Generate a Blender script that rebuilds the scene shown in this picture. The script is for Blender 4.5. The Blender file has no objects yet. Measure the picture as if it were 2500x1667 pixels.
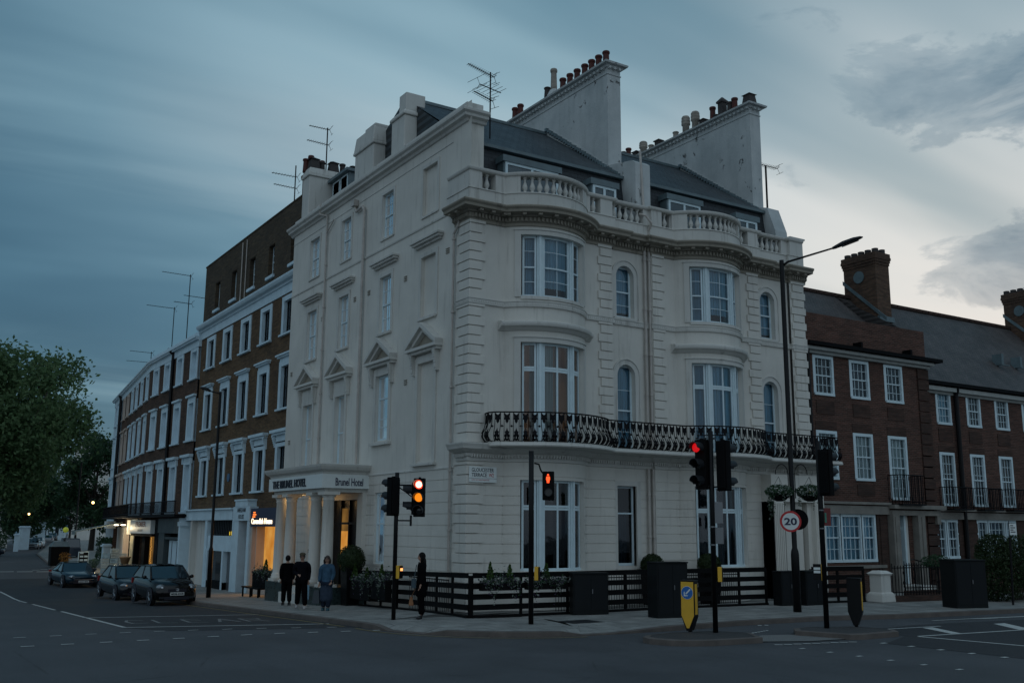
import bpy, bmesh, math, random
from mathutils import Vector, Matrix
R = math.radians
PI = math.pi
rnd = random.Random(7)
scn = bpy.context.scene
COL = scn.collection

# ------------------------------------------------------------------ camera
cam_d = bpy.data.cameras.new('camera')
cam_d.sensor_width = 36.0
cam_d.lens = 35.0
cam_d.clip_start = 0.1
cam_d.clip_end = 3000
cam = bpy.data.objects.new('camera', cam_d)
COL.objects.link(cam)
CA = Vector((0.84355883, -0.53700694, 0.00566127))
CB = Vector((-0.10348051, -0.15219045, 0.98291905))
CC = Vector((0.52697276, 0.82973587, 0.18395135))
CAM = Vector((-15.06867, -26.20577, 2.5))
cam.matrix_world = Matrix(((CA.x, CB.x, -CC.x, CAM.x), (CA.y, CB.y, -CC.y, CAM.y), (CA.z, CB.z, -CC.z, CAM.z), (0, 0, 0, 1)))
scn.camera = cam
scn.render.resolution_x = 1024
scn.render.resolution_y = 682
scn.view_settings.view_transform = 'Standard'
scn.view_settings.look = 'None'
scn.view_settings.exposure = 0.0
scn.view_settings.gamma = 1.0

# ------------------------------------------------------------------ node helpers
def newmat(name):
    m = bpy.data.materials.new(name)
    m.use_nodes = True
    nt = m.node_tree
    for n in list(nt.nodes): nt.nodes.remove(n)
    out = nt.nodes.new('ShaderNodeOutputMaterial')
    return m, nt, out

class NT:
    def __init__(s, nt): s.nt = nt
    def n(s, typ, **kw):
        nd = s.nt.nodes.new(typ)
        for k, v in kw.items():
            if k.startswith('i_'): nd.inputs[k[2:].replace('_', ' ')].default_value = v
            else: setattr(nd, k, v)
        return nd
    def l(s, a, b): s.nt.links.new(a, b)
    def math(s, op, a, b=None, c=None, clamp=False):
        nd = s.nt.nodes.new('ShaderNodeMath'); nd.operation = op; nd.use_clamp = clamp
        for i, v in enumerate((a, b, c)):
            if v is None: continue
            if isinstance(v, (int, float)): nd.inputs[i].default_value = v
            else: s.nt.links.new(v, nd.inputs[i])
        return nd.outputs[0]
    def mix(s, f, a, b, mode='MIX'):
        nd = s.nt.nodes.new('ShaderNodeMix'); nd.data_type = 'RGBA'; nd.blend_type = mode; nd.clamp_factor = True
        for inp, v in ((nd.inputs['Factor'], f), (nd.inputs[6], a), (nd.inputs[7], b)):
            if isinstance(v, (int, float)): inp.default_value = v
            elif isinstance(v, tuple): inp.default_value = (*v[:3], 1)
            else: s.nt.links.new(v, inp)
        return nd.outputs[2]
    def ramp(s, f, stops, interp='LINEAR'):
        nd = s.nt.nodes.new('ShaderNodeValToRGB'); nd.color_ramp.interpolation = interp
        els = nd.color_ramp.elements
        while len(els) < len(stops): els.new(0.5)
        for e, (p, c) in zip(els, stops):
            e.position = p
            e.color = (c, c, c, 1) if isinstance(c, (int, float)) else (*c[:3], 1)
        s.nt.links.new(f, nd.inputs[0])
        return nd.outputs[0]
    def noise(s, vec, scale, detail=4, rough=.55, dist=0.):
        nd = s.nt.nodes.new('ShaderNodeTexNoise')
        nd.inputs['Scale'].default_value = scale; nd.inputs['Detail'].default_value = detail
        nd.inputs['Roughness'].default_value = rough; nd.inputs['Distortion'].default_value = dist
        if vec is not None: s.nt.links.new(vec, nd.inputs['Vector'])
        return nd.outputs[0]
    def mapping(s, vec, scale=(1, 1, 1), rot=(0, 0, 0), loc=(0, 0, 0)):
        nd = s.nt.nodes.new('ShaderNodeMapping')
        nd.inputs['Scale'].default_value = scale; nd.inputs['Rotation'].default_value = rot; nd.inputs['Location'].default_value = loc
        s.nt.links.new(vec, nd.inputs['Vector'])
        return nd.outputs[0]
    def objco(s):
        # world position: every object shares the same pattern space
        nd = s.nt.nodes.new('ShaderNodeNewGeometry')
        return nd.outputs['Position']

# ------------------------------------------------------------------ world: dusk sky with cloud
GLOW = Vector((0.80, 0.56, 0.20)).normalized()
def world():
    w = bpy.data.worlds.new('World'); scn.world = w; w.use_nodes = True
    nt = w.node_tree
    for n in list(nt.nodes): nt.nodes.remove(n)
    t = NT(nt)
    out = t.n('ShaderNodeOutputWorld'); bg = t.n('ShaderNodeBackground')
    tc = t.n('ShaderNodeTexCoord'); d = tc.outputs['Generated']
    sep = t.n('ShaderNodeSeparateXYZ'); t.l(d, sep.inputs[0])
    sky = t.n('ShaderNodeTexSky', sky_type='NISHITA')
    sky.sun_disc = False; sky.sun_elevation = R(1.0); sky.sun_rotation = R(70.0); sky.altitude = 50
    def dot(v):
        nd = t.n('ShaderNodeVectorMath', operation='DOT_PRODUCT'); t.l(d, nd.inputs[0]); nd.inputs[1].default_value = v
        return nd.outputs['Value']
    def near(c, sc, r0, r1):
        """1 close to direction c, fading out; sc stretches the patch"""
        a = t.n('ShaderNodeVectorMath', operation='SUBTRACT'); t.l(d, a.inputs[0]); a.inputs[1].default_value = c
        m = t.n('ShaderNodeVectorMath', operation='MULTIPLY'); t.l(a.outputs[0], m.inputs[0]); m.inputs[1].default_value = sc
        l = t.n('ShaderNodeVectorMath', operation='LENGTH'); t.l(m.outputs[0], l.inputs[0])
        return t.ramp(l.outputs['Value'], [(r0, 1.0), (r1, 0.0)], 'EASE')
    # direction flattened onto a cloud sheet
    zc = t.math('ADD', t.math('MAXIMUM', sep.outputs[2], 0.0), 0.20)
    px = t.math('DIVIDE', sep.outputs[0], zc); py = t.math('DIVIDE', sep.outputs[1], zc)
    cmb = t.n('ShaderNodeCombineXYZ'); t.l(px, cmb.inputs[0]); t.l(py, cmb.inputs[1])
    sheet = cmb.outputs[0]
    gl = t.math('MAXIMUM', dot(GLOW), 0.0)
    base = t.ramp(gl, [(0.0, (0.10, 0.20, 0.28)), (0.60, (0.064, 0.175, 0.265)), (0.73, (0.085, 0.215, 0.315)), (0.83, (0.135, 0.285, 0.385)), (0.90, (0.215, 0.370, 0.455)), (0.95, (0.37, 0.495, 0.555)), (0.98, (0.60, 0.655, 0.67)), (1.0, (0.74, 0.735, 0.705))])
    # the bright upper sky fades towards the low left
    low = t.ramp(sep.outputs[2], [(0.02, 1.0), (0.22, 0.0)], 'EASE')
    left = t.ramp(gl, [(0.68, 1.0), (0.86, 0.0)], 'EASE')
    base = t.mix(t.math('MULTIPLY', t.math('MULTIPLY', low, left), 0.85), base, (0.026, 0.092, 0.150))
    # pale window of sky in the middle, between the aerial and the stacks
    base = t.mix(t.math('MULTIPLY', near((0.34, 0.84, 0.42), (1.0, 1.0, 1.3), 0.05, 0.46), 0.70), base, (0.33, 0.49, 0.57))
    # long soft dark bands
    n1 = t.noise(t.mapping(sheet, scale=(0.30, 0.95, 1), rot=(0, 0, R(34)), loc=(2.3, .9, 0)), 1.05, 4, .50, .45)
    f1 = t.ramp(n1, [(0.40, 0.0), (0.64, 1.0)], 'EASE')
    base = t.mix(t.math('MULTIPLY', f1, 0.92), base, t.mix(1.0, base, (0.36, 0.50, 0.58), 'MULTIPLY'))
    # pale wisps
    n1b = t.noise(t.mapping(sheet, scale=(0.26, 1.25, 1), rot=(0, 0, R(30)), loc=(5.1, 3.1, 0)), 1.15, 5, .52, .6)
    f1b = t.ramp(n1b, [(0.50, 0.0), (0.74, 1.0)], 'EASE')
    w_ = t.mix(t.ramp(gl, [(.70, 0.), (.97, 1.)]), (0.20, 0.35, 0.44), (0.62, 0.66, 0.67))
    base = t.mix(t.math('MULTIPLY', f1b, 0.62), base, w_)
    # broken blue cloud: two banks on the bright side plus scattered scraps
    bank = t.math('ADD', near((0.805, 0.465, 0.385), (1.0, 1.0, 2.8), 0.05, 0.19), near((0.845, 0.49, 0.225), (1.0, 1.0, 3.6), 0.05, 0.17))
    bank = t.math('ADD', bank, t.math('MULTIPLY', near((0.66, 0.58, 0.475), (0.8, 0.8, 2.6), 0.05, 0.22), 0.35))
    n2 = t.noise(t.mapping(d, scale=(1.7, 1.7, 5.0), loc=(.35, .1, .22)), 4.2, 9, .60, .5)
    f2 = t.ramp(t.math('ADD', n2, t.math('MULTIPLY', bank, 0.30)), [(0.64, 0.0), (0.72, 0.62), (0.88, 1.0)], 'EASE')
    f2 = t.math('MULTIPLY', f2, t.ramp(sep.outputs[1], [(0.42, 1.0), (0.78, 0.0)], 'EASE'))
    cl = t.mix(t.ramp(t.noise(t.mapping(d, scale=(1, 1, 3)), 9, 7, .62), [(0.35, 0.), (0.68, 1.)]), (0.075, 0.168, 0.245), (0.20, 0.30, 0.37))
    base = t.mix(t.math('MULTIPLY', f2, 0.88), base, cl)
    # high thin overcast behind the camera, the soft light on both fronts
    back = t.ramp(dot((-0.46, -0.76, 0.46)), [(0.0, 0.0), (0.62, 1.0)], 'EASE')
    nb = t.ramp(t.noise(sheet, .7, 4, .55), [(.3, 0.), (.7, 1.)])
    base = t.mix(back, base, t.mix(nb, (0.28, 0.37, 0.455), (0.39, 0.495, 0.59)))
    # below the horizon: dull ground bounce
    hz = t.math('MULTIPLY', sep.outputs[2], -8.0, clamp=True)
    base = t.mix(hz, base, (0.035, 0.048, 0.058))
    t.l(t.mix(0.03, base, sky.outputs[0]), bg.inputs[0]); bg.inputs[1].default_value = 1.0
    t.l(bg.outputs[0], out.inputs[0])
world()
sun_d = bpy.data.lights.new('sun', 'SUN'); sun_d.energy = 0.06; sun_d.angle = R(20); sun_d.color = (1.0, .80, .62)
sun = bpy.data.objects.new('sun', sun_d); COL.objects.link(sun)
sun.rotation_euler = Vector((GLOW.x, GLOW.y, 0.12)).to_track_quat('Z', 'Y').to_euler()

# ------------------------------------------------------------------ objects, tags
def link(o, parent=None):
    COL.objects.link(o)
    if parent is not None: o.parent = parent
    return o
def tag(o, label=None, cat=None, group=None, kind=None):
    if label: o['label'] = label
    if cat: o['category'] = cat
    if group: o['group'] = group
    if kind: o['kind'] = kind
    return o
def thing(name, label, cat, loc=(0, 0, 0), rz=0.0, group=None):
    o = bpy.data.objects.new(name, None); o.empty_display_size = .2
    o.location = loc; o.rotation_euler = (0, 0, rz)
    link(o); return tag(o, label, cat, group)
def kids(o): return [c for c in bpy.data.objects if c.parent == o]
def copy_tree(o, parent=None):
    ch = kids(o)
    c = o.copy(); COL.objects.link(c); c.parent = parent
    for k in ch: copy_tree(k, c)
    return c

class MB:
    """collects geometry; build() links it as one mesh object"""
    def __init__(s, M=None):
        s.v = []; s.f = []; s.mi = []; s.sm = []; s.M = M; s.cur = 0; s.smooth = False
    def pt(s, p):
        p = Vector(p)
        if s.M is not None: p = s.M @ p
        s.v.append(p); return len(s.v) - 1
    def face(s, idx):
        s.f.append(tuple(idx)); s.mi.append(s.cur); s.sm.append(s.smooth)
    def poly(s, pts): s.face([s.pt(p) for p in pts])
    def box(s, x0, x1, y0, y1, z0, z1):
        i = [s.pt(p) for p in ((x0, y0, z0), (x1, y0, z0), (x1, y1, z0), (x0, y1, z0), (x0, y0, z1), (x1, y0, z1), (x1, y1, z1), (x0, y1, z1))]
        for q in ((0, 3, 2, 1), (4, 5, 6, 7), (0, 1, 5, 4), (1, 2, 6, 5), (2, 3, 7, 6), (3, 0, 4, 7)): s.face([i[k] for k in q])
    def hexa(s, P):
        i = [s.pt(p) for p in P]
        for q in ((0, 3, 2, 1), (4, 5, 6, 7), (0, 1, 5, 4), (1, 2, 6, 5), (2, 3, 7, 6), (3, 0, 4, 7)): s.face([i[k] for k in q])
    def fbox(s, F, u0, u1, o0, o1, z0, z1, nu=1):
        """box in facade space (along, outward, up) mapped through F"""
        for k in range(nu):
            a = u0 + (u1 - u0) * k / nu; b = u0 + (u1 - u0) * (k + 1) / nu
            P = [F(a, o0, z0), F(b, o0, z0), F(b, o1, z0), F(a, o1, z0), F(a, o0, z1), F(b, o0, z1), F(b, o1, z1), F(a, o1, z1)]
            i = [s.pt(p) for p in P]
            fs = [(0, 3, 2, 1), (4, 5, 6, 7), (0, 1, 5, 4), (2, 3, 7, 6)]
            if k == nu - 1: fs.append((1, 2, 6, 5))
            if k == 0: fs.append((3, 0, 4, 7))
            for q in fs: s.face([i[j] for j in q])
    def prism(s, pts, d):
        """closed polygon pts (3d) extruded by vector d"""
        d = Vector(d); n = len(pts)
        a = [s.pt(p) for p in pts]; b = [s.pt(Vector(p) + d) for p in pts]
        s.face(a[::-1]); s.face(b)
        for k in range(n): s.face((a[k], a[(k + 1) % n], b[(k + 1) % n], b[k]))
    def tube(s, pts, r, n=8, caps=True, r2=None):
        pts = [Vector(p) for p in pts]; rings = []
        up = Vector((0, 0, 1)); m = len(pts)
        for i, p in enumerate(pts):
            if i == 0: d = pts[1] - p
            elif i == m - 1: d = p - pts[i - 1]
            else: d = (pts[i + 1] - p).normalized() + (p - pts[i - 1]).normalized()
            d.normalize()
            ref = up if abs(d.z) < .95 else Vector((1, 0, 0))
            a = d.cross(ref).normalized(); b = d.cross(a).normalized()
            rr = r if r2 is None else r + (r2 - r) * i / (m - 1)
            if isinstance(r, (list, tuple)): rr = r[i]
            rings.append([s.pt(p + a * (math.cos(2 * PI * k / n) * rr) + b * (math.sin(2 * PI * k / n) * rr)) for k in range(n)])
        for i in range(m - 1):
            for k in range(n): s.face((rings[i][k], rings[i][(k + 1) % n], rings[i + 1][(k + 1) % n], rings[i + 1][k]))
        if caps: s.face(rings[0][::-1]); s.face(rings[-1])
    def lathe(s, prof, c=(0, 0, 0), n=12, axis='Z', caps=True):
        c = Vector(c); rings = []
        for (r, h) in prof:
            ring = []
            for k in range(n):
                a = 2 * PI * k / n
                if axis == 'Z': q = (r * math.cos(a), r * math.sin(a), h)
                elif axis == 'Y': q = (r * math.cos(a), h, r * math.sin(a))
                else: q = (h, r * math.cos(a), r * math.sin(a))
                ring.append(s.pt(c + Vector(q)))
            rings.append(ring)
        for i in range(len(rings) - 1):
            for k in range(n): s.face((rings[i][k], rings[i][(k + 1) % n], rings[i + 1][(k + 1) % n], rings[i + 1][k]))
        if caps: s.face(rings[0][::-1]); s.face(rings[-1])
    def sphere(s, c, r, n=10, m=6, sq=(1, 1, 1)):
        prof = [(math.sin(PI * (i) / m), -math.cos(PI * i / m)) for i in range(m + 1)]
        rings = []
        for (rr, h) in prof:
            rings.append([s.pt((c[0] + max(rr, .02) * r * sq[0] * math.cos(2 * PI * k / n), c[1] + max(rr, .02) * r * sq[1] * math.sin(2 * PI * k / n), c[2] + h * r * sq[2])) for k in range(n)])
        for i in range(m):
            for k in range(n): s.face((rings[i][k], rings[i][(k + 1) % n], rings[i + 1][(k + 1) % n], rings[i + 1][k]))
        s.face(rings[0][::-1]); s.face(rings[-1])
    def sweep(s, path, prof, closed_prof=True, caps=True):
        """profile [(outward, z)] swept along an xy path; outward is to the right of the travel direction"""
        n = len(path); P = [Vector((p[0], p[1])) for p in path]; rings = []
        for i in range(n):
            if i == 0: t = (P[1] - P[0]).normalized(); nn = Vector((t.y, -t.x)); k = 1
            elif i == n - 1: t = (P[i] - P[i - 1]).normalized(); nn = Vector((t.y, -t.x)); k = 1
            else:
                t0 = (P[i] - P[i - 1]).normalized(); t1 = (P[i + 1] - P[i]).normalized()
                n0 = Vector((t0.y, -t0.x)); n1 = Vector((t1.y, -t1.x)); nn = (n0 + n1)
                if nn.length < 1e-4: nn = n0; k = 1
                else: nn.normalize(); k = 1 / max(.35, nn.dot(n0))
            rings.append([s.pt((P[i].x + nn.x * o * k, P[i].y + nn.y * o * k, z)) for (o, z) in prof])
        m = len(prof)
        for i in range(n - 1):
            for k in range(m if closed_prof else m - 1):
                s.face((rings[i][k], rings[i + 1][k], rings[i + 1][(k + 1) % m], rings[i][(k + 1) % m]))
        if caps and closed_prof: s.face(rings[0]); s.face(rings[-1][::-1])
    def build(s, name, mat, parent=None, loc=None, bevel=0, fixn=True, rz=None):
        me = bpy.data.meshes.new(name)
        me.from_pydata([tuple(v) for v in s.v], [], s.f)
        mats = mat if isinstance(mat, (list, tuple)) else [mat]
        for m in mats: me.materials.append(m)
        for p, mi, sm in zip(me.polygons, s.mi, s.sm): p.material_index = mi; p.use_smooth = sm
        if fixn:
            bm = bmesh.new(); bm.from_mesh(me); bmesh.ops.recalc_face_normals(bm, faces=bm.faces); bm.to_mesh(me); bm.free()
        me.update()
        o = bpy.data.objects.new(name, me)
        if loc: o.location = loc
        if rz is not None: o.rotation_euler = (0, 0, rz)
        if bevel:
            b = o.modifiers.new('bevel', 'BEVEL'); b.width = bevel; b.segments = 2; b.limit_method = 'ANGLE'
        return link(o, parent)

def flatF(ox, oy, dx, dy, nx, ny):
    """facade frame: u along (dx,dy), outward (nx,ny)"""
    return lambda u, o, z: Vector((ox + dx * u + nx * o, oy + dy * u + ny * o, z))
def bowF(cx, cy, rad):
    """u is the angle in degrees from the outward (-Y) axis"""
    def F(u, o, z):
        a = R(u); return Vector((cx + (rad + o) * math.sin(a), cy - (rad + o) * math.cos(a), z))
    return F

def rwall(mb, F, u0, u1, z0, z1, ops=(), grooves=(), gw=.035, gd=.03, dep=.25, nu=None, o=0.0, reveal=True):
    """wall sheet with openings (ua, ub, za, zb[, depth]) and horizontal grooves, all real geometry"""
    us = {u0, u1}; zs = {z0, z1}
    for q in ops:
        for u in q[:2]:
            if u0 < u < u1: us.add(u)
        for z in q[2:4]:
            if z0 < z < z1: zs.add(z)
    for g in grooves:
        if z0 < g - gw / 2 and g + gw / 2 < z1: zs.add(g - gw / 2); zs.add(g + gw / 2)
    if nu:
        n = max(1, int(round(abs(u1 - u0) / nu)))
        for k in range(1, n): us.add(u0 + (u1 - u0) * k / n)
    us = sorted(us); zs = sorted(zs)
    def inop(u, z):
        for q in ops:
            if q[0] < u < q[1] and q[2] < z < q[3]: return True
        return False
    def ing(z):
        for g in grooves:
            if abs(z - g) < gw / 2: return True
        return False
    for i in range(len(us) - 1):
        a, b = us[i], us[i + 1]; um = (a + b) / 2
        for j in range(len(zs) - 1):
            c, d = zs[j], zs[j + 1]; zm = (c + d) / 2
            if inop(um, zm): continue
            oo = o - gd if ing(zm) else o
            mb.poly((F(a, oo, c), F(b, oo, c), F(b, oo, d), F(a, oo, d)))
            if ing(zm):
                mb.poly((F(a, o, c), F(b, o, c), F(b, oo, c), F(a, oo, c)))
                mb.poly((F(a, oo, d), F(b, oo, d), F(b, o, d), F(a, o, d)))
    if reveal:
        for q in ops:
            if q[2] >= z1 or q[3] <= z0 or q[0] >= u1 or q[1] <= u0: continue
            ua, ub, za, zb = q[:4]; dd = q[4] if len(q) > 4 else dep
            cs = [ua] + [u for u in us if ua < u < ub] + [ub]
            for k in range(len(cs) - 1):
                mb.poly((F(cs[k], o, zb), F(cs[k + 1], o, zb), F(cs[k + 1], o - dd, zb), F(cs[k], o - dd, zb)))
                mb.poly((F(cs[k], o - dd, za), F(cs[k + 1], o - dd, za), F(cs[k + 1], o, za), F(cs[k], o, za)))
            mb.poly((F(ua, o, za), F(ua, o, zb), F(ua, o - dd, zb), F(ua, o - dd, za)))
            mb.poly((F(ub, o - dd, za), F(ub, o - dd, zb), F(ub, o, zb), F(ub, o, za)))

def text_mesh(name, body, mat, parent, size_w, size_h, mapf, extrude=.004, group=None, spacing=1.0, bold=0.0):
    """writes body with the built-in font, fitted into size_w x size_h, mapped by mapf(x, y, depth)"""
    cu = bpy.data.curves.new(name, 'FONT'); cu.body = body; cu.extrude = 1.0; cu.space_character = spacing; cu.offset = bold
    cu.resolution_u = 3
    o = bpy.data.objects.new(name, cu); COL.objects.link(o)
    dg = bpy.context.evaluated_depsgraph_get(); dg.update()
    me = bpy.data.meshes.new_from_object(o.evaluated_get(dg))
    COL.objects.unlink(o); bpy.data.objects.remove(o)
    xs = [v.co.x for v in me.vertices]; ys = [v.co.y for v in me.vertices]
    x0, x1, y0, y1 = min(xs), max(xs), min(ys), max(ys)
    for v in me.vertices:
        v.co = mapf((v.co.x - x0) / (x1 - x0) * size_w, (v.co.y - y0) / (y1 - y0) * size_h, extrude if v.co.z > 0 else 0.0)
    me.materials.clear(); me.materials.append(mat)
    me.name = name
    r = bpy.data.objects.new(name, me)
    return link(r, parent)

def g0(y):
    """street level: flat at the junction, falling gently along the side street"""
    return 0.0 if y < -2 else max(-.03 * (y + 2), -.78)
# ------------------------------------------------------------------ materials
def pbr(name, col, rough=.6, metal=0., bump=0., bscale=40., var=0., vscale=3., spec=.5, emit=None, es=0., coat=0., stretch=None, ao=None):
    m, nt, out = newmat(name); t = NT(nt)
    b = t.n('ShaderNodeBsdfPrincipled'); t.l(b.outputs[0], out.inputs[0])
    b.inputs['Roughness'].default_value = rough; b.inputs['Metallic'].default_value = metal
    b.inputs['Specular IOR Level'].default_value = spec; b.inputs['Coat Weight'].default_value = coat
    b.inputs['Base Color'].default_value = (*col, 1)
    co = t.objco()
    if var:
        v = co if stretch is None else t.mapping(co, scale=stretch)
        n = t.noise(v, vscale, 6, .6)
        f = t.ramp(n, [(.28, 1 - var), (.72, 1 + var * .6)])
        c = t.mix(1.0, (*col,), f, 'MULTIPLY'); t.l(c, b.inputs['Base Color'])
        r = t.ramp(n, [(.3, max(.02, rough - .1)), (.7, min(1, rough + .1))]); t.l(r, b.inputs['Roughness'])
    if bump:
        n2 = t.noise(co, bscale, 5, .6)
        bp = t.n('ShaderNodeBump'); bp.inputs['Strength'].default_value = bump; bp.inputs['Distance'].default_value = .02
        t.l(n2, bp.inputs['Height']); t.l(bp.outputs[0], b.inputs['Normal'])
    if emit: b.inputs['Emission Color'].default_value = (*emit, 1); b.inputs['Emission Strength'].default_value = es
    return m

def stucco(name, col, streak=.35, dirt=(.10, .085, .065)):
    m, nt, out = newmat(name); t = NT(nt)
    b = t.n('ShaderNodeBsdfPrincipled'); t.l(b.outputs[0], out.inputs[0]); b.inputs['Roughness'].default_value = .72
    b.inputs['Specular IOR Level'].default_value = .25
    co = t.objco()
    n1 = t.noise(co, .55, 6, .62); c = t.mix(t.ramp(n1, [(.3, 0.), (.72, 1.)]), tuple(x * .87 for x in col), tuple(min(1, x * 1.06) for x in col))
    n2 = t.noise(t.mapping(co, scale=(3.2, 3.2, .28)), 1.6, 6, .62)
    c = t.mix(t.math('MULTIPLY', t.ramp(n2, [(.56, 0.), (.80, 1.)]), streak), c, dirt)
    n3 = t.noise(co, 7., 7, .7); c = t.mix(t.math('MULTIPLY', t.ramp(n3, [(.63, 0.), (.74, 1.)]), .22), c, tuple(x * 1.2 for x in dirt))
    t.l(c, b.inputs['Base Color'])
    bp = t.n('ShaderNodeBump'); bp.inputs['Strength'].default_value = .35; bp.inputs['Distance'].default_value = .012
    h = t.math('ADD', t.math('MULTIPLY', t.noise(co, 60, 4, .6), .5), t.noise(co, 3, 5, .6)); t.l(h, bp.inputs['Height'])
    t.l(bp.outputs[0], b.inputs['Normal'])
    return m

def brick(name, c1, c2, mortar, ax='y', bw=.225, bh=.075, soot=.5):
    m, nt, out = newmat(name); t = NT(nt)
    b = t.n('ShaderNodeBsdfPrincipled'); t.l(b.outputs[0], out.inputs[0]); b.inputs['Roughness'].default_value = .85
    b.inputs['Specular IOR Level'].default_value = .15
    co = t.objco(); sep = t.n('ShaderNodeSeparateXYZ'); t.l(co, sep.inputs[0])
    cmb = t.n('ShaderNodeCombineXYZ')
    u = t.math('ADD', sep.outputs[0], sep.outputs[1]) if ax == 'xy' else sep.outputs[0 if ax == 'x' else 1]
    t.l(u, cmb.inputs[0]); t.l(sep.outputs[2], cmb.inputs[1])
    bt = t.n('ShaderNodeTexBrick'); t.l(cmb.outputs[0], bt.inputs['Vector'])
    bt.inputs['Scale'].default_value = 1.0; bt.inputs['Brick Width'].default_value = bw; bt.inputs['Row Height'].default_value = bh
    bt.inputs['Mortar Size'].default_value = .008; bt.inputs['Mortar Smooth'].default_value = .2; bt.inputs['Bias'].default_value = 0.
    bt.inputs['Color1'].default_value = (*c1, 1); bt.inputs['Color2'].default_value = (*c2, 1); bt.inputs['Mortar'].default_value = (*mortar, 1)
    # broad tone changes from course to course and big patches
    n0 = t.noise(t.mapping(cmb.outputs[0], scale=(1.2, 9., 1)), 1.0, 5, .7)
    c = t.mix(1.0, bt.outputs[0], t.ramp(n0, [(.3, .62), (.7, 1.35)]), 'MULTIPLY')
    n1 = t.noise(co, .45, 5, .6)
    c = t.mix(t.math('MULTIPLY', t.ramp(n1, [(.42, 0.), (.7, 1.)]), soot), c, (.028, .024, .022))
    n2 = t.noise(t.mapping(co, scale=(2.4, 2.4, .3)), 1.3, 5, .6)
    c = t.mix(t.math('MULTIPLY', t.ramp(n2, [(.55, 0.), (.8, 1.)]), soot * .7), c, (.03, .027, .025))
    t.l(c, b.inputs['Base Color'])
    bp = t.n('ShaderNodeBump'); bp.inputs['Strength'].default_value = .6; bp.inputs['Distance'].default_value = .008
    t.l(t.math('MULTIPLY', bt.outputs['Fac'], -1.0), bp.inputs['Height']); t.l(bp.outputs[0], b.inputs['Normal'])
    return m

def slates(name, c1, c2, ax='x', rw=.3, rh=.22, moss=.25):
    m, nt, out = newmat(name); t = NT(nt)
    b = t.n('ShaderNodeBsdfPrincipled'); t.l(b.outputs[0], out.inputs[0]); b.inputs['Roughness'].default_value = .6
    co = t.objco(); sep = t.n('ShaderNodeSeparateXYZ'); t.l(co, sep.inputs[0]); cmb = t.n('ShaderNodeCombineXYZ')
    t.l(sep.outputs[0 if ax == 'x' else 1], cmb.inputs[0])
    t.l(t.math('MULTIPLY', sep.outputs[2], 1.5), cmb.inputs[1])
    bt = t.n('ShaderNodeTexBrick'); t.l(cmb.outputs[0], bt.inputs['Vector'])
    bt.inputs['Scale'].default_value = 1.0; bt.inputs['Brick Width'].default_value = rw; bt.inputs['Row Height'].default_value = rh
    bt.inputs['Mortar Size'].default_value = .012; bt.inputs['Mortar Smooth'].default_value = .3
    bt.inputs['Color1'].default_value = (*c1, 1); bt.inputs['Color2'].default_value = (*c2, 1); bt.inputs['Mortar'].default_value = (*[x * .35 for x in c1], 1)
    n = t.noise(co, 1.1, 6, .65); c = t.mix(1.0, bt.outputs[0], t.ramp(n, [(.3, .6), (.7, 1.3)]), 'MULTIPLY')
    n2 = t.noise(co, 5, 6, .7); c = t.mix(t.math('MULTIPLY', t.ramp(n2, [(.6, 0.), (.75, 1.)]), moss), c, (.13, .14, .12))
    t.l(c, b.inputs['Base Color'])
    bp = t.n('ShaderNodeBump'); bp.inputs['Strength'].default_value = .8; bp.inputs['Distance'].default_value = .012
    t.l(t.math('MULTIPLY', bt.outputs['Fac'], -1.0), bp.inputs['Height']); t.l(bp.outputs[0], b.inputs['Normal'])
    return m

def glassmat(name, tint=(.75, .85, .88), lit=None, ls=0.):
    m, nt, out = newmat(name); t = NT(nt)
    fr = t.n('ShaderNodeFresnel'); fr.inputs[0].default_value = 1.52
    tr = t.n('ShaderNodeBsdfTransparent'); tr.inputs[0].default_value = (*tint, 1)
    gl = t.n('ShaderNodeBsdfGlossy'); gl.inputs['Roughness'].default_value = .03; gl.inputs[0].default_value = (.95, .97, 1, 1)
    n = t.noise(t.objco(), 1.4, 2, .5); bp = t.n('ShaderNodeBump'); bp.inputs['Strength'].default_value = .06; bp.inputs['Distance'].default_value = .05
    t.l(n, bp.inputs['Height']); t.l(bp.outputs[0], gl.inputs['Normal'])
    mx = t.n('ShaderNodeMixShader'); t.l(t.math('MULTIPLY', fr.outputs[0], 1.4, clamp=True), mx.inputs[0]); t.l(tr.outputs[0], mx.inputs[1]); t.l(gl.outputs[0], mx.inputs[2])
    t.l(mx.outputs[0], out.inputs[0])
    return m

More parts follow.
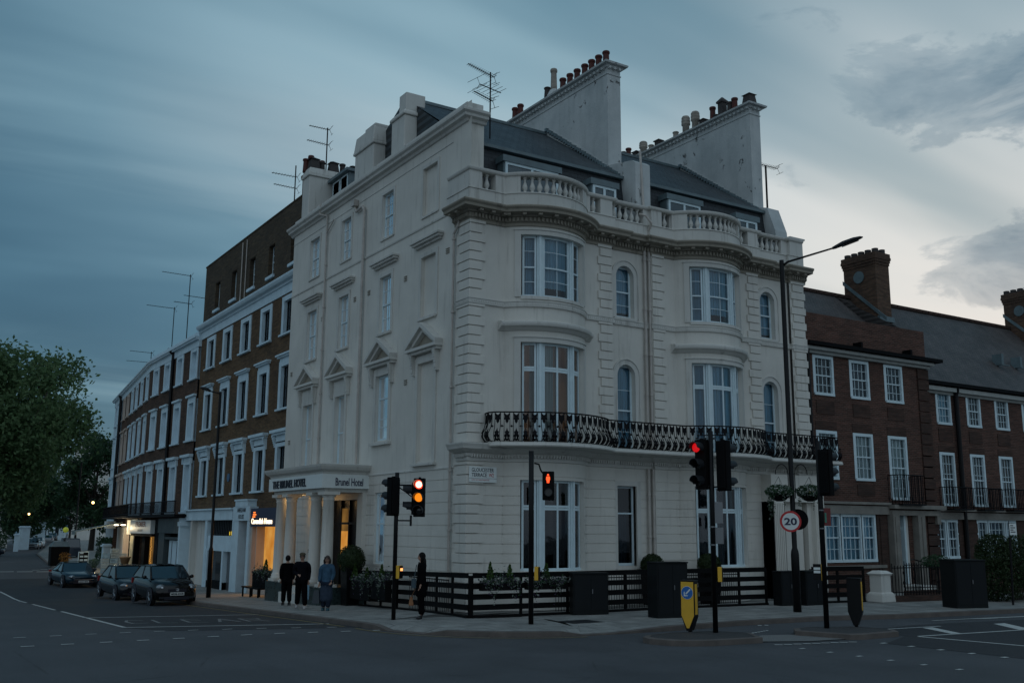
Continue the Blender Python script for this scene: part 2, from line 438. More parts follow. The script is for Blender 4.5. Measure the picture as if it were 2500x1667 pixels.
def asphalt(name, col, patch=.3, rough=.8):
    m, nt, out = newmat(name); t = NT(nt)
    b = t.n('ShaderNodeBsdfPrincipled'); t.l(b.outputs[0], out.inputs[0])
    co = t.objco()
    n1 = t.noise(co, .35, 6, .6); n2 = t.noise(co, 110, 3, .7); n3 = t.noise(t.mapping(co, scale=(1.0, .18, 1), rot=(0, 0, .5)), 1.2, 5, .6)
    c = t.mix(t.ramp(n1, [(.3, 0.), (.7, 1.)]), tuple(x * (1 - patch) for x in col), tuple(x * (1 + patch * .6) for x in col))
    c = t.mix(1.0, c, t.ramp(n2, [(.3, .45), (.7, 1.6)]), 'MULTIPLY')
    c = t.mix(t.math('MULTIPLY', t.ramp(n3, [(.5, 0.), (.75, 1.)]), .35), c, tuple(x * .55 for x in col))
    v = t.n('ShaderNodeTexVoronoi', feature='DISTANCE_TO_EDGE'); v.inputs['Scale'].default_value = .33
    t.l(t.mapping(co, scale=(1, 1, 0)), v.inputs['Vector'])
    crack = t.ramp(v.outputs['Distance'], [(0.0, 1.), (.006, 0.)])
    c = t.mix(t.math('MULTIPLY', crack, t.ramp(t.noise(co, .6, 3), [(.5, 0.), (.6, .6)])), c, tuple(x * .3 for x in col))
    t.l(c, b.inputs['Base Color'])
    t.l(t.ramp(n1, [(.3, rough - .12), (.7, rough + .08)]), b.inputs['Roughness']); b.inputs['Specular IOR Level'].default_value = .35
    bp = t.n('ShaderNodeBump'); bp.inputs['Strength'].default_value = .55; bp.inputs['Distance'].default_value = .012
    t.l(t.math('ADD', n2, t.math('MULTIPLY', n1, 2.)), bp.inputs['Height']); t.l(bp.outputs[0], b.inputs['Normal'])
    return m

def paving(name, col, w=.75, h=.6):
    m, nt, out = newmat(name); t = NT(nt)
    b = t.n('ShaderNodeBsdfPrincipled'); t.l(b.outputs[0], out.inputs[0]); b.inputs['Roughness'].default_value = .75
    co = t.objco()
    bt = t.n('ShaderNodeTexBrick'); t.l(co, bt.inputs['Vector']); bt.inputs['Scale'].default_value = 1.
    bt.inputs['Brick Width'].default_value = w; bt.inputs['Row Height'].default_value = h; bt.inputs['Mortar Size'].default_value = .012; bt.inputs['Mortar Smooth'].default_value = .2
    bt.inputs['Color1'].default_value = (*[x * .85 for x in col], 1); bt.inputs['Color2'].default_value = (*[x * 1.12 for x in col], 1); bt.inputs['Mortar'].default_value = (*[x * .4 for x in col], 1)
    n = t.noise(co, 1.7, 7, .7); c = t.mix(1.0, bt.outputs[0], t.ramp(n, [(.3, .65), (.7, 1.2)]), 'MULTIPLY')
    n2 = t.noise(co, 90, 3, .7); c = t.mix(1.0, c, t.ramp(n2, [(.3, .7), (.7, 1.3)]), 'MULTIPLY')
    n4 = t.noise(co, 12, 2, .5); c = t.mix(t.math('MULTIPLY', t.ramp(n4, [(.68, 0.), (.72, 1.)]), .4), c, tuple(x * .4 for x in col))
    t.l(c, b.inputs['Base Color'])
    bp = t.n('ShaderNodeBump'); bp.inputs['Strength'].default_value = .5; bp.inputs['Distance'].default_value = .01
    t.l(t.math('MULTIPLY', bt.outputs['Fac'], -1.), bp.inputs['Height']); t.l(bp.outputs[0], b.inputs['Normal'])
    return m

def leafmat(name, c1, c2, trans=.3):
    m, nt, out = newmat(name); t = NT(nt)
    b = t.n('ShaderNodeBsdfPrincipled'); b.inputs['Roughness'].default_value = .6; b.inputs['Specular IOR Level'].default_value = .3
    co = t.objco(); n = t.noise(co, 1.1, 4, .6); n2 = t.noise(co, 9., 3, .6)
    c = t.mix(t.ramp(t.math('ADD', t.math('MULTIPLY', n, .5), t.math('MULTIPLY', n2, .5)), [(.38, 0.), (.62, 1.)]), c1, c2)
    t.l(c, b.inputs['Base Color'])
    tr = t.n('ShaderNodeBsdfTranslucent'); t.l(c, tr.inputs[0]); mx = t.n('ShaderNodeMixShader'); mx.inputs[0].default_value = trans
    t.l(b.outputs[0], mx.inputs[1]); t.l(tr.outputs[0], mx.inputs[2]); t.l(mx.outputs[0], out.inputs[0])
    return m

def curtainmat(name, col):
    m, nt, out = newmat(name); t = NT(nt)
    d = t.n('ShaderNodeBsdfDiffuse'); co = t.objco()
    n = t.noise(t.mapping(co, scale=(9, 9, .25)), 2.2, 4, .6)
    c = t.mix(t.ramp(n, [(.35, 0.), (.65, 1.)]), tuple(x * .55 for x in col), col); t.l(c, d.inputs[0])
    tr = t.n('ShaderNodeBsdfTransparent'); mx = t.n('ShaderNodeMixShader'); mx.inputs[0].default_value = .86
    t.l(tr.outputs[0], mx.inputs[1]); t.l(d.outputs[0], mx.inputs[2]); t.l(mx.outputs[0], out.inputs[0])
    return m

def emis(name, col, s, base=(.02, .02, .02)):
    return pbr(name, base, .5, emit=col, es=s)

def litmat(name, c1, c2, s, scale=(1.2, 1.2, .8)):
    """a lit interior seen through glass: brighter and dimmer areas"""
    m, nt, out = newmat(name); t = NT(nt)
    e = t.n('ShaderNodeEmission'); co = t.objco(); n = t.noise(t.mapping(co, scale=scale), 1.3, 3, .5)
    t.l(t.mix(t.ramp(n, [(.35, 0.), (.65, 1.)]), c1, c2), e.inputs[0]); e.inputs[1].default_value = s
    t.l(e.outputs[0], out.inputs[0]); return m

M = {}
M['stucco'] = stucco('painted_stucco', (.66, .635, .58), .38)
M['stucco2'] = stucco('painted_stucco_grey', (.60, .59, .55), .55)
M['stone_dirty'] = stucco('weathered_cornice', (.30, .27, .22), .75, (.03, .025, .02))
M['trim'] = pbr('white_gloss_paint', (.62, .74, .78), .4, var=.08, vscale=4, spec=.3)
M['trimblue'] = pbr('white_masonry_paint', (.56, .70, .77), .6, var=.14, vscale=2., bump=.2)
M['trimpink'] = pbr('cream_masonry_paint', (.50, .42, .36), .6, var=.14, vscale=2., bump=.2)
M['brick_y'] = brick('london_stock_brick', (.165, .098, .050), (.108, .068, .037), (.11, .09, .07), 'y', soot=.38)
M['brick_d'] = brick('sooty_stock_brick', (.105, .075, .045), (.065, .05, .036), (.09, .08, .065), 'y', soot=.4)
M['brick_b'] = brick('dark_brown_brick', (.125, .070, .046), (.075, .046, .034), (.07, .06, .05), 'y', soot=.45)
M['brick_r'] = brick('red_brick', (.120, .056, .042), (.072, .038, .030), (.15, .11, .09), 'x', soot=.38)
M['brick_rd'] = brick('dark_red_brick', (.085, .045, .035), (.06, .036, .03), (.07, .055, .045), 'x', soot=.4)
M['brick_ch'] = brick('chimney_brick', (.15, .085, .055), (.10, .06, .042), (.10, .085, .07), 'xy', soot=.45)
M['slate'] = slates('roof_slate', (.030, .042, .050), (.05, .064, .072))
M['slate_dark'] = slates('mansard_slate', (.020, .026, .032), (.030, .037, .043), moss=.1)
M['tiles'] = slates('clay_roof_tiles', (.095, .080, .075), (.065, .058, .056), rw=.2, rh=.16, moss=.15)
M['lead'] = pbr('lead_sheet', (.12, .165, .18), .45, var=.3, vscale=2., bump=.3, bscale=12)
M['black_paint'] = pbr('black_gloss_paint', (.0035, .0035, .0045), .42, var=.2, vscale=6, spec=.22)
M['black_wood'] = pbr('black_timber', (.0035, .0035, .004), .7, var=.3, vscale=5, bump=.3, spec=.12)
M['iron'] = pbr('cast_iron', (.004, .0035, .005), .6, bump=.2, bscale=50, spec=.15)
M['pipe'] = pbr('painted_pipe', (.48, .44, .40), .5, var=.2, vscale=3)
M['pot_r'] = pbr('terracotta_pot', (.085, .020, .014), .75, var=.4, vscale=4, bump=.3)
M['pot_g'] = pbr('buff_clay_pot', (.30, .27, .23), .8, var=.4, vscale=4, bump=.3)
M['pot_k'] = pbr('sooty_pot', (.05, .042, .04), .8, var=.4, vscale=4, bump=.3)
M['metal'] = pbr('galvanised_steel', (.20, .21, .22), .4, .8)
M['darkmetal'] = pbr('dark_steel', (.012, .014, .017), .5, .0, spec=.35)
M['glass'] = glassmat('window_glass')
M['glassdark'] = pbr('dark_window_glass', (.010, .015, .020), .06, spec=.35)
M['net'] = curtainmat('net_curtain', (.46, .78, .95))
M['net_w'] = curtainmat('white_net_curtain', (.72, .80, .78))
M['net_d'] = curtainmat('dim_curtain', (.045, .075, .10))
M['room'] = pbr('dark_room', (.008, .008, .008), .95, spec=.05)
M['room_w'] = litmat('brown_lit_room', (.034, .019, .011), (.018, .011, .008), 1.0)
M['asphalt'] = asphalt('asphalt_pale', (.074, .078, .084))
M['asphalt_d'] = asphalt('asphalt_dark', (.034, .036, .040))
M['asphalt_b'] = asphalt('asphalt_brown', (.060, .052, .048))
M['paving'] = paving('paving_slabs', (.25, .25, .235))
M['kerb'] = pbr('granite_kerb', (.12, .10, .088), .8, var=.35, vscale=3., bump=.5, bscale=30)
M['isl'] = asphalt('island_asphalt', (.06, .058, .058))
M['mark'] = pbr('road_paint', (.50, .52, .50), .7, var=.35, vscale=14, bump=.3)
M['mark_worn'] = pbr('worn_road_paint', (.21, .215, .21), .75, var=.5, vscale=10)
M['mark_y'] = pbr('yellow_road_paint', (.26, .20, .07), .7, var=.4, vscale=10)
M['yellow'] = pbr('yellow_plastic', (.72, .40, .025), .45, var=.1, vscale=4)
M['blue'] = pbr('blue_sign', (.015, .13, .42), .4)
M['red'] = pbr('red_sign', (.50, .020, .022), .4)
M['signwhite'] = pbr('white_sign', (.70, .74, .72), .4, var=.06, vscale=6)
M['ink'] = pbr('black_lettering', (.010, .010, .02), .4)
M['inkblue'] = pbr('navy_lettering', (.012, .014, .05), .4)
M['inkred'] = pbr('red_lettering', (.45, .03, .03), .4)
M['hedge'] = leafmat('box_leaves', (.012, .025, .008), (.030, .050, .014), .15)
M['leaf'] = leafmat('plane_leaves', (.045, .090, .036), (.13, .21, .09), .4)
M['leafd'] = leafmat('dark_leaves', (.014, .045, .020), (.045, .095, .042))
M['conif'] = leafmat('conifer_leaves', (.030, .070, .018), (.085, .15, .035))
M['leafs'] = leafmat('silver_leaves', (.16, .20, .17), (.34, .38, .34))
M['leafp'] = leafmat('purple_leaves', (.025, .012, .030), (.075, .05, .10))
M['flower_y'] = pbr('yellow_petals', (.45, .32, .03), .6)
M['bark'] = pbr('bark', (.045, .038, .030), .9, var=.4, vscale=3, bump=.6)
M['warm'] = litmat('warm_interior', (1.0, .48, .10), (.75, .28, .04), .62)
M['warm_dim'] = litmat('dim_warm_interior', (.55, .28, .07), (.20, .10, .03), .36)
M['lamp_w'] = emis('warm_lamp', (1.0, .62, .22), 6.)
M['lamp_c'] = emis('cool_lamp', (1.0, .86, .60), 7.)
M['tl_red'] = emis('red_lamp', (1.0, .035, .015), 2.6)
M['tl_red_core'] = emis('red_lamp_core', (1.0, .62, .42), 2.4)
M['tl_amber'] = emis('amber_lamp', (1.0, .26, .01), 1.1)
M['tl_dull'] = emis('red_lamp_side', (.9, .006, .010), .60)
M['tl_man'] = emis('red_man', (1.0, .07, .012), 2.2)
M['lens_off'] = pbr('unlit_lens', (.012, .014, .014), .15)
# ------------------------------------------------------------------ windows
def sash(parent, F, ua, ub, za, zb, rec=.18, vb=(), hb=(), meet=None, fr=.07, bar=.024, frame='trim', curtain=None, room='room', pane='glass', nu=1, name='window', part=(0., 1.), rdep=.5, cz=None, sill=False, panegap=.0):
    """a sash window: painted frame, glazing bars, pane, curtain and the dark room behind it"""
    mb = MB(); o0, o1 = -rec - .06, -rec
    ku = fr if nu == 1 else fr / 2.0 * 57.3
    kb = bar / 2 if nu == 1 else bar / 4.0 * 57.3
    mb.fbox(F, ua, ua + ku, o0, o1, za, zb); mb.fbox(F, ub - ku, ub, o0, o1, za, zb)
    mb.fbox(F, ua + ku, ub - ku, o0, o1, za, za + fr * 1.2, nu); mb.fbox(F, ua + ku, ub - ku, o0, o1, zb - fr, zb, nu)
    if meet: mb.fbox(F, ua + ku, ub - ku, o0 + .005, o1 + .012, meet - .025, meet + .025, nu)
    for t in vb:
        u = ua + (ub - ua) * t; mb.fbox(F, u - kb, u + kb, o0 + .02, o1 - .012, za + fr, zb - fr)
    for z in hb: mb.fbox(F, ua + ku, ub - ku, o0 + .022, o1 - .014, z - bar / 2, z + bar / 2, nu)
    if sill: mb.fbox(F, ua - ku, ub + ku, -rec, .06, za - .07, za, nu)
    # the room behind, an open dark box
    mb.cur = 1; q = -rec - rdep; e_ = .006 if nu == 1 else .25; ua += e_; ub -= e_; za += .006; zb -= .006
    mb.poly((F(ua, q, za), F(ub, q, za), F(ub, q, zb), F(ua, q, zb)))
    mb.poly((F(ua, o0, za), F(ua, q, za), F(ua, q, zb), F(ua, o0, zb))); mb.poly((F(ub, o0, za), F(ub, q, za), F(ub, q, zb), F(ub, o0, zb)))
    mb.poly((F(ua, o0, za), F(ub, o0, za), F(ub, q, za), F(ua, q, za))); mb.poly((F(ua, o0, zb), F(ub, o0, zb), F(ub, q, zb), F(ua, q, zb)))
    ua -= e_; ub += e_; za -= .006; zb += .006
    w = mb.build(name, [M[frame], M[room]], parent)
    p = MB(); n = max(1, nu)
    for k in range(n):
        a = ua + ku * .6 + (ub - ua - ku * 1.2) * k / n; b = ua + ku * .6 + (ub - ua - ku * 1.2) * (k + 1) / n
        p.poly((F(a, o0 + .03, za + fr * .5), F(b, o0 + .03, za + fr * .5), F(b, o0 + .03, zb - fr * .5), F(a, o0 + .03, zb - fr * .5)))
    p.build('pane', M[pane], w, fixn=False)
    if curtain:
        c = MB(); n = 26; z0 = za + .03; z1 = zb - .03
        if cz: z0, z1 = cz
        for (a0, a1) in (part if isinstance(part[0], tuple) else (part,)):
            for k in range(n):
                q0 = k / n; q1 = (k + 1) / n
                a = ua + ku * .5 + (ub - ua - ku) * (a0 + (a1 - a0) * q0); b = ua + ku * .5 + (ub - ua - ku) * (a0 + (a1 - a0) * q1)
                d0 = -rec - .15 - .03 * math.sin(k * 2.1); d1 = -rec - .15 - .03 * math.sin((k + 1) * 2.1)
                c.poly((F(a, d0, z0), F(b, d1, z0), F(b, d1, z1), F(a, d0, z1)))
        c.build('curtain', M[curtain], w, fixn=False)
    return w

def arch_open(mb, F, ua, ub, zs, dep=.22, o=0., n=12, ring=None, ringo=.05):
    """spandrels and soffit of a round-headed opening whose hole was cut square up to zs+radius"""
    c = (ua + ub) / 2; r = (ub - ua) / 2; zt = zs + r
    arc = [(c - r * math.cos(PI * k / n), zs + r * math.sin(PI * k / n)) for k in range(n + 1)]
    for k in range(n):
        a, b = arc[k], arc[k + 1]
        mb.poly((F(a[0], o, a[1]), F(b[0], o, b[1]), F(b[0], o, zt), F(a[0], o, zt)))
        mb.poly((F(a[0], o, a[1]), F(a[0], o - dep, a[1]), F(b[0], o - dep, b[1]), F(b[0], o, b[1])))
def arch_ring(mb, F, ua, ub, za, zs, w, o0, o1, n=14):
    c = (ua + ub) / 2; r = (ub - ua) / 2
    pts = [(ua, za, ua - w, za)] + [(c - r * math.cos(PI * k / n), zs + r * math.sin(PI * k / n), c - (r + w) * math.cos(PI * k / n), zs + (r + w) * math.sin(PI * k / n)) for k in range(n + 1)] + [(ub, za, ub + w, za)]
    for k in range(len(pts) - 1):
        a, b = pts[k], pts[k + 1]
        P = [F(a[0], o0, a[1]), F(b[0], o0, b[1]), F(b[2], o0, b[3]), F(a[2], o0, a[3]), F(a[0], o1, a[1]), F(b[0], o1, b[1]), F(b[2], o1, b[3]), F(a[2], o1, a[3])]
        mb.hexa(P)
def frame_ring(mb, F, ua, ub, za, zb, w, o1, o0=0., wt=None, nu=1, wu=None):
    wt = wt or w; wu = wu or w
    mb.fbox(F, ua - wu, ua, o0, o1, za, zb + wt); mb.fbox(F, ub, ub + wu, o0, o1, za, zb + wt)
    mb.fbox(F, ua, ub, o0, o1, zb, zb + wt, nu)

# ------------------------------------------------------------------ the corner hotel
HOT = thing('hotel_building', 'cream stucco corner hotel with two bowed bays, balustraded parapet and pedimented side windows', 'hotel')
FL = flatF(0, 0, 0, 1, -1, 0); FR = flatF(0, 0, 1, 0, 0, -1)
U = [dict(x0=0., bow=2.87, q2=(5.0, 5.57), a0=5.64, a1=7.36, win=(5.87, 6.65), gw=(5.80, 6.62)),
     dict(x0=7.40, bow=10.05, q2=(12.05, 12.62), a0=12.68, a1=14.42, win=(12.85, 13.63), gw=None)]
BC = 1.2; BR = 2.0; BT = math.degrees(math.acos(BC / BR))      # bow centre depth, radius, half angle
SET = -.12                                                   # the arched-window strips stand back a little
def bowpath(cx, rad=BR, n=20):
    return [(cx + rad * math.sin(R(-BT + 2 * BT * k / n)), BC - rad * math.cos(R(-BT + 2 * BT * k / n))) for k in range(n + 1)]
def mainpath(start=((0, .9), (0, 0)), end=15.23):
    p = list(start)
    for u in U:
        if u['x0']: p += [(u['x0'], -SET), (u['x0'], 0)]
        p += bowpath(u['bow']) + [(u['a0'], 0), (u['a0'], -SET)]
    p += [(14.46, -SET), (14.46, 0), (end, 0)]
    return p
# side wall on the street running left
Lop = {'A': (12.85, 13.90), 'B': (9.50, 10.45), 'C': (5.64, 6.60), 'D': (2.24, 3.29)}
wl = MB()
ops = []
for k, (a, b) in Lop.items():
    dd = .10
    ops += [(a, b, 13.03, 14.72, dd), (a, b, 9.45, 11.53, dd)]
ops += [(12.90, 13.92, 4.75, 7.50, .14), (9.50, 10.46, 4.75, 7.52, .14), (5.60, 6.68, 5.52, 7.86, .10), (2.22, 3.36, 4.62, 7.88, .10)]
ops += [(5.66, 6.50, 1.25, 3.70, .08), (7.75, 10.95, .35, 3.5, .28), (11.35, 12.25, .9, 3.3, .16)]
gl = [3.97, 3.62, 3.27, 2.92, 2.57, 2.22, 1.87, 1.52, 1.17, .82]
rwall(wl, FL, .02, 16.05, -1.2, 4.33, ops, grooves=gl, gd=.022, gw=.03)
rwall(wl, FL, .02, 16.05, 4.33, 16.1, ops)
# blind panels of the corner bay
for (za, zb) in ((13.03, 14.72), (9.45, 11.53)): wl.poly((FL(2.24, -.10, za), FL(3.29, -.10, za), FL(3.29, -.10, zb), FL(2.24, -.10, zb)))
wl.poly((FL(2.22, -.10, 4.62), FL(3.36, -.10, 4.62), FL(3.36, -.10, 7.88), FL(2.22, -.10, 7.88)))
# far end and return of the side wall above the neighbour
wl.poly(((0, 16.05, -1), (0, 16.05, 16.1), (8, 16.05, 16.1), (8, 16.05, -1)))
wl.box(.5, .62, .29, 15.9, 12.5, 15.5); wl.poly(((.0, .28, 12.5), (.62, .28, 12.5), (.62, .28, 15.5), (.0, .28, 15.5)))
wl.build('side_wall', M['stucco'], HOT)
# front wall
wf = MB(); grv = [4.05, 3.76, 3.46, 3.17, 2.89, 2.60, 2.32, 2.02, 1.73, 1.45, 1.16]
for u in U:
    Fb = bowF(u['bow'], BC, BR); xb0 = u['bow'] - 1.6; xb1 = u['bow'] + 1.6
    for (a, b) in ((u['x0'], xb0), (xb1, u['a0'])):
        rwall(wf, FR, a, b, -1.2, 4.5, grooves=grv, gd=.022, gw=.03); rwall(wf, FR, a, b, 4.5, 12.5)
    bo = [(-37.5, 37.5, 1.22, 3.95, .3), (-37.5, 37.5, 5.02, 8.24, .3), (-37.5, 37.5, 9.72, 11.74, .3)]
    rwall(wf, Fb, -BT, BT, -1.2, 4.5, bo[:1], grooves=grv, gd=.022, gw=.03, nu=5); rwall(wf, Fb, -BT, BT, 4.5, 12.5, bo[1:], nu=5)
    wa, wb = u['win']; rr = (wb - wa) / 2
    ao = [(wa, wb, 5.02, 7.62 + rr, .16), (wa, wb, 9.65, 11.10 + rr, .16)]
    go = [(u['gw'][0], u['gw'][1], 1.30, 3.90, .02)] if u['gw'] else []
    if u is U[0]:
        rwall(wf, FR, u['a0'], u['a1'], -1.2, 4.5, go, grooves=grv, gd=.022, gw=.03, o=SET); 
    rwall(wf, FR, u['a0'], u['a1'], 4.5, 12.5, ao, o=SET)
    for (z0, zs) in ((5.02, 7.62), (9.65, 11.10)): arch_open(wf, FR, wa, wb, zs, dep=.16, o=SET)
    wf.box(u['a0'] - .001, u['a0'], 0, -SET, -1.2, 12.5)
wf.box(7.38, 7.40, 0, .12, -1.2, 12.5); wf.box(7.36, 7.38, .10, .12, -1.2, 12.5)
rwall(wf, FR, 14.42, 15.23, -1.2, 12.5)
rwall(wf, FR, 12.6, 14.42, -1.2, 4.5, grooves=grv, o=SET)
wf.poly(((15.23, 0, -1), (15.23, 12, -1), (15.23, 12, 15.5), (15.23, 0, 12.5)))
# rear body and inner core so that no light crosses the empty shell
wf.box(1.2, 14.9, 2.6, 15.6, -1, 12.4)
wf.build('front_wall', M['stucco'], HOT)
# quoins: alternate long and short blocks
q = MB(); h = .302; z = 5.08; i = 0
def qblocks(z0, z1, x0, x1, xs, side=None, sh='R', h=.302, pr=.055):
    z = z0; i = 0
    while z < z1 - .05:
        lg = i % 2 == 0; zz = min(z + h - .035, z1)
        if sh == 'C':
            a = x1 if lg else x1 - .13; b = .78 if lg else .62
            q.hexa([(-pr, -pr, z), (a, -pr, z), (a, .0, z), (-pr, .0, z), (-pr, -pr, zz), (a, -pr, zz), (a, .0, zz), (-pr, .0, zz)])
            q.box(-pr, 0, 0, b, z, zz)
        else:
            a = x0 if (sh == 'R' or lg) else x0 + .1; b = x1 if (sh == 'L' or lg) else x1 - .1
            q.box(a, b, -pr, .0 if sh != 'M' else .02, z, zz)
        z += h; i += 1
for (x0_, x1_, sh_) in ((0, .54, 'C'), (5.0, 5.60, 'L'), (7.40, 7.96, 'R'), (12.03, 12.66, 'L'), (14.46, 15.25, 'M')):
    q = MB(); qblocks(5.06, 9.36, x0_, x1_, None, sh=sh_); qblocks(9.56, 12.1, x0_, x1_, None, sh=sh_)
    if sh_ == 'C': qblocks(.9, 4.45, 0, .54, None, sh='C', h=.29)
    q.build('quoin_strip', M['stucco'], HOT, bevel=.006)
# mouldings that follow the whole front
cor = MB(); path = mainpath(start=((0, .95), (0, 0)), end=15.30)
cor.sweep(path, [(0, 12.02), (.05, 12.02), (.06, 12.12), (.10, 12.14), (.10, 12.28), (.17, 12.30), (.20, 12.36), (.46, 12.38), (.47, 12.46), (.53, 12.52), (.54, 12.56), (.50, 12.60), (0, 12.62)])
def along(path, step, fn, start=0.0):
    """call fn(point, tangent, normal) every step metres along the path"""
    d = start
    for i in range(len(path) - 1):
        a = Vector(path[i]); b = Vector(path[i + 1]); L = (b - a).length
        if L < 1e-5: continue
        t = (b - a) / L
        while d < L:
            fn(a + t * d, t, Vector((t.y, -t.x))); d += step
        d -= L
def block(mb, w, o0, o1, z0, z1):
    def fn(p, t, n):
        a = p - t * w / 2; b = p + t * w / 2
        P = [(a + n * o0), (b + n * o0), (b + n * o1), (a + n * o1)]
        mb.hexa([(v.x, v.y, z0) for v in P] + [(v.x, v.y, z1) for v in P])
    return fn
along(path, .125, block(cor, .066, .09, .165, 12.15, 12.275), .06)
along(path, .44, block(cor, .13, .18, .40, 12.30, 12.375), .25)
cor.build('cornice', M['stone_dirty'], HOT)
bd = MB()
bd.sweep(mainpath(start=((0, .8), (0, 0)), end=15.27), [(0, 9.36), (.055, 9.37), (.065, 9.40), (.05, 9.41), (.05, 9.52), (.07, 9.53), (.07, 9.56), (0, 9.57)])
along(mainpath(start=((0, .8), (0, 0)), end=15.27), .085, block(bd, .045, .04, .062, 9.43, 9.50), .03)
bd.sweep(mainpath(start=((0, .62), (0, 0)), end=15.4), [(0, 4.48), (.05, 4.50), (.06, 4.62), (.11, 4.64), (.11, 4.72), (.17, 4.74), (.36, 4.84), (.38, 4.90), (.42, 4.98), (.42, 5.02), (0, 5.04)])
along(mainpath(start=((0, .62), (0, 0)), end=15.4), .095, block(bd, .05, .10, .15, 4.60, 4.70), .03)
for u in U:
    bp = bowpath(u['bow'], n=24); bp = [(bp[0][0] - .22, 0)] + bp[:] + [(bp[-1][0] + .18, 0)]
    bd.sweep(bp[1:-1] if False else bp, [(0, 8.60), (.05, 8.62), (.14, 8.70), (.22, 8.74), (.24, 8.80), (.24, 8.86), (.18, 8.90), (0, 8.92)])
    Fb = bowF(u['bow'], BC, BR)
    for (za, zb, ww) in ((5.02, 8.24, 5.6), (9.72, 11.74, 5.6)):
        bd.fbox(Fb, -37.5 - ww, -37.5, 0, .045, za - .02, zb, 1); bd.fbox(Fb, 37.5, 37.5 + ww, 0, .045, za - .02, zb, 1)
        bd.fbox(Fb, -37.5 - ww, 37.5 + ww, 0, .045, zb, zb + .15, 20); bd.fbox(Fb, -37.5 - ww - .8, 37.5 + ww + .8, 0, .075, zb + .15, zb + .19, 20)
    bd.fbox(Fb, -37.5, 37.5, -.15, .05, 9.62, 9.72, 16)
    wa, wb = u['win']; rr = (wb - wa) / 2
    for (z0, zs) in ((5.02, 7.62), (9.62, 11.10)):
        arch_ring(bd, FR, wa, wb, z0, zs, .17, SET, SET + .045); arch_ring(bd, FR, wa - .17, wb + .17, z0, zs, .035, SET, SET + .075)
    if u['gw']: frame_ring(bd, FR, u['gw'][0], u['gw'][1], 1.2, 3.90, .17, SET + .05, SET)
    bd.box(wa - .1, wb + .1, .04, .30, 9.56, 9.645)
bd.build('mouldings', M['stucco2'], HOT)
# side street mouldings
sm = MB()
sm.sweep([(0, 16.25), (0, .26), (.66, .26)], [(0, 15.42), (.06, 15.44), (.10, 15.52), (.22, 15.56), (.24, 15.64), (.32, 15.70), (.33, 15.78), (.30, 15.80), (0, 15.82)])
sm.box(-.02, .60, .30, 16.0, 15.80, 16.14)
sm.sweep([(0, 16.05), (0, 1.2)], [(0, 15.02), (.02, 15.03), (.02, 15.06), (0, 15.07)])
sm.sweep([(0, 16.05), (0, .95)], [(0, 12.58), (.035, 12.60), (.045, 12.66), (0, 12.68)])
sm.sweep([(0, 16.05), (0, .8)], [(0, 4.30), (.03, 4.31), (.03, 4.36), (0, 4.38)])
for k, (a, b) in Lop.items():
    frame_ring(sm, FL, a, b, 12.95, 14.72, .13, .035); frame_ring(sm, FL, a, b, 9.37, 11.53, .15, .04)
    sm.fbox(FL, a - .10, b + .10, 0, .10, 9.33, 9.42); sm.fbox(FL, a - .05, b + .05, 0, .05, 12.93, 13.0)
    c = (a + b) / 2; w = .98
    sm.fbox(FL, c - w + .08, c + w - .08, 0, .10, 11.90, 11.98); sm.fbox(FL, c - w, c + w, 0, .20, 11.98, 12.06); sm.fbox(FL, c - w - .05, c + w + .05, 0, .26, 12.06, 12.13)
for (a, b, z0, tp) in ((12.90, 13.92, 4.75, 7.50), (9.50, 10.46, 4.75, 7.52), (5.60, 6.68, 5.45, 7.86), (2.22, 3.36, 4.55, 7.88)):
    frame_ring(sm, FL, a, b, z0, tp, .17, .05, wt=.15)
    c = (a + b) / 2; w = 1.02; zb = 8.28
    sm.fbox(FL, a - .17, b + .17, 0, .04, tp + .15, 8.12)
    if z0 > 5: sm.fbox(FL, a - .24, b + .24, 0, .14, z0 - .10, z0)
    if z0 < 4.6: sm.fbox(FL, a - .24, b + .24, 0, .14, z0 - .08, z0)
    # entablature, raking cornices and tympanum of the pediment
    sm.fbox(FL, c - w, c + w, 0, .20, zb - .10, zb); sm.fbox(FL, c - w - .06, c + w + .06, 0, .30, zb, zb + .10)
    ap = 9.08
    for sgn in (-1, 1):
        e = c + sgn * (w + .06)
        P = [(e, zb + .10), (c, ap - .04), (c, ap + .12), (e + sgn * .02, zb + .24)]
        sm.prism([FL(u_, .0, z_) for (u_, z_) in P], FL(0, .30, 0) - FL(0, 0, 0))
        P = [(e - sgn * .22, zb + .10), (c, ap - .20), (c, ap - .04), (e, zb + .10)]
        sm.prism([FL(u_, .0, z_) for (u_, z_) in P], FL(0, .18, 0) - FL(0, 0, 0))
        # scroll brackets under the pediment
        u0 = c + sgn * (w - .20)
        for kk in range(8):
            zt = zb - .10 - kk * .085; oo = .17 * (1 - kk / 8.) ** .6 + .05 + (.03 if kk in (6, 7) else 0)
            sm.fbox(FL, u0 - .07, u0 + .07, 0, oo, zt - .085, zt)
sm.build('side_mouldings', M['stucco2'], HOT, bevel=.004)
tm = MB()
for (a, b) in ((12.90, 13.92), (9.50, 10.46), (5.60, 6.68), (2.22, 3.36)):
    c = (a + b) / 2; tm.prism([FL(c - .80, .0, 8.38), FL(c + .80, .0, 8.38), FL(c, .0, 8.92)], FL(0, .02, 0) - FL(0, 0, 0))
tm.build('pediment_panels', M['stone_dirty'], HOT)
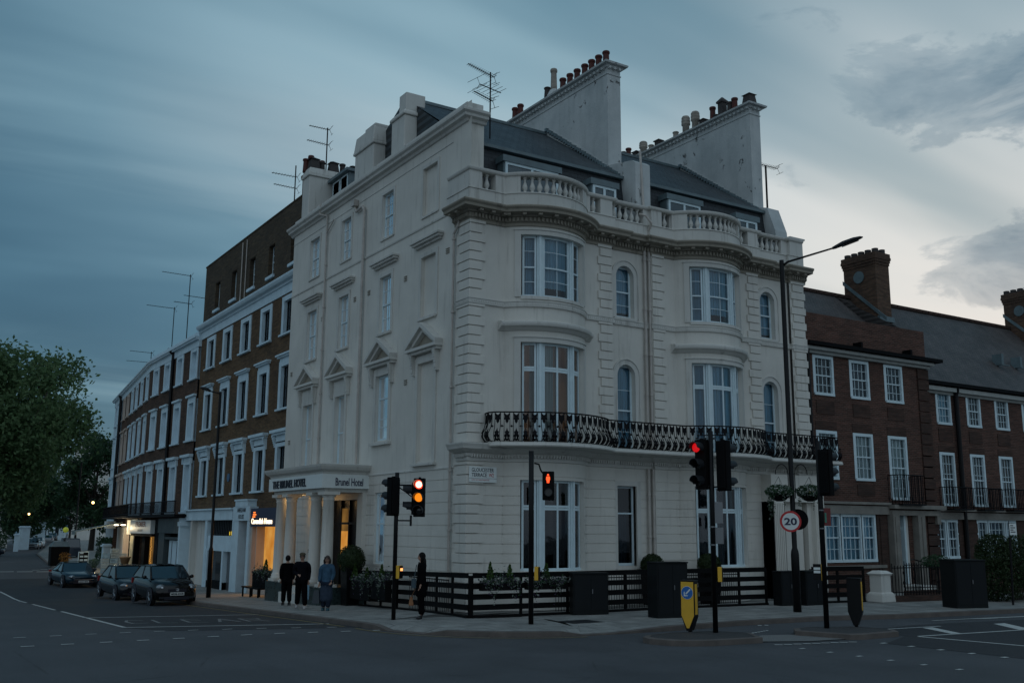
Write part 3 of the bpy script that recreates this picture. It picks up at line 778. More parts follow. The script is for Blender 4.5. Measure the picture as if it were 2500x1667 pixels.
# windows of the side wall
for k in 'ABC':
    a, b = Lop[k]
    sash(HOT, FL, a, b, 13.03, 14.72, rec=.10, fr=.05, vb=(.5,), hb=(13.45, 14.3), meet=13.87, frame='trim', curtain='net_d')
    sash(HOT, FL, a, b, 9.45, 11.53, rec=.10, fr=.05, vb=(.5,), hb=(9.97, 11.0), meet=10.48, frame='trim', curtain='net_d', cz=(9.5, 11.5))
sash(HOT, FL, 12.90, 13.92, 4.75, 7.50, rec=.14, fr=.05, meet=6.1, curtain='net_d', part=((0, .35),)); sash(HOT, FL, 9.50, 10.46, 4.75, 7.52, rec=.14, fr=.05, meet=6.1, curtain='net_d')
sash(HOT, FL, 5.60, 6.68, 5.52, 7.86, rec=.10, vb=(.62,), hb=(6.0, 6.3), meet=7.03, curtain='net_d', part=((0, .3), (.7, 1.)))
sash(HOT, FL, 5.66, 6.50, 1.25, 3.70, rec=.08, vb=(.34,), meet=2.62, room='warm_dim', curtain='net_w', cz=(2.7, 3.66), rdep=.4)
sash(HOT, FL, 11.35, 12.25, .9, 3.3, rec=.16, vb=(.5,), meet=2.1, room='warm_dim', rdep=.35)
# windows of the bows
for ui, u in enumerate(U):
    Fb = bowF(u['bow'], BC, BR)
    for (za, zb, meet, tr, lev) in ((9.72, 11.74, 10.70, None, 2), (5.02, 8.24, None, 7.42, 1), (1.22, 3.95, None, 3.12, 0)):
        rm = 'room_w' if (lev == 1 and ui == 0) else 'room'
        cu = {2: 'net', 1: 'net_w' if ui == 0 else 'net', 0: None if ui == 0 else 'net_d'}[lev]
        for (a, b) in ((-36.5, -22.5), (22.5, 36.5)):
            prt = (0, 1) if lev == 2 else ((0., 1.) if ui else (.55, 1.))
            sash(HOT, Fb, a, b, za, zb, rec=.14, meet=meet, hb=(za + (zb - za) * .25, za + (zb - za) * .75) if lev == 2 else ((tr - .04, tr + .04) if tr else ()), curtain=cu if lev else cu, room=rm, nu=3, bar=.07 if tr else .02, part=prt, rdep=.45)
        prt = (0, 1) if lev == 2 else ((0, .42), (.50, .64)) if ui == 0 else (0, 1)
        sash(HOT, Fb, -16., 16., za, zb, rec=.14, meet=meet, vb=(.5,), hb=(za + (zb - za) * .27, za + (zb - za) * .75) if lev == 2 else ((tr - .04, tr + .04) if tr else ()), curtain=cu, room=rm, nu=6, bar=.07 if tr else .02, part=prt, rdep=.45, cz=(za + .35, zb - .03) if lev == 2 else None)
        mu = MB()
        for s in (-1, 1):
            a = s * 19.2; mu.fbox(Fb, a - 2.9, a + 2.9, -.20, -.10, za, zb, 2); mu.fbox(Fb, a - 1.1, a + 1.1, -.10, -.05, za, zb, 1)
        mu.fbox(Fb, -37.5, 37.5, -.24, -.12, za - .005, za + .07, 12)
        mu.build('window_mullion', M['trim'], HOT)
    wa, wb = u['win']
    F2 = flatF(0, -SET, 1, 0, 0, -1)
    for (z0, zs, m) in ((5.02, 7.62, 6.45), (9.65, 11.10, 10.58)):
        rr = (wb - wa) / 2
        w_ = sash(HOT, F2, wa, wb, z0, zs + rr, rec=.16, meet=m, hb=(z0 + (m - z0) * .5, m + (zs + rr - m) * .45), bar=.016, curtain='net', cz=(z0 + .22, zs + rr), rdep=.5)
    if u['gw']: sash(HOT, F2, u['gw'][0], u['gw'][1], 1.30, 3.90, rec=.14, meet=3.0, curtain='net_d', part=((.05, .75),), cz=(1.35, 2.95))
# parapet
pr = MB()
pp = [(0, 1.4), (0, 0)] ; path = mainpath(start=((-.02, 1.35), (-.02, 0)), end=15.2)
pr.sweep(path, [(-.25, 12.5), (.10, 12.5), (.10, 13.08), (.13, 13.09), (.13, 13.13), (-.25, 13.13)])
pr.sweep(mainpath(start=((-.02, 1.3), (-.02, 0)), end=15.2), [(-.28, 13.68), (.10, 13.68), (.14, 13.71), (.16, 13.76), (.16, 13.80), (.10, 13.82), (-.28, 13.82)])
def psolid(a, b, o=0.): pr.box(a, b, -.09 - o, .22 - o, 13.12, 13.69)
pr.box(-.11, .22, .23, 1.3, 13.12, 13.69)
psolid(-.11, .36); psolid(.86, 1.30)
bal = []
for ui, u in enumerate(U):
    Fb = bowF(u['bow'], BC, BR); xb0 = u['bow'] - 1.6; xb1 = u['bow'] + 1.6
    pr.fbox(Fb, -BT - 3, -38.0, -.22, .09, 13.12, 13.69, 2); pr.fbox(Fb, 33.5, BT + 3, -.22, .09, 13.12, 13.69, 2)
    for k in range(10):
        a = -34.2 + k * 7.15; v = Fb(a, -.06, 0); bal.append((v.x, v.y))
    if ui == 0: bal.append((.61, .06)); psolid(xb1 - .15, 4.66); psolid(5.10, 5.62); bal.append((4.88, .06)); pr.box(5.55, 5.72, .03, .34, 13.12, 13.69); pr.box(7.10, 7.42, .03, .34, 13.12, 13.69); psolid(7.38, 7.86); psolid(8.34, 8.60); bal.append((8.10, .06))
    else: psolid(xb1 - .15, 11.72); psolid(12.16, 12.68); bal.append((11.94, .06)); pr.box(12.6, 12.8, .03, .34, 13.12, 13.69); pr.box(14.1, 14.46, .03, .34, 13.12, 13.69); psolid(14.46, 15.2)
for k in range(5): bal.append((5.88 + k * .265, .18)); bal.append((12.93 + k * .265, .18))
pr.box(14.42, 15.28, -.16, .42, 13.80, 13.86)
pr.build('parapet', M['stucco2'], HOT, bevel=.006)
prof = [(.075, 0), (.075, .05), (.045, .07), (.05, .10), (.088, .17), (.092, .22), (.07, .29), (.042, .37), (.036, .43), (.05, .45), (.036, .47), (.06, .50), (.075, .51), (.075, .56)]
b0 = MB(); b0.smooth = True; b0.lathe(prof, n=10); bo = b0.build('baluster', M['stucco2'], HOT, loc=(bal[0][0], bal[0][1], 13.125))
for p_ in bal[1:]:
    c = bo.copy(); COL.objects.link(c); c.location = (p_[0], p_[1], 13.125)
# roofs
for ui, (xa, xb, ya) in enumerate(((.6, 7.15, 1.0), (7.85, 14.5, 1.0))):
    rf = MB(); 
    P = [(ya - .02, 13.1), (ya + .28, 15.22), (6.2, 18.62), (8.5, 17.6), (8.5, 13.1)]
    rf.cur = 0
    rf.poly([(xa, P[0][0], P[0][1]), (xb, P[0][0], P[0][1]), (xb, P[1][0], P[1][1]), (xa, P[1][0], P[1][1])])
    rf.cur = 1
    rf.poly([(xa, P[1][0] - .08, P[1][1] + .06), (xb, P[1][0] - .08, P[1][1] + .06), (xb, 6.2, 18.62), (xa, 6.2, 18.62)])
    rf.poly([(xa, 6.2, 18.62), (xb, 6.2, 18.62), (xb, 9.5, 16.8), (xa, 9.5, 16.8)])
    rf.poly([(xa, y_, z_) for (y_, z_) in P]); rf.poly([(xb, y_, z_) for (y_, z_) in P])
    rf.cur = 2; rf.box(xa, xb, 6.10, 6.30, 18.58, 18.70)
    rf.box(xa, xb, ya + .10, ya + .34, 15.14, 15.25)
    for k in range(5):
        zz = 13.5 + k * .35
    r_ = rf.build('roof', [M['slate_dark'], M['slate'], M['lead']], HOT)
    if ui == 0: dorm = ((1.75, 3.92, 14.60), (5.42, 6.46, 14.52))
    else: dorm = ((8.95, 10.55, 14.62), (12.50, 13.58, 14.50))
    for (a, b, zt) in dorm:
        d = MB(); d.cur = 1; d.box(a - .12, b + .12, .70, 2.2, zt, zt + .22); d.box(a - .05, b + .05, .80, 2.2, 13.3, zt)
        dm = d.build('dormer', [M['trim'], M['lead']], HOT)
        F3 = flatF(0, .74, 1, 0, 0, -1)
        sash(dm, F3, a, b, 13.3, zt, rec=.0, vb=(.5,), fr=.09, bar=.10, curtain='net' if b - a < 1.7 else None, rdep=.05 if b - a < 0 else .3, pane='glass')
# rear range roof seen between the side stacks
rr_ = MB(); rr_.poly([(.75, 5.5, 16.0), (.75, 15.9, 16.0), (2.6, 15.9, 17.6), (2.6, 5.5, 17.6)]); rr_.poly([(2.6, 5.5, 17.6), (2.6, 15.9, 17.6), (8, 15.9, 17.6), (8, 5.5, 17.6)]); rr_.poly([(.75, 5.5, 15), (.75, 5.5, 16), (2.6, 5.5, 17.6), (8, 5.5, 17.6), (8, 5.5, 15)])
rr_.build('rear_roof', M['slate'], HOT)
dl = MB(); dl.cur = 1; dl.box(1.3, 2.6, 13.05, 15.0, 17.0, 17.95); dl.box(1.1, 2.6, 12.9, 15.1, 17.95, 18.08)
dlo = dl.build('dormer', [M['trim'], M['lead']], HOT)
F4 = flatF(1.28, 0, 0, 1, -1, 0); sash(dlo, F4, 13.2, 14.0, 17.1, 17.92, rec=0, vb=(), fr=.07, rdep=.02); sash(dlo, F4, 14.1, 14.9, 17.1, 17.92, rec=0, vb=(), fr=.07, rdep=.02)
# party wall slabs with their pots
def pot(kind, parent, x, y, z, h):
    mb = MB(); mb.smooth = True
    if kind in 'rkb':
        rr2 = .15
        mb.lathe([(rr2 * .95, -.05), (rr2 * .92, h * .1), (rr2 * .80, h * .75), (rr2 * .82, h * .84), (rr2 * 1.0, h * .86), (rr2 * 1.02, h * .95), (rr2 * .9, h), (rr2 * .7, h), (rr2 * .68, h * .9)], n=12)
        m = {'r': 'pot_r', 'k': 'pot_k', 'b': 'pot_g'}[kind]
    elif kind == 'l':      # louvred top
        mb.lathe([(.17, -.05), (.16, h * .5), (.21, h * .55), (.21, h * .62), (.17, h * .63), (.21, h * .70), (.21, h * .76), (.17, h * .77), (.20, h * .84), (.20, h * .88), (.15, h * .97), (.05, h)], n=12); m = 'pot_g'
    elif kind == 'q':      # square cowl
        mb.smooth = False; mb.box(-.14, .14, -.14, .14, -.05, h * .72); mb.box(-.19, .19, -.19, .19, h * .72, h * .80); mb.hexa([(-.19, -.19, h * .8), (.19, -.19, h * .8), (.19, .19, h * .8), (-.19, .19, h * .8), (-.03, -.03, h), (.03, -.03, h), (.03, .03, h), (-.03, .03, h)]); m = 'pot_k'
    else:                  # tapered black hood
        mb.smooth = False; mb.hexa([(-.24, -.24, -.05), (.24, -.24, -.05), (.24, .24, -.05), (-.24, .24, -.05), (-.17, -.17, h * .8), (.17, -.17, h * .8), (.17, .17, h * .8), (-.17, .17, h * .8)]); mb.hexa([(-.24, -.24, h * .8), (.24, -.24, h * .8), (.24, .24, h * .8), (-.24, .24, h * .8), (-.03, -.03, h), (.03, -.03, h), (.03, .03, h), (-.03, .03, h)]); m = 'pot_k'
    return mb.build('chimney_pot', M[m], parent, loc=(x, y, z))
def slabstack(x0, x1, y0, y1, zb, zt, pots, pier):
    s = MB(); s.box(x0, x1, y0, y1, zb, zt)
    s.sweep([(x0, y1), (x0, y0), (x1, y0), (x1, y1)], [(0, zt - .42), (.03, zt - .41), (.03, zt - .38), (0, zt - .36)])
    s.sweep([(x0, y1), (x0, y0), (x1, y0), (x1, y1)], [(0, zt - .16), (.06, zt - .14), (.10, zt - .06), (.22, zt - .03), (.24, zt + .04), (0, zt + .06)])
    along([(x0, y1), (x0, y0), (x1, y0)], .24, block(s, .09, .0, .13, zt - .20, zt - .10), .1)
    s.box(x0 - .02, x1 + .02, y0 - .02, y1, zt, zt + .09)
    s.prism([(x0 - .03, a, b) for (a, b) in pier], (x1 - x0 + .06, 0, 0))
    o = s.build('chimney_stack', M['plaster'], HOT)
    for (k, y, z, h) in pots: pot(k, o, (x0 + x1) / 2 - .05, y, z, h)
    return o
def plaster(name):
    m, nt, out = newmat(name); t = NT(nt); b = t.n('ShaderNodeBsdfPrincipled'); t.l(b.outputs[0], out.inputs[0]); b.inputs['Roughness'].default_value = .8
    co = t.objco(); n1 = t.noise(co, .8, 6, .65); c = t.mix(t.ramp(n1, [(.3, 0.), (.7, 1.)]), (.40, .43, .43), (.56, .58, .57))
    n2 = t.noise(t.mapping(co, scale=(1.2, 1.2, 1.0)), 1.7, 7, .72, .6); m2 = t.noise(co, .42, 2, .5)
    f = t.math('MULTIPLY', t.ramp(n2, [(.60, 0.), (.62, 1.)], 'LINEAR'), t.ramp(m2, [(.46, 0.), (.56, 1.)]))
    c = t.mix(t.math('MULTIPLY', f, .9), c, (.045, .040, .036))
    n3 = t.noise(t.mapping(co, scale=(3, 3, .3)), 1.2, 5, .6); c = t.mix(t.math('MULTIPLY', t.ramp(n3, [(.5, 0.), (.8, 1.)]), .4), c, (.24, .26, .25))
    t.l(c, b.inputs['Base Color']); bp = t.n('ShaderNodeBump'); bp.inputs['Strength'].default_value = .6; bp.inputs['Distance'].default_value = .02
    t.l(t.math('SUBTRACT', t.noise(co, 12, 5, .6), f), bp.inputs['Height']); t.l(bp.outputs[0], b.inputs['Normal']); return m
M['plaster'] = plaster('flaking_render')
slabstack(7.15, 7.78, 2.05, 9.3, 15.6, 20.10, [('r', 2.45, 20.18, .66), ('r', 2.92, 20.18, .68), ('r', 3.38, 20.18, .68), ('r', 3.84, 20.18, .68), ('r', 4.36, 20.18, .68), ('r', 4.86, 20.18, .68), ('r', 5.36, 20.18, .68), ('b', 6.02, 20.6, .95), ('k', 6.5, 20.5, .40), ('r', 8.6, 20.22, .70), ('r', 9.05, 20.22, .70), ('k', 7.3, 20.18, .14), ('k', 7.8, 20.18, .12)],
          [(.45, 13.1), (.45, 15.60), (.62, 15.72), (2.1, 15.98), (3.6, 17.15), (6.2, 18.95), (8.2, 18.95), (8.2, 13.1)])
slabstack(14.5, 15.10, 1.78, 10.8, 15.3, 20.12, [('h', 2.0, 20.2, .58), ('r', 2.85, 20.2, .66), ('k', 3.14, 20.2, .58), ('q', 3.6, 20.2, .98), ('r', 4.2, 20.2, .74), ('k', 4.0, 20.2, .30), ('q', 4.8, 20.2, .44), ('l', 5.32, 20.18, .98), ('l', 5.95, 20.18, .98), ('b', 6.65, 20.2, .42), ('q', 7.85, 20.2, .50), ('b', 8.4, 20.2, .36), ('l', 8.97, 20.2, .74), ('q', 9.5, 20.2, .46), ('r', 10.1, 20.3, .66), ('k', 10.5, 20.4, .5)],
          [(.55, 13.1), (.62, 14.3), (1.0, 15.35), (1.8, 15.6), (3.6, 17.05), (6.2, 18.95), (8.2, 18.95), (8.2, 13.1)])
# rounded base of the tall buff pot
dm = MB(); dm.smooth = True; dm.lathe([(.34, 0), (.30, .22), (.20, .42), (.1, .5)], c=(7.42, 6.0, 20.15), n=12); dm.build('pot_base', M['plaster'], HOT)
# verge tiles along the party walls
vt = MB()
for (x, pts) in ((7.10, [(1.3, 15.35), (6.15, 18.85)]), (14.46, [(1.3, 15.30), (6.15, 18.80)])):
    vt = MB()
    for k in range(30):
        t_ = k / 30; y_ = pts[0][0] + (pts[1][0] - pts[0][0]) * t_; z_ = pts[0][1] + (pts[1][1] - pts[0][1]) * t_
        vt.box(x - .10, x + .10, y_, y_ + .13, z_ - .04, z_ + .07 + .02 * (k % 2))
    vt.build('verge', M['lead'], HOT)
# square stuccoed stacks on the side wall
def sqstack(x0, x1, y0, y1, zb, zm, zt, zt2, pots=()):
    s = MB(); s.box(x0, x1, y0, y1, zb, zm); s.box(x0 - .07, x1 + .07, y0 - .07, y1 + .07, zm, zm + .12)
    s.hexa([(x0 - .05, y0 - .05, zm + .12), (x1 + .05, y0 - .05, zm + .12), (x1 + .05, y1 + .05, zm + .12), (x0 - .05, y1 + .05, zm + .12), (x0 + .02, y0 + .02, zt), (x1 - .02, y0 + .02, zt), (x1 - .02, y1 - .02, zt), (x0 + .02, y1 - .02, zt)])
    if zt2: s.box(x0 + .05, x1 - .05, y0 + .02, y0 + (y1 - y0) * .55, zt - .02, zt2)
    o = s.build('chimney_stack', M['stucco2'], HOT, bevel=.03)
    for p_ in pots: pot(*([p_[0], o] + list(p_[1:])))
sqstack(.10, 1.0, 5.15, 6.25, 15.5, 17.50, 17.72, 18.40, ())
sqstack(.10, 1.05, 7.85, 9.65, 15.5, 17.28, 18.02, 18.15, ())
sqstack(.25, 3.2, 15.15, 16.0, 15.5, 18.20, 18.62, None, (('h', .55, 15.5, 18.6, .62), ('k', 1.0, 15.6, 18.6, .50), ('h', 1.5, 15.5, 18.6, .62), ('k', 2.0, 15.6, 18.6, .62), ('h', 2.5, 15.5, 18.6, .62), ('k', 3.0, 15.6, 18.6, .60), ('r', .30, 15.85, 18.6, .60)))
# rain pipes
pi = MB()
pi.tube([(-.10, 8.08, 14.6), (-.10, 8.08, 4.75)], .055); pi.tube([(-.10, 8.08, 14.55), (-.10, 8.25, 14.75), (-.10, 8.85, 14.70), (-.10, 9.0, 14.9), (-.10, 9.0, 15.15)], .055); pi.box(-.22, -.02, 8.85, 9.15, 14.95, 15.2)
pi.build('rain_pipe', M['pipe'], HOT); pi = MB()
pi.tube([(-.25, 12.35, 15.95), (-.25, 12.35, 15.5), (-.08, 11.95, 15.35), (-.08, 11.95, 4.75)], .045); pi.tube([(-.08, 11.95, 14.6), (-.08, 11.2, 15.0)], .03)
for z_ in (13.2, 11.4, 9.6, 7.8, 6.0): pi.lathe([(.065, z_), (.065, z_ + .06)], c=(-.08, 11.95, 0), n=8)
pi.build('rain_pipe', M['pipe'], HOT); pi = MB()
pi.tube([(-.09, .60, 12.2), (-.09, .66, 12.0), (-.09, .92, 11.8), (-.09, .92, -.2)], .045)
for z_ in (11.6, 9.2, 6.8, 4.2, 2.4): pi.lathe([(.065, z_), (.065, z_ + .06)], c=(-.09, .92, 0), n=8)
pi.build('rain_pipe', M['pipe'], HOT)
for (x_, top) in ((7.12, 12.2), (7.32, 12.95)):
    pi = MB()
    pi.tube([(x_, .03, top), (x_, .03, 5.0)], .05); pi.tube([(x_, .03, 4.5), (x_, .03, 0.)], .05)
    for z_ in (11.8, 10.0, 8.4, 7.0, 5.6, 3.6, 2.2): pi.lathe([(.07, z_), (.07, z_ + .07)], c=(x_, .03, 0), n=8)
    pi.build('rain_pipe', M['pipe'], HOT)
pi = MB()
pi.tube([(7.32, -.02, 12.9), (7.28, -.20, 13.15), (7.05, -.16, 13.4), (6.98, .1, 13.5)], .045)
pi.build('swan_neck_pipe', M['pipe'], HOT); pi = MB()
pi.tube([(7.40, .5, 16.1), (7.40, .42, 15.0), (7.40, .35, 13.7)], .045)
pi.build('roof_pipe', M['pipe'], HOT)
# hotel porch on the side street
pt = MB()
pt.box(-1.62, 0, 7.22, 12.55, 3.86, 4.33)
pt.sweep([(0, 12.6), (-1.66, 12.6), (-1.66, 7.16), (0, 7.16)][::1], [(0, 4.30), (.04, 4.33), (.08, 4.42), (.20, 4.50), (.26, 4.60), (.28, 4.68), (0, 4.72)])
pt.box(-1.66, .0, 7.16, 12.6, 4.3, 4.72); pt.box(-1.60, 0, 7.24, 12.5, 3.72, 3.87)
PO = pt.build('porch_roof', M['stone_porch'] if 'stone_porch' in M else M['stucco2'], HOT)
sg = MB(); sg.box(-1.78, -1.62, 7.08, 12.66, 3.85, 4.34); sg.box(-1.619, .0, 7.08, 7.22, 3.852, 4.338); SG = sg.build('sign_board', M['signwhite'], HOT)
for i_, yc in enumerate((7.45, 8.60, 11.15, 12.28)):
    c = MB(); c.smooth = True
    c.lathe([(.29, .52), (.29, .60), (.26, .62), (.275, .68), (.24, .72), (.225, .76), (.215, 1.8), (.19, 3.42), (.21, 3.44), (.21, 3.48), (.19, 3.50), (.25, 3.60), (.26, 3.62)], c=(-1.36, yc, 0), n=18)
    c.smooth = False; c.box(-1.66, -1.06, yc - .30, yc + .30, 3.62, 3.73); c.box(-1.66, -1.06, yc - .30, yc + .30, .44, .53)
    c.build('column', M['stucco'], HOT)
pl = MB()
for yc in (7.45, 12.28): pl = MB(); pl.box(-.16, .0, yc - .24, yc + .24, -.4, 3.72); pl.build('pilaster', M['stucco'], HOT)
M['marble'] = pbr('green_marble', (.030, .050, .050), .3, var=.5, vscale=3)
for (a_, b_) in ((7.05, 8.95), (10.80, 12.65)): ps = MB(); ps.box(-1.74, 0, a_, b_, -.8, .44); ps.build('plinth', M['marble'], HOT)
st = MB(); st.box(-1.5, 0, 8.95, 10.8, -.8, .34); st.box(-1.85, -1.5, 8.95, 10.8, -.8, .12); st.build('steps', M['stucco2'], HOT)
dr = MB(); dr.box(.29, .34, 7.7, 11.0, .3, 3.55); dr.box(.20, .29, 9.2, 9.28, .35, 3.5); dr.box(.20, .29, 10.0, 10.08, .35, 3.5); dr.box(.2, .29, 7.75, 10.95, 2.6, 2.68); D_ = dr.build('entrance_door', M['black_paint'], HOT)
dg = MB(); dg.box(.24, .285, 9.32, 9.98, .95, 3.2); dg.build('door_glass', M['warm_dim'], D_)
dg = MB(); dg.box(.225, .245, 9.34, 9.96, 1.2, 2.35); dg.build('lit_panel', M['warm'], D_)
ll = MB(); ll.lathe([(.09, 3.66), (.09, 3.71)], c=(-.8, 9.9, 0), n=10); LL = ll.build('porch_lamp', M['lamp_w'], HOT)
for (y_, e_) in ((9.9, 3.5), (11.9, 7.)):
    pl_ = bpy.data.lights.new('porch_light', 'POINT'); pl_.energy = e_; pl_.color = (1., .60, .24); pl_.shadow_soft_size = .1
    lo_ = bpy.data.objects.new('porch_light', pl_); lo_.location = (-.8, y_, 3.5); link(lo_, HOT)
# lettering on the porch
text_mesh('lettering', 'THE BRUNEL HOTEL', M['ink'], SG, 3.55, .30, lambda x, y, d: Vector((-1.785 - d * 8, 12.15 - x, 3.94 + y)), bold=.012)
text_mesh('lettering', 'Brunel Hotel', M['inkblue'], SG, 1.05, .27, lambda x, y, d: Vector((-1.28 + x, 7.075 - d * 3, 3.94 + y)), bold=.008)
# doorcase at the right end of the front
pc = MB()
pc.box(12.43, 15.20, -.50, .15, 3.50, 4.48)
pc.fbox(FR, 12.43, 12.50, 0, .5, -.5, 3.5); 
for (a, b) in ((12.43, 12.50), (12.55, 13.05), (14.72, 15.20)):
    pc.box(a, b, -.50, .0, -.6, 3.5)
for (a, b) in ((12.57, 13.03), (14.74, 15.18)):
    for k in range(5): pc.box(a + .03 + k * .09, a + .075 + k * .09, -.53, -.50, .3, 3.45)
pc.box(13.40, 14.30, -.22, .1, -.6, 3.5); pc.box(13.05, 13.18, -.3, .1, -.6, 3.5); pc.box(14.5, 14.72, -.3, .1, -.6, 3.5)
pc.build('doorcase', M['stucco'], HOT)
# balcony
bl = MB()
OFF = .92
def balpath(off):
    P = [(.62, 0.), (.55, -off + .45)]
    for k in range(5): a = R(180 - 18 * k * 1.0); P.append((.55 + .42 + .42 * math.cos(a) , -off + .42 - .42 * math.sin(a)))
    def ring(u, t0, t1, n=14):
        rr = BR + off; return [(u['bow'] + rr * math.sin(R(t0 + (t1 - t0) * k / n)), BC - rr * math.cos(R(t0 + (t1 - t0) * k / n))) for k in range(n + 1)]
    tt = math.degrees(math.acos((BC + off) / (BR + off)))
    P += ring(U[0], -22, tt) + ring(U[1], -tt, tt) + [(13.0, -off), (14.6, -off), (15.8, -off), (15.8, -.1)]
    Q = [P[0]]
    for p_ in P[1:]:
        if (Vector(p_) - Vector(Q[-1])).length > .03: Q.append(p_)
    return Q
bpth = balpath(OFF)
bl.sweep(bpth, [(-.9, 4.90), (.0, 4.90), (.04, 4.92), (.05, 4.96), (.03, 4.99), (.03, 5.04), (-.9, 5.04)])
flr = MB(); flr.poly([(p_[0], p_[1], 4.97) for p_ in bpth] + [(16.1, .1, 4.97), (.62, .1, 4.97)]); 
bl.poly([(p_[0], p_[1], 4.93) for p_ in bpth] + [(15.8, .15, 4.93), (.62, .15, 4.93)])
bl.poly([(p_[0], p_[1], 5.02) for p_ in bpth] + [(15.8, .15, 5.02), (.62, .15, 5.02)])
bl.build('balcony', M['stucco2'], HOT)
rl = MB(); rp = balpath(OFF - .16)
rl.sweep(rp, [(-.02, 5.93), (.02, 5.93), (.025, 5.95), (.02, 5.97), (-.02, 5.97)]); rl.sweep(rp, [(-.015, 5.07), (.015, 5.07), (.015, 5.09), (-.015, 5.09)])
bz = [(5.05, .01), (5.13, .10), (5.22, .155), (5.31, .15), (5.40, .10), (5.50, .045), (5.62, .01), (5.78, .0), (5.94, 0)]
def bofs(z):
    for k in range(len(bz) - 1):
        if bz[k][0] <= z <= bz[k + 1][0]:
            f = (z - bz[k][0]) / (bz[k + 1][0] - bz[k][0]); return bz[k][1] * (1 - f) + bz[k + 1][1] * f
    return 0
cnt = [0]
def ornament(p, t, n):
    w = .088
    def Q(u, z, e=0.): v = p + t * u + n * (bofs(z) + e); return (v.x, v.y, z)
    for s in (-1, 1):
        pts = [Q(s * w, z) for (z, o_) in bz]
        for k in range(len(pts) - 1):
            a, b = Vector(pts[k]), Vector(pts[k + 1]); nn = Vector((n.x, n.y, 0)) * .010; tt_ = Vector((t.x, t.y, 0)) * .009
            rl.hexa([a - nn - tt_, a - nn + tt_, a + nn + tt_, a + nn - tt_, b - nn - tt_, b - nn + tt_, b + nn + tt_, b + nn - tt_])
    def leaf(pts):
        for e in (-.006, .006): rl.poly([Q(u, z, e) for (u, z) in pts])
    # lower palmette
    leaf([(-.085, 5.08), (-.06, 5.17), (-.085, 5.22), (-.055, 5.27), (-.070, 5.35), (-.03, 5.37), (0, 5.47), (0, 5.22), (-.012, 5.16), (-.03, 5.10)])
    leaf([(.085, 5.08), (.06, 5.17), (.085, 5.22), (.055, 5.27), (.070, 5.35), (.03, 5.37), (0, 5.47), (0, 5.22), (.012, 5.16), (.03, 5.10)])
    leaf([(-.03, 5.08), (.03, 5.08), (.02, 5.14), (-.02, 5.14)])
    # upper scroll
    leaf([(-.085, 5.93), (-.05, 5.90), (0, 5.86), (0, 5.60), (-.045, 5.66), (-.05, 5.72), (-.085, 5.72), (-.07, 5.80)])
    leaf([(.085, 5.93), (.05, 5.90), (0, 5.86), (0, 5.60), (.045, 5.66), (.05, 5.72), (.085, 5.72), (.07, 5.80)])
    # boss tying neighbouring panels
    v = p + t * .14 + n * bofs(5.52); rl.lathe([(.028, 5.49), (.034, 5.52), (.028, 5.55)], c=(v.x, v.y, 0), n=6)
    v = p + t * .14 + n * bofs(5.52)
    a = p + t * .075 + n * bofs(5.52); b = p + t * .205 + n * bofs(5.52); rl.tube([(a.x, a.y, 5.52), (b.x, b.y, 5.52)], .008, n=4)
along(rp, .28, ornament, .12)
rl.build('balcony_railing', M['iron'], HOT, fixn=False)
# vents and small fixings on the side wall
vv_ = MB()
for (y_, z_) in ((1.45, 11.3), (4.5, 11.0), (7.6, 11.1), (8.9, 11.1), (12.2, 10.9), (4.3, 7.3), (15.6, 9.0), (15.5, 6.0)):
    vv_ = MB()
    for k in range(3): vv_.fbox(FL, y_ - .11, y_ + .11, 0, .03, z_ + k * .07, z_ + k * .07 + .03)
    vv_.build('vent', M['stone_dirty'], HOT)
# ------------------------------------------------------------------ brick terraces
def simple_window(parent, F, ua, ub, za, zb, rec=.16, vb=(.5,), hb=(), meet=None, fr=.05, bar=.03, frame='trim', pane='glassdark', curtain=None, name='window', nu=1):
    """distant window: frame and bars, with a pane and, where seen, a drawn curtain as its sub-parts"""
    mb = MB(); o0, o1 = -rec - .05, -rec
    mb.fbox(F, ua, ua + fr, o0, o1, za, zb); mb.fbox(F, ub - fr, ub, o0, o1, za, zb); mb.fbox(F, ua + fr, ub - fr, o0, o1, za, za + fr); mb.fbox(F, ua + fr, ub - fr, o0, o1, zb - fr, zb)
    if meet: mb.fbox(F, ua + fr, ub - fr, o0 + .01, o1 + .01, meet - .03, meet + .03)
    for t in vb: u = ua + (ub - ua) * t; mb.fbox(F, u - bar / 2, u + bar / 2, o0 + .012, o1 - .01, za + fr, zb - fr)
    for z in hb: mb.fbox(F, ua + fr, ub - fr, o0 + .014, o1 - .012, z - bar / 2, z + bar / 2)
    w = mb.build(name, M[frame], parent)
    p = MB(); p.poly((F(ua + fr * .5, o0 + .02, za), F(ub - fr * .5, o0 + .02, za), F(ub - fr * .5, o0 + .02, zb), F(ua + fr * .5, o0 + .02, zb)))
    p.build('pane', M[pane], w, fixn=False)
    if curtain:
        c = MB(); n = 12
        for k in range(n):
            a = ua + (ub - ua) * k / n; b = ua + (ub - ua) * (k + 1) / n; d0 = -rec - .16 - .02 * (k % 2); d1 = -rec - .16 - .02 * ((k + 1) % 2)
            c.poly((F(a, d0, za), F(b, d1, za), F(b, d1, zb), F(a, d0, zb)))
        c.poly((F(ua, -rec - .3, za), F(ub, -rec - .3, za), F(ub, -rec - .3, zb), F(ua, -rec - .3, zb)))
        c.build('curtain', M[curtain], w, fixn=False)
    return w
def surround(mb, F, a, b, za, zb, w, o1, o0, sill=.09, so=.10):
    """painted surround that also lines the reveal"""
    mb.fbox(F, a - w, a, o0, o1, za, zb + w * .8); mb.fbox(F, b, b + w, o0, o1, za, zb + w * .8); mb.fbox(F, a, b, o0, o1, zb, zb + w * .8)
    if sill: mb.fbox(F, a - w - .06, b + w + .06, o0, o1 + so, za - sill, za)
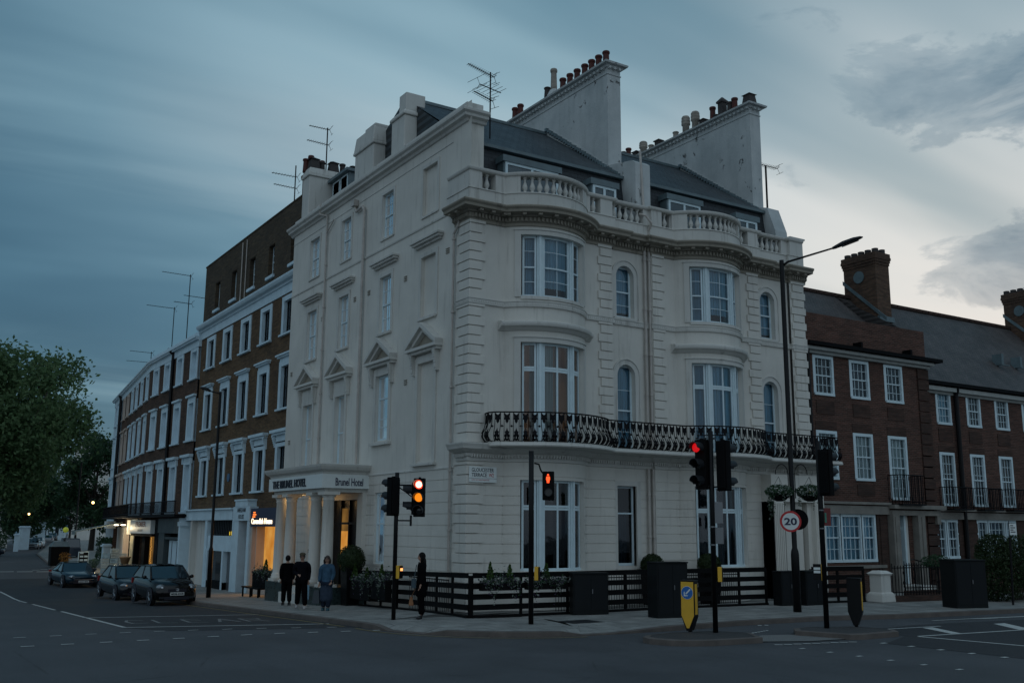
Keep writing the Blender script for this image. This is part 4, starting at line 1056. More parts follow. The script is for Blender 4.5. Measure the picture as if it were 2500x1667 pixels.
# ---- nearest terrace: five bays with an added brick storey
BT1 = thing('brick_terrace', 'yellow stock brick terrace with dark added attic storey, next to the stucco hotel', 'terraced building')
FT = flatF(.6, 0, 0, 1, -1, 0)
ops = []; cen = [18.05, 21.2, 24.4, 27.6, 30.75]; att = [17.75, 20.95, 23.95, 27.1, 30.2]
for c in cen: ops += [(c - .55, c + .55, 11.42, 13.02), (c - .55, c + .55, 7.88, 9.88), (c - .55, c + .55, 4.18, 6.12)]
aop = [(c - .45, c + .45, 14.76, 16.36) for c in att]
w = MB(); rwall(w, FT, 15.9, 32.9, 2.95, 13.4, ops, dep=.2, reveal=False); w.build('brick_wall', M['brick_y'], BT1, fixn=False)
w = MB(); rwall(w, FT, 15.9, 32.9, 13.4, 17.78, aop, dep=.22); w.poly(((.6, 32.9, -1), (9, 32.9, -1), (9, 32.9, 17.78), (.6, 32.9, 17.78))); w.box(1.4, 9, 16.1, 32.7, -1, 17.5)
w.fbox(FT, 15.9, 32.95, -.3, .03, 17.78, 17.86)
for c in att: w.fbox(FT, c - .6, c + .6, .0, .012, 16.40, 16.44)
w.build('attic_wall', M['brick_d'], BT1, fixn=False)
w = MB()
w.sweep([(.6, 33.0), (.6, 15.9)], [(0, 13.36), (.05, 13.36), (.05, 13.78), (.12, 13.80), (.14, 13.90), (.30, 13.94), (.36, 14.04), (.38, 14.12), (.36, 14.17), (0, 14.22)])
for c in cen:
    for (za, zb) in ((11.42, 13.02), (7.88, 9.88), (4.18, 6.12)): surround(w, FT, c - .55, c + .55, za, zb, .30, .05, -.22)
    w.fbox(FT, c - .8, c + .8, 0, .04, 10.05, 10.28); w.fbox(FT, c - .95, c + .95, 0, .14, 10.28, 10.36); w.fbox(FT, c - 1.0, c + 1.0, 0, .22, 10.36, 10.44)
    w.fbox(FT, c - .8, c + .8, 0, .05, 6.3, 6.66); w.fbox(FT, c - 1.05, c + 1.05, 0, .18, 6.66, 6.76); w.fbox(FT, c - 1.12, c + 1.12, 0, .28, 6.76, 6.90)
    for s in (-1, 1):
        for k in range(6): w.fbox(FT, c + s * .92 - .07, c + s * .92 + .07, 0, .17 * (1 - k / 6.) + .04, 6.66 - (k + 1) * .09, 6.66 - k * .09)
for c in att: w.fbox(FT, c - .56, c + .56, -.22, .10, 14.62, 14.76)
w.build('white_surrounds', M['trimblue'], BT1, fixn=True)
for i, c in enumerate(cen):
    for (za, zb) in ((11.42, 13.02), (7.88, 9.88), (4.18, 6.12)):
        simple_window(BT1, FT, c - .55, c + .55, za, zb, rec=.12, vb=(.33, .66), hb=[za + (zb - za) * k / 4 for k in (1, 2, 3)], fr=.04, bar=.035, frame='black_paint', pane='glassdark')
for i, c in enumerate(att): simple_window(BT1, FT, c - .45, c + .45, 14.76, 16.36, rec=.22, vb=(.5,), hb=(15.2, 15.9), meet=15.55, fr=.05, frame='trimpink' if i == 0 else 'trim')
w = MB(); w.tube([(.53, 25.6, 17.6), (.53, 25.6, 14.2)], .03); w.tube([(.54, 24.9, 17.6), (.54, 24.9, 14.2)], .025); w.build('waste_pipe', M['pipe'], BT1)
s_ = MB(); s_.box(.7, 1.9, 16.6, 17.3, 17.2, 18.75); s_.box(.64, 1.96, 16.54, 17.36, 18.75, 18.9)
cs = s_.build('chimney_stack', M['brick_ch'], BT1)
pot('r', cs, .95, 16.95, 18.9, .95); pot('r', cs, 1.5, 16.95, 18.9, .8)
# ground floor of the near terrace
FS = flatF(.35, 0, 0, 1, -1, 0)
w = MB(); w.fbox(FS, 23.9, 32.75, -.25, .10, 2.82, 3.34); w.fbox(FS, 23.8, 32.8, -.25, .22, 3.34, 3.42)
w.fbox(FS, 23.35, 23.95, -.3, .06, -1.2, 2.82); w.fbox(FS, 28.35, 28.75, -.3, .06, -1.2, 2.82); w.fbox(FS, 21.0, 21.35, -.3, .14, -1.2, 2.78); w.fbox(FS, 22.65, 23.3, -.3, .14, -1.2, 2.78)
w.fbox(FS, 20.95, 23.5, -.3, .18, 2.78, 3.45); w.fbox(FS, 21.25, 23.15, -.3, .20, 3.45, 3.72); w.fbox(FS, 21.2, 23.2, -.3, .24, 3.72, 3.80)
w.fbox(FS, 24.0, 28.3, -.25, .0, 1.25, 2.02); w.fbox(FS, 25.35, 25.6, -.25, .02, -1, 1.3); w.fbox(FS, 28.2, 28.4, -.25, 0.02, -1, 1.3)
w.build('white_shopfront', M['trimblue'], BT1)
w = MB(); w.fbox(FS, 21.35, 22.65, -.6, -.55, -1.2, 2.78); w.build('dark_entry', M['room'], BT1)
w = MB(); w.fbox(FS, 24.25, 25.3, -.28, -.2, -1.2, 1.25); w.build('shop_door', M['metal'], BT1)
w = MB(); w.fbox(FS, 25.6, 28.2, -.28, -.22, -.3, 1.25); w.build('shop_window', M['glassdark'], BT1)
w = MB(); w.fbox(FS, 25.35, 28.4, -.24, .0, -1.2, -.3); w.build('stall_riser', M['black_wood'], BT1)
w = MB(); w.fbox(FS, 24.0, 28.3, -.3, -.24, 2.02, 2.82); 
for k in range(14): w.fbox(FS, 24.1 + k * .3, 24.16 + k * .3, -.24, -.20, 2.04, 2.80)
w.build('ribbed_transom', M['darkmetal'], BT1)
w = MB()
for k in range(4): w.fbox(FS, 24.2 + k * .3, 24.36 + k * .3, -.238, -.225, 2.06, 2.30 - .02 * k)
w.build('lit_bottles', emis('yellow_glow', (.9, .62, .03), .9), BT1)
w = MB(); w.fbox(FS, 28.75, 32.75, -.4, -.30, -1.2, 2.82); w.fbox(FS, 31.6, 31.9, -.3, .0, -1.2, 2.82); w.build('rendered_bay', M['stucco2'], BT1)
# the lit shop half hidden by the hotel porch
w = MB(); w.fbox(FS, 16.1, 20.95, -.2, .12, 2.50, 3.34); w.build('dark_fascia', M['inkblue'], BT1)
w = MB(); w.fbox(FS, 16.1, 20.95, -.45, -.40, -1.2, 2.50); w.build('lit_window', M['warm'], BT1)
w = MB(); w.fbox(FS, 20.7, 20.95, -.4, .08, -1.2, 2.5); w.fbox(FS, 20.3, 20.38, -.4, .0, -1.2, 2.5); w.fbox(FS, 17.2, 20.95, -.4, .05, -1.2, -.3); w.build('window_frame', M['trimpink'], BT1)
pl_ = bpy.data.lights.new('shop_light', 'AREA'); pl_.energy = 26.; pl_.color = (1., .52, .16); pl_.shape = 'RECTANGLE'; pl_.size = 3.5; pl_.size_y = 2.2
lo_ = bpy.data.objects.new('shop_light', pl_); lo_.location = (.2, 19.0, 1.2); lo_.rotation_euler = (0, R(90), 0); link(lo_, BT1)
lo_.rotation_euler = Vector((1, 0, 0.0)).to_track_quat('Z', 'Y').to_euler()
FSt = lambda x, y, d, yy, zz, s=.0: Vector((.35 - .12 - d * 3, yy - x, zz + y))
fas = [o for o in kids(BT1) if o.name.startswith('dark_fascia')][0]
text_mesh('shop_name', 'Cavendish House', emis('lit_lettering', (1., .80, .55), 2.2), fas, 2.9, .26, lambda x, y, d: Vector((.225 - d * 3, 20.75 - x, 2.62 + y)), bold=.02)
w = MB(); 
for k in range(3): w.fbox(FS, 20.25 - .12 * (k % 2), 20.6 - .05 * k, .12, .14, 2.92 + k * .1, 2.98 + k * .1)
w.build('logo', emis('orange_logo', (1., .22, .03), 1.6), fas)
text_mesh('lettering', 'AMERSHAM', M['ink'], [o for o in kids(BT1) if o.name.startswith('white_shopfront')][0], 1.3, .21, lambda x, y, d: Vector((.165 - d, 22.85 - x, 3.18 + y)), bold=.01)
text_mesh('lettering', 'HOUSE', M['ink'], [o for o in kids(BT1) if o.name.startswith('white_shopfront')][0], .85, .21, lambda x, y, d: Vector((.165 - d, 22.62 - x, 2.86 + y)), bold=.01)
w = MB(); w.lathe([(.22, -.02), (.22, .02)], c=(.58, 26.0, 5.0), n=14, axis='X'); w.build('blue_plaque', pbr('plaque', (.05, .12, .22), .4), BT1)

# ---- middle terrace and the curved range beyond
def range_block(name, label, A, B, cs, woods, zc=13.0, brickm='brick_b', trims=None, top=13.9, ww=.53):
    T = thing(name, label, 'terraced building'); A = Vector(A); B = Vector(B); d = (B - A); L = d.length; d /= L; F = flatF(A.x, A.y, d.x, d.y, -d.y, d.x)
    n_ = F(0, 1, 0) - F(0, 0, 0)
    ops = []
    for c in cs: ops += [(c - ww, c + ww, 11.15, 12.80), (c - ww, c + ww, 7.48, 9.70), (c - ww, c + ww, 3.30, 6.05)]
    w = MB(); rwall(w, F, 0, L, 2.6, 13.1, ops, dep=.2, reveal=False); w.poly((F(L, 0, -1), F(L, -8, -1), F(L, -8, top), F(L, 0, top))); w.build('brick_wall', M[brickm], T, fixn=False)
    w = MB(); w.fbox(F, -.02, L, -.6, .07, zc, zc + .42); w.fbox(F, -.02, L + .05, -.6, .25, zc + .42, zc + .52); w.fbox(F, -.02, L + .05, -.6, .33, zc + .52, zc + .62); w.fbox(F, -.02, L, -.6, .10, zc + .62, top)
    w.build('white_cornice', M['trimblue'], T)
    for i, c in enumerate(cs):
        tm = (trims or {}).get(i, 'trimblue'); w = MB()
        for (za, zb) in ((11.15, 12.80), (7.48, 9.70), (3.30, 6.05)): surround(w, F, c - ww, c + ww, za, zb, .27, .05, -.22)
        w.fbox(F, c - .78, c + .78, 0, .04, 9.9, 10.06); w.fbox(F, c - .90, c + .90, 0, .18, 10.06, 10.18)
        w.fbox(F, c - .78, c + .78, 0, .05, 6.25, 6.48); w.fbox(F, c - 1.0, c + 1.0, 0, .26, 6.48, 6.64)
        for s in (-1, 1): w.fbox(F, c + s * .85 - .06, c + s * .85 + .06, 0, .14, 6.1, 6.48)
        w.build('window_surround', M[tm], T)
        for (za, zb) in ((11.15, 12.80), (7.48, 9.70), (3.30, 6.05)):
            simple_window(T, F, c - ww, c + ww, za, zb, rec=.20, vb=(.5,), meet=(za + zb) / 2, frame=tm, pane='glass', curtain='net')
    w = MB(); w.fbox(F, 0, L, -7, -.8, 2.5, 13.6); w.build('roof', M['slate_dark'], T)
    return T, F, L
BT2, F2_, L2 = range_block('brick_terrace', 'dark brown brick terrace of four bays with long white windows above the shops', (.50, 32.9), (.40, 44.4), [.95, 4.15, 7.2, 10.1], None)
BT3, F3_, L3 = range_block('brick_terrace', 'brown brick terrace on the bend, six close-set white window bays, two painted cream', (.40, 44.4), (2.2, 62.6), [2.0, 5.1, 8.2, 11.0, 14.1, 16.8], None, trims={4: 'trimpink', 5: 'trimpink'})
BT4, F4_, L4 = range_block('end_house', 'far end house of the terrace with pale painted upper walls and a black pipe', (2.2, 62.75), (2.85, 69.2), [1.9, 4.7], None, brickm='trimblue', top=13.7)
for (T, F, u, z0_, z1_) in ((BT2, F2_, 5.6, 3.2, 13.3), (BT4, F4_, .3, 3.2, 13.2)):
    w = MB(); w.tube([F(u, .12, z0_), F(u, .12, z1_)], .10 if T is BT2 else .14); w.tube([F(u - .0, .12, z1_), F(u + .1, .3, z1_ + .2)], .10); w.build('soil_pipe', M['black_paint'], T)
w = MB(); w.fbox(F3_, 12.0, 18.2, -.9, -.3, 13.9, 14.25); w.build('tarred_parapet', M['black_wood'], BT3)
# balconies over the shops
for (T, F, a, b) in ((BT2, F2_, -.4, 11.5), (BT3, F3_, .05, 18.2)):
    w = MB(); w.fbox(F, a, b, -.05, .95, 3.02, 3.16); w.fbox(F, a, b, .88, .92, 3.90, 3.95); w.fbox(F, a, b, .88, .91, 3.26, 3.30)
    n = int((b - a) / .16)
    for k in range(n + 1):
        u = a + (b - a) * k / n; w.fbox(F, u - .012, u + .012, .89, .91, 3.16, 3.9)
        if k % 2 and (T is BT3 or k > 24): w.fbox(F, u - .05, u + .05, .895, .905, 3.35, 3.75)
    w.build('iron_balcony', M['iron'], T)
# shop fronts
def shopfronts():
    F = flatF(.25, 0, 0, 1, -1, 0)
    w = MB(); w.fbox(F, 32.75, 33.1, -.4, .25, -1.2, 2.95); w.fbox(F, 32.6, 33.2, -.4, .3, 2.5, 2.75); w.build('white_pilaster', M['trimblue'], BT2)
    w = MB(); w.fbox(F, 33.1, 44.4, -.8, -.5, -1.2, 3.0); w.build('shop_back', M['room'], BT2)
    w = MB(); w.fbox(F, 33.1, 38.4, -.3, .15, 2.08, 2.95); w.fbox(F, 33.1, 33.4, -.3, .1, -1.2, 2.1); w.fbox(F, 37.0, 38.4, -.3, .08, -1.2, 2.1); w.fbox(F, 33.1, 38.4, -.3, .05, 1.72, 1.86); w.build('dark_shopfront', pbr('grey_green_paint', (.045, .06, .062), .5, var=.3), BT2)
    w = MB(); w.fbox(F, 33.5, 36.8, -.28, -.2, -1.2, 1.66); w.build('white_shop_door', M['trimblue'], BT2)
    w = MB(); w.fbox(F, 34.9, 34.96, -.2, -.18, -1.2, 1.6); w.fbox(F, 36.05, 36.12, -.2, -.18, -1.2, 1.6); w.build('door_gap', M['ink'], BT2)
    w = MB(); w.fbox(F, 39.5, 45.3, -.1, .35, 2.02, 2.86); sgn_ = w.build('shop_sign', M['signwhite'], BT2)
    text_mesh('lettering', 'PREMIER', pbr('maroon_letters', (.16, .03, .04), .5), sgn_, 2.9, .34, lambda x, y, d: Vector((-.105 - d, 43.7 - x, 2.44 + y)), bold=.02)
    text_mesh('lettering', 'GALLERY', M['ink'], sgn_, 1.5, .15, lambda x, y, d: Vector((-.105 - d, 43.1 - x, 2.14 + y)))
    w = MB(); w.fbox(F, 39.3, 45.2, -.3, .3, 1.85, 2.02); w.fbox(F, 42.3, 43.1, -.4, .0, -1.2, 1.85); w.fbox(F, 44.9, 45.2, -.4, .1, -1.2, 1.85); w.build('shop_frame', M['black_wood'], BT2)
    w = MB(); w.fbox(F, 40.4, 42.2, -.35, -.3, -.4, 1.85); w.build('lit_shop_window', M['warm_dim'], BT2)
    # two tall columns of fairy lights either side of the window
    w = MB(); r_ = random.Random(3)
    for k in range(34): z_ = -.3 + k * .062; y_ = 39.75 + r_.uniform(-.12, .12); w.box(.06, .09, y_ - .03, y_ + .03, z_, z_ + .035)
    w.build('fairy_lights', emis('fairy_glow', (1., .45, .08), .9), BT2)
    w = MB(); w.fbox(F, 38.5, 39.4, -.3, .1, -1.2, 2.9); w.build('black_pier', M['black_wood'], BT2)
    # florist at the bend
    Fb = F3_
    w = MB(); w.fbox(Fb, 0.2, 18, -.8, -.5, -1.2, 3.0); w.build('shop_back', M['room'], BT3)
    w = MB(); w.fbox(Fb, 1.2, 5.4, -.2, .1, 1.95, 2.95); w.build('grey_fascia', pbr('grey_fascia', (.10, .15, .19), .5), BT3)
    w = MB()
    for k in range(12): w.fbox(Fb, 1.5 + k * .30, 1.5 + k * .30 + .17, -.1, .06 if k % 2 else .12, -.8, 1.9)
    w.fbox(Fb, 1.3, 5.3, -.12, .08, 1.3, 1.45); w.fbox(Fb, 1.3, 5.3, -.14, -.1, -.8, 1.9)
    w.build('folded_shutters', pbr('cream_shutters', (.60, .55, .40), .5), BT3)
    w = MB(); w.fbox(Fb, 6.6, 9.2, -.45, -.4, -.3, 2.2); w.build('warm_shop_interior', litmat('florist_interior', (1., .50, .14), (.35, .05, .02), .75, (2.5, 2.5, 2.5)), BT3)
    w = MB(); w.fbox(Fb, 5.6, 6.5, -.3, .2, 1.9, 2.9); w.build('lit_box_sign', emis('box_sign', (1., .84, .50), .9), BT3)
    w = MB(); w.fbox(Fb, 9.3, 14.0, -.3, .1, -.8, 2.4); w.build('grey_door', M['stucco2'], BT3)
    for (u, e) in ((3.2, 95), (7.9, 60)):
        for k in range(2):
            v = Fb(u + k * .9, .75, 2.55); w = MB(); w.lathe([(.10, -.03), (.13, .03)], c=v, n=10); w.build('shop_lamp', M['lamp_c'], BT3)
        l_ = bpy.data.lights.new('florist_light', 'POINT'); l_.energy = e; l_.color = (1., .80, .48); l_.shadow_soft_size = .15
        o_ = bpy.data.objects.new('florist_light', l_); o_.location = Fb(u + .4, 1.1, 2.35); link(o_, BT3)
    # folding awning
    w = MB(); a = Fb(9.5, .2, 2.75); b = Fb(13.6, 3.3, 1.98)
    P = [Fb(9.4, .2, 2.72), Fb(13.5, .2, 2.72), Fb(13.5, 3.4, 2.02), Fb(9.4, 3.4, 2.02)]; w.prism(P, (0, 0, .06)); w.prism([Fb(9.4, 3.4, 1.82), Fb(13.5, 3.4, 1.82), Fb(13.5, 3.45, 1.82), Fb(9.4, 3.45, 1.82)], (0, 0, .26))
    w.build('awning', pbr('awning_canvas', (.16, .20, .20), .7, var=.2), BT3)
    w = MB(); w.fbox(Fb, 14.4, 16.4, .2, .9, 2.3, 2.85); w.build('hanging_sign', M['signwhite'], BT3)
shopfronts()
# smaller stacks behind the middle terraces
for (T, x, y, z0_, ps) in ((BT2, 1.2, 33.6, 13.6, (('k', 34.0), ('k', 34.6))), (BT3, 2.6, 52.0, 13.6, (('k', 52.3),)), (BT3, 3.2, 57.0, 13.6, (('k', 57.3),))):
    s_ = MB(); s_.hexa([(x, y - .3, z0_), (x + 2.0, y - .3, z0_), (x + 2.0, y + 1.6, z0_), (x, y + 1.6, z0_), (x + .3, y + .0, z0_ + 1.2), (x + 1.6, y + .0, z0_ + 1.2), (x + 1.6, y + 1.0, z0_ + 1.2), (x + .3, y + 1.0, z0_ + 1.2)])
    cs = s_.build('chimney_stack', M['brick_ch'], T)
    for (k, yy) in ps: pot(k, cs, x + .7, yy, z0_ + 1.15, 1.3)

# ---- red brick mansion block on the right
def red_brick():
    T = thing('mansion_block', 'red brick mansion block with a projecting three-window front, clay tiled roof and white sash windows', 'mansion block', (15.25, .3, 0))
    T.location = (0, 0, 0)
    F1 = flatF(0, .3, 1, 0, 0, -1); F2 = flatF(0, .9, 1, 0, 0, -1)
    c1 = [16.50, 18.68, 20.86]
    ops = [(c - .56, c + .56, 7.80, 9.30) for c in c1] + [(c1[0] - .56, c1[0] + .56, 4.5, 6.3), (c1[1] - .56, c1[1] + .56, 4.5, 6.3), (c1[2] - .56, c1[2] + .56, 3.78, 6.3), (16.1, 19.1, 1.32, 3.08), (20.38, 21.25, .35, 3.1)]
    w = MB(); rwall(w, F1, 15.24, 22.50, -1, 9.75, ops, dep=.12)
    rwall(w, F1, 15.24, 23.15, 9.75, 11.05)
    rwall(w, F1, 22.5, 23.15, 6.0, 9.75)
    w.poly(((23.15, .3, -1), (23.15, 1.0, -1), (23.15, 1.0, 11.05), (23.15, .3, 11.05)))
    for c in c1:      # sunk aprons and flat arches under and over the windows
        pass
    w.box(15.24, 23.15, .31, .65, 9.9, 11.02); w.box(15.3, 45, 1.9, 8.5, -1, 9.2)
    w.build('front_wall', M['brick_r'], T, fixn=False)
    w = MB()
    for c in c1:
        w = MB(); w.fbox(F1, c - .52, c + .52, 0, .03, 7.0, 7.52); w.fbox(F1, c - .62, c + .62, 0, .012, 6.36, 6.72)
        if c < 20: w.fbox(F1, c - .52, c + .52, 0, .03, 3.85, 4.28)
        w.build('brick_panels', M['brick_rd'], T)
    z = .0; w = MB()
    while z < 9.6:      # rusticated strip of dark brick at the end of the block
        w.box(22.46, 23.2, .24, .9, z, z + .42); z += .47
    w.box(19.2, 19.85, .26, .5, -.5, 3.1); w.box(15.24, 16.1, .26, .5, -.5, 3.1)
    w.box(19.35, 19.75, .22, .5, .2, 3.0)
    w.build('dark_brickwork', M['brick_rd'], T)
    ops2 = []; c2 = [25.08, 27.33, 29.55, 31.78, 34.0, 36.2, 38.5, 40.7, 43.0]
    for c in c2: ops2 += [(c - .50, c + .50, 7.2, 8.58), (c - .50, c + .50, 3.62, 5.86)]
    gops = [(23.85, 25.45, 1.36, 2.93), (26.9, 29.9, 1.36, 2.93), (31.5, 34.5, 1.36, 2.93), (36, 39, 1.36, 2.93)]
    w = MB(); rwall(w, F2, 23.1, 46, -1, 8.9, ops2 + gops, dep=.12); w.build('rear_front_wall', M['brick_r'], T, fixn=False)
    w = MB()
    for c in c2: w = MB(); w.fbox(F2, c - .5, c + .5, 0, .03, 6.4, 6.95); w.fbox(F2, c - .58, c + .58, 0, .012, 5.9, 6.2); w.build('brick_panels', M['brick_rd'], T)
    w = MB()
    w.box(25.5, 26.85, .86, 1.0, -.3, 3.0); w.box(29.95, 31.45, .86, 1.0, -.3, 3.0)
    for z in (.4, .9, 1.4, 1.9, 2.4): w.box(25.46, 26.87, .84, 1.0, z, z + .42); w.box(29.94, 31.46, .84, 1.0, z, z + .42)
    w.build('dark_brickwork', M['brick_rd'], T)
    def sw(F, a, b, za, zb, vbn=4, hbn=4, big=.10, nm='window', cur='net_w', prt=None):
        mb = MB(); mb.fbox(F, a - .05, a + big, -.14, .015, za, zb + .05); mb.fbox(F, b - big * .6, b + .05, -.14, .015, za, zb + .05); mb.fbox(F, a + big, b - big * .6, -.14, .015, zb - .07, zb + .05); mb.fbox(F, a - .02, b + .02, -.14, .05, za - .06, za + .05)
        m_ = (za + zb) / 2; mb.fbox(F, a + big, b - big * .6, -.11, -.05, m_ - .025, m_ + .025)
        for k in range(1, vbn): u = a + big + (b - a - big * 1.6) * k / vbn; mb.fbox(F, u - .011, u + .011, -.10, -.07, za, zb)
        for k in range(1, hbn):
            if k != hbn // 2: z_ = za + (zb - za) * k / hbn; mb.fbox(F, a + big, b - big * .6, -.10, -.07, z_ - .011, z_ + .011)
        wo = mb.build(nm, M['trim'], T)
        p = MB(); p.poly((F(a, -.09, za), F(b, -.09, za), F(b, -.09, zb), F(a, -.09, zb))); p.build('pane', M['glass'], wo, fixn=False)
        q = MB(); n = 14
        for k in range(n):
            u0 = a + (b - a) * k / n; u1 = a + (b - a) * (k + 1) / n
            q.poly((F(u0, -.2 - .02 * (k % 2), za), F(u1, -.2 - .02 * ((k + 1) % 2), za), F(u1, -.2 - .02 * ((k + 1) % 2), zb), F(u0, -.2 - .02 * (k % 2), zb)))
        if cur: q.build('curtain', M[cur], wo, fixn=False)
        q = MB(); q.poly((F(a, -.45, za), F(b, -.45, za), F(b, -.45, zb), F(a, -.45, zb))); q.build('dark_room', M['room'], wo, fixn=False)
    for i, c in enumerate(c1):
        sw(F1, c - .56, c + .56, 7.80, 9.30, cur=(None, 'net_d', 'net_d')[i])
        sw(F1, c - .56, c + .56, 3.78 if i == 2 else 4.5, 6.3, hbn=4 if i < 2 else 6, cur='net_w')
    for (a, b) in ((16.1, 17.0), (17.05, 18.25), (18.3, 19.1)): sw(F1, a, b, 1.32, 3.08, vbn=3 if b - a < 1 else 4, cur='net')
    for i, c in enumerate(c2):
        sw(F2, c - .5, c + .5, 7.2, 8.58, cur=None if i % 3 else 'net'); sw(F2, c - .5, c + .5, 3.62, 5.86, hbn=5, cur='net_d' if i % 2 else None)
    for (a, b) in ((23.85, 24.62), (24.68, 25.45), (26.9, 27.7), (27.75, 29.05), (29.1, 29.9), (31.5, 32.3), (32.4, 33.6), (33.7, 34.5)): sw(F2, a, b, 1.36, 2.93, vbn=3 if b - a < 1 else 4, cur='net_d')
    # stone bands, porch hood, white eaves
    w = MB(); w.box(15.24, 19.9, .16, .5, 3.12, 3.45); w.box(15.24, 19.95, .08, .5, 3.50, 3.60); w.box(15.24, 19.6, .20, .5, 1.02, 1.14)
    w.box(23.2, 46, .74, 1.0, 2.98, 3.28); w.box(23.2, 46, .66, 1.0, 3.33, 3.42)
    w.box(19.9, 20.3, .0, .5, -.5, 3.1); w.box(21.5, 21.95, .0, .5, -.5, 3.1); w.box(19.9, 22.9, .02, .5, 3.1, 3.3); w.box(19.85, 23.25, -.14, .5, 3.36, 3.52); w.box(22.95, 23.2, .12, .5, 2.75, 3.36)
    w.box(20.0, 20.1, -.03, .0, .0, 3.05); w.box(21.7, 21.8, -.03, .0, .0, 3.05)
    w.build('stonework', pbr('portland_stone', (.22, .205, .18), .8, var=.3, vscale=2, bump=.3), T)
    w = MB(); w.box(15.3, 23.3, -.02, .5, 9.50, 9.62); w.box(15.35, 23.2, .14, .5, 9.38, 9.50); w.box(23.2, 25.75, .62, 1.2, 8.62, 8.80); w.box(25.95, 46, .62, 1.2, 8.62, 8.80); w.box(23.2, 46, .80, 1.2, 8.5, 8.62)
    w.build('white_eaves', pbr('eaves_paint', (.36, .37, .35), .7, var=.2), T)
    w = MB(); w.box(15.26, 23.7, -.18, .45, 9.66, 9.80); w.box(23.2, 46, .50, 1.0, 8.86, 9.02)
    for x_ in (18.4, 21.6): w.box(x_, x_ + .12, -.1, .3, 9.8, 10.05)
    w.build('lead_gutter', M['black_wood'], T)
    w = MB(); w.tube([(15.42, .12, 9.5), (15.42, .12, -.3)], .085); w.build('rain_pipe', M['black_paint'], T); w = MB(); w.tube([(25.85, .75, 8.9), (25.85, .75, -.3)], .10); w.lathe([(.10, 8.5), (.2, 8.9)], c=(25.85, .75, 0), n=8); w.build('rain_pipe', M['black_paint'], T)
    # tiled roof with its ridge
    w = MB(); ez = 9.05
    w.poly([(23.1, .75, ez), (60, .75, ez), (60, 5.0, 13.6), (23.1, 5.0, 13.6)])
    w.poly([(15.3, 1.0, 10.0), (23.15, 1.0, 10.0), (23.15, 5, 13.6), (15.3, 5, 13.6)])
    w.poly([(15.3, 5, 13.6), (60, 5, 13.6), (60, 9.5, 9), (15.3, 9.5, 9)]); w.poly([(60, .75, ez), (60, 5, 13.6), (60, 9.5, 9)]); w.poly([(15.3, .9, 9.9), (15.3, 5, 13.6), (15.3, 9.5, 9)]); w.poly([(23.1, .75, ez), (23.1, 5, 13.6), (23.1, .75, 11)])
    w.cur = 1
    for k in range(90): w.box(15.3 + k * .5, 15.3 + k * .5 + .46, 4.86, 5.14, 13.55, 13.70)
    w.build('tiled_roof', [M['tiles'], M['brick_rd']], T)
    w = MB(); w.prism([(17.0, 1.6, 11.2), (17.6, 1.6, 10.9), (16.4, 1.6, 10.9)], (0, .8, .2)); w.build('roof_vent', M['lead'], T)
    w = MB()
    for x_ in (31.6, 33.2): w.box(x_, x_ + .18, 1.9, 2.4, 10.6, 11.15); w.box(x_ - .1, x_ + .5, 1.8, 1.9, 10.55, 10.6)
    w.build('roof_flue', M['lead'], T)
    def stack(x, y0_):
        s = MB(); s.box(x, x + 1.0, y0_, y0_ + 1.85, 11.2, 15.0)
        for k, e in enumerate((.03, .06, .09)): s.box(x - e, x + 1.0 + e, y0_ - e, y0_ + 1.85 + e, 15.0 + k * .13, 15.13 + k * .13)
        s.box(x - .07, x + 1.07, y0_ - .07, y0_ + 1.92, 15.39, 15.58)
        o = s.build('chimney_stack', M['brick_ch'], T)
        for i in range(5):
            for j in (0, 1):
                p = MB(); p.lathe([(.16, 0), (.16, .22), (.13, .23)], n=10); p.build('chimney_pot', M['pot_k'], o, loc=(x + .25 + j * .5, y0_ + .15 + i * .4, 15.58))
        r = MB(); r.lathe([(.30, 0), (.30, .05), (.24, .06)], c=(x - .06, y0_ + .95, 14.5), n=16, axis='X'); r.build('round_vent', M['lead'], o)
        l = MB(); l.prism([(x - .05, y0_ - .5, 12.1), (x - .05, y0_ + 1.9, 14.3 - .0), (x - .05, y0_ + 1.9, 14.5), (x - .05, y0_ - .5, 12.3)], (.04, 0, 0)); l.box(x - .05, x + 1.05, y0_ - .12, y0_, 12.2, 12.45); l.build('flashing', M['lead'], o)
    stack(24.2, 3.35); stack(37.7, 3.35)
    # small iron balconies
    for (F, a, b, y_) in [(F1, 20.1, 21.62, -.32)] + [(F2, c - .72, c + .72, .28) for c in c2]:
        z0_, z1_ = (3.56, 4.72) if F is F1 else (3.44, 4.36); w = MB()
        yb = .3 if F is F1 else .9
        w.box(a, b, y_ - .03, yb, z0_ - .06, z0_)
        for (p_, q_) in (((a, y_), (b, y_)), ((a, y_), (a, yb)), ((b, y_), (b, yb))):
            w.tube([(p_[0], p_[1], z1_), (q_[0], q_[1], z1_)], .018, n=4); w.tube([(p_[0], p_[1], z0_ + .08), (q_[0], q_[1], z0_ + .08)], .014, n=4)
            L_ = (Vector(q_) - Vector(p_)).length; n = max(2, int(L_ / .125))
            for k in range(n + 1):
                v = Vector(p_) + (Vector(q_) - Vector(p_)) * k / n; w.box(v.x - .010, v.x + .010, v.y - .010, v.y + .010, z0_, z1_)
                if k % 3 == 1: w.box(v.x - .035, v.x + .035, v.y - .006, v.y + .006, z0_ + .14, z0_ + .30); w.box(v.x - .03, v.x + .03, v.y - .006, v.y + .006, z1_ - .22, z1_ - .08)
        w.build('window_balcony', M['iron'], T)
    # door: dark leaf, white frame and a fanlight
    w = MB(); w.box(20.35, 20.42, .30, .9, .1, 3.1); w.box(21.0, 21.12, .34, .9, .1, 3.1); w.box(20.38, 21.1, .5, .6, 2.52, 2.62); w.build('door_frame', M['trim'], T)
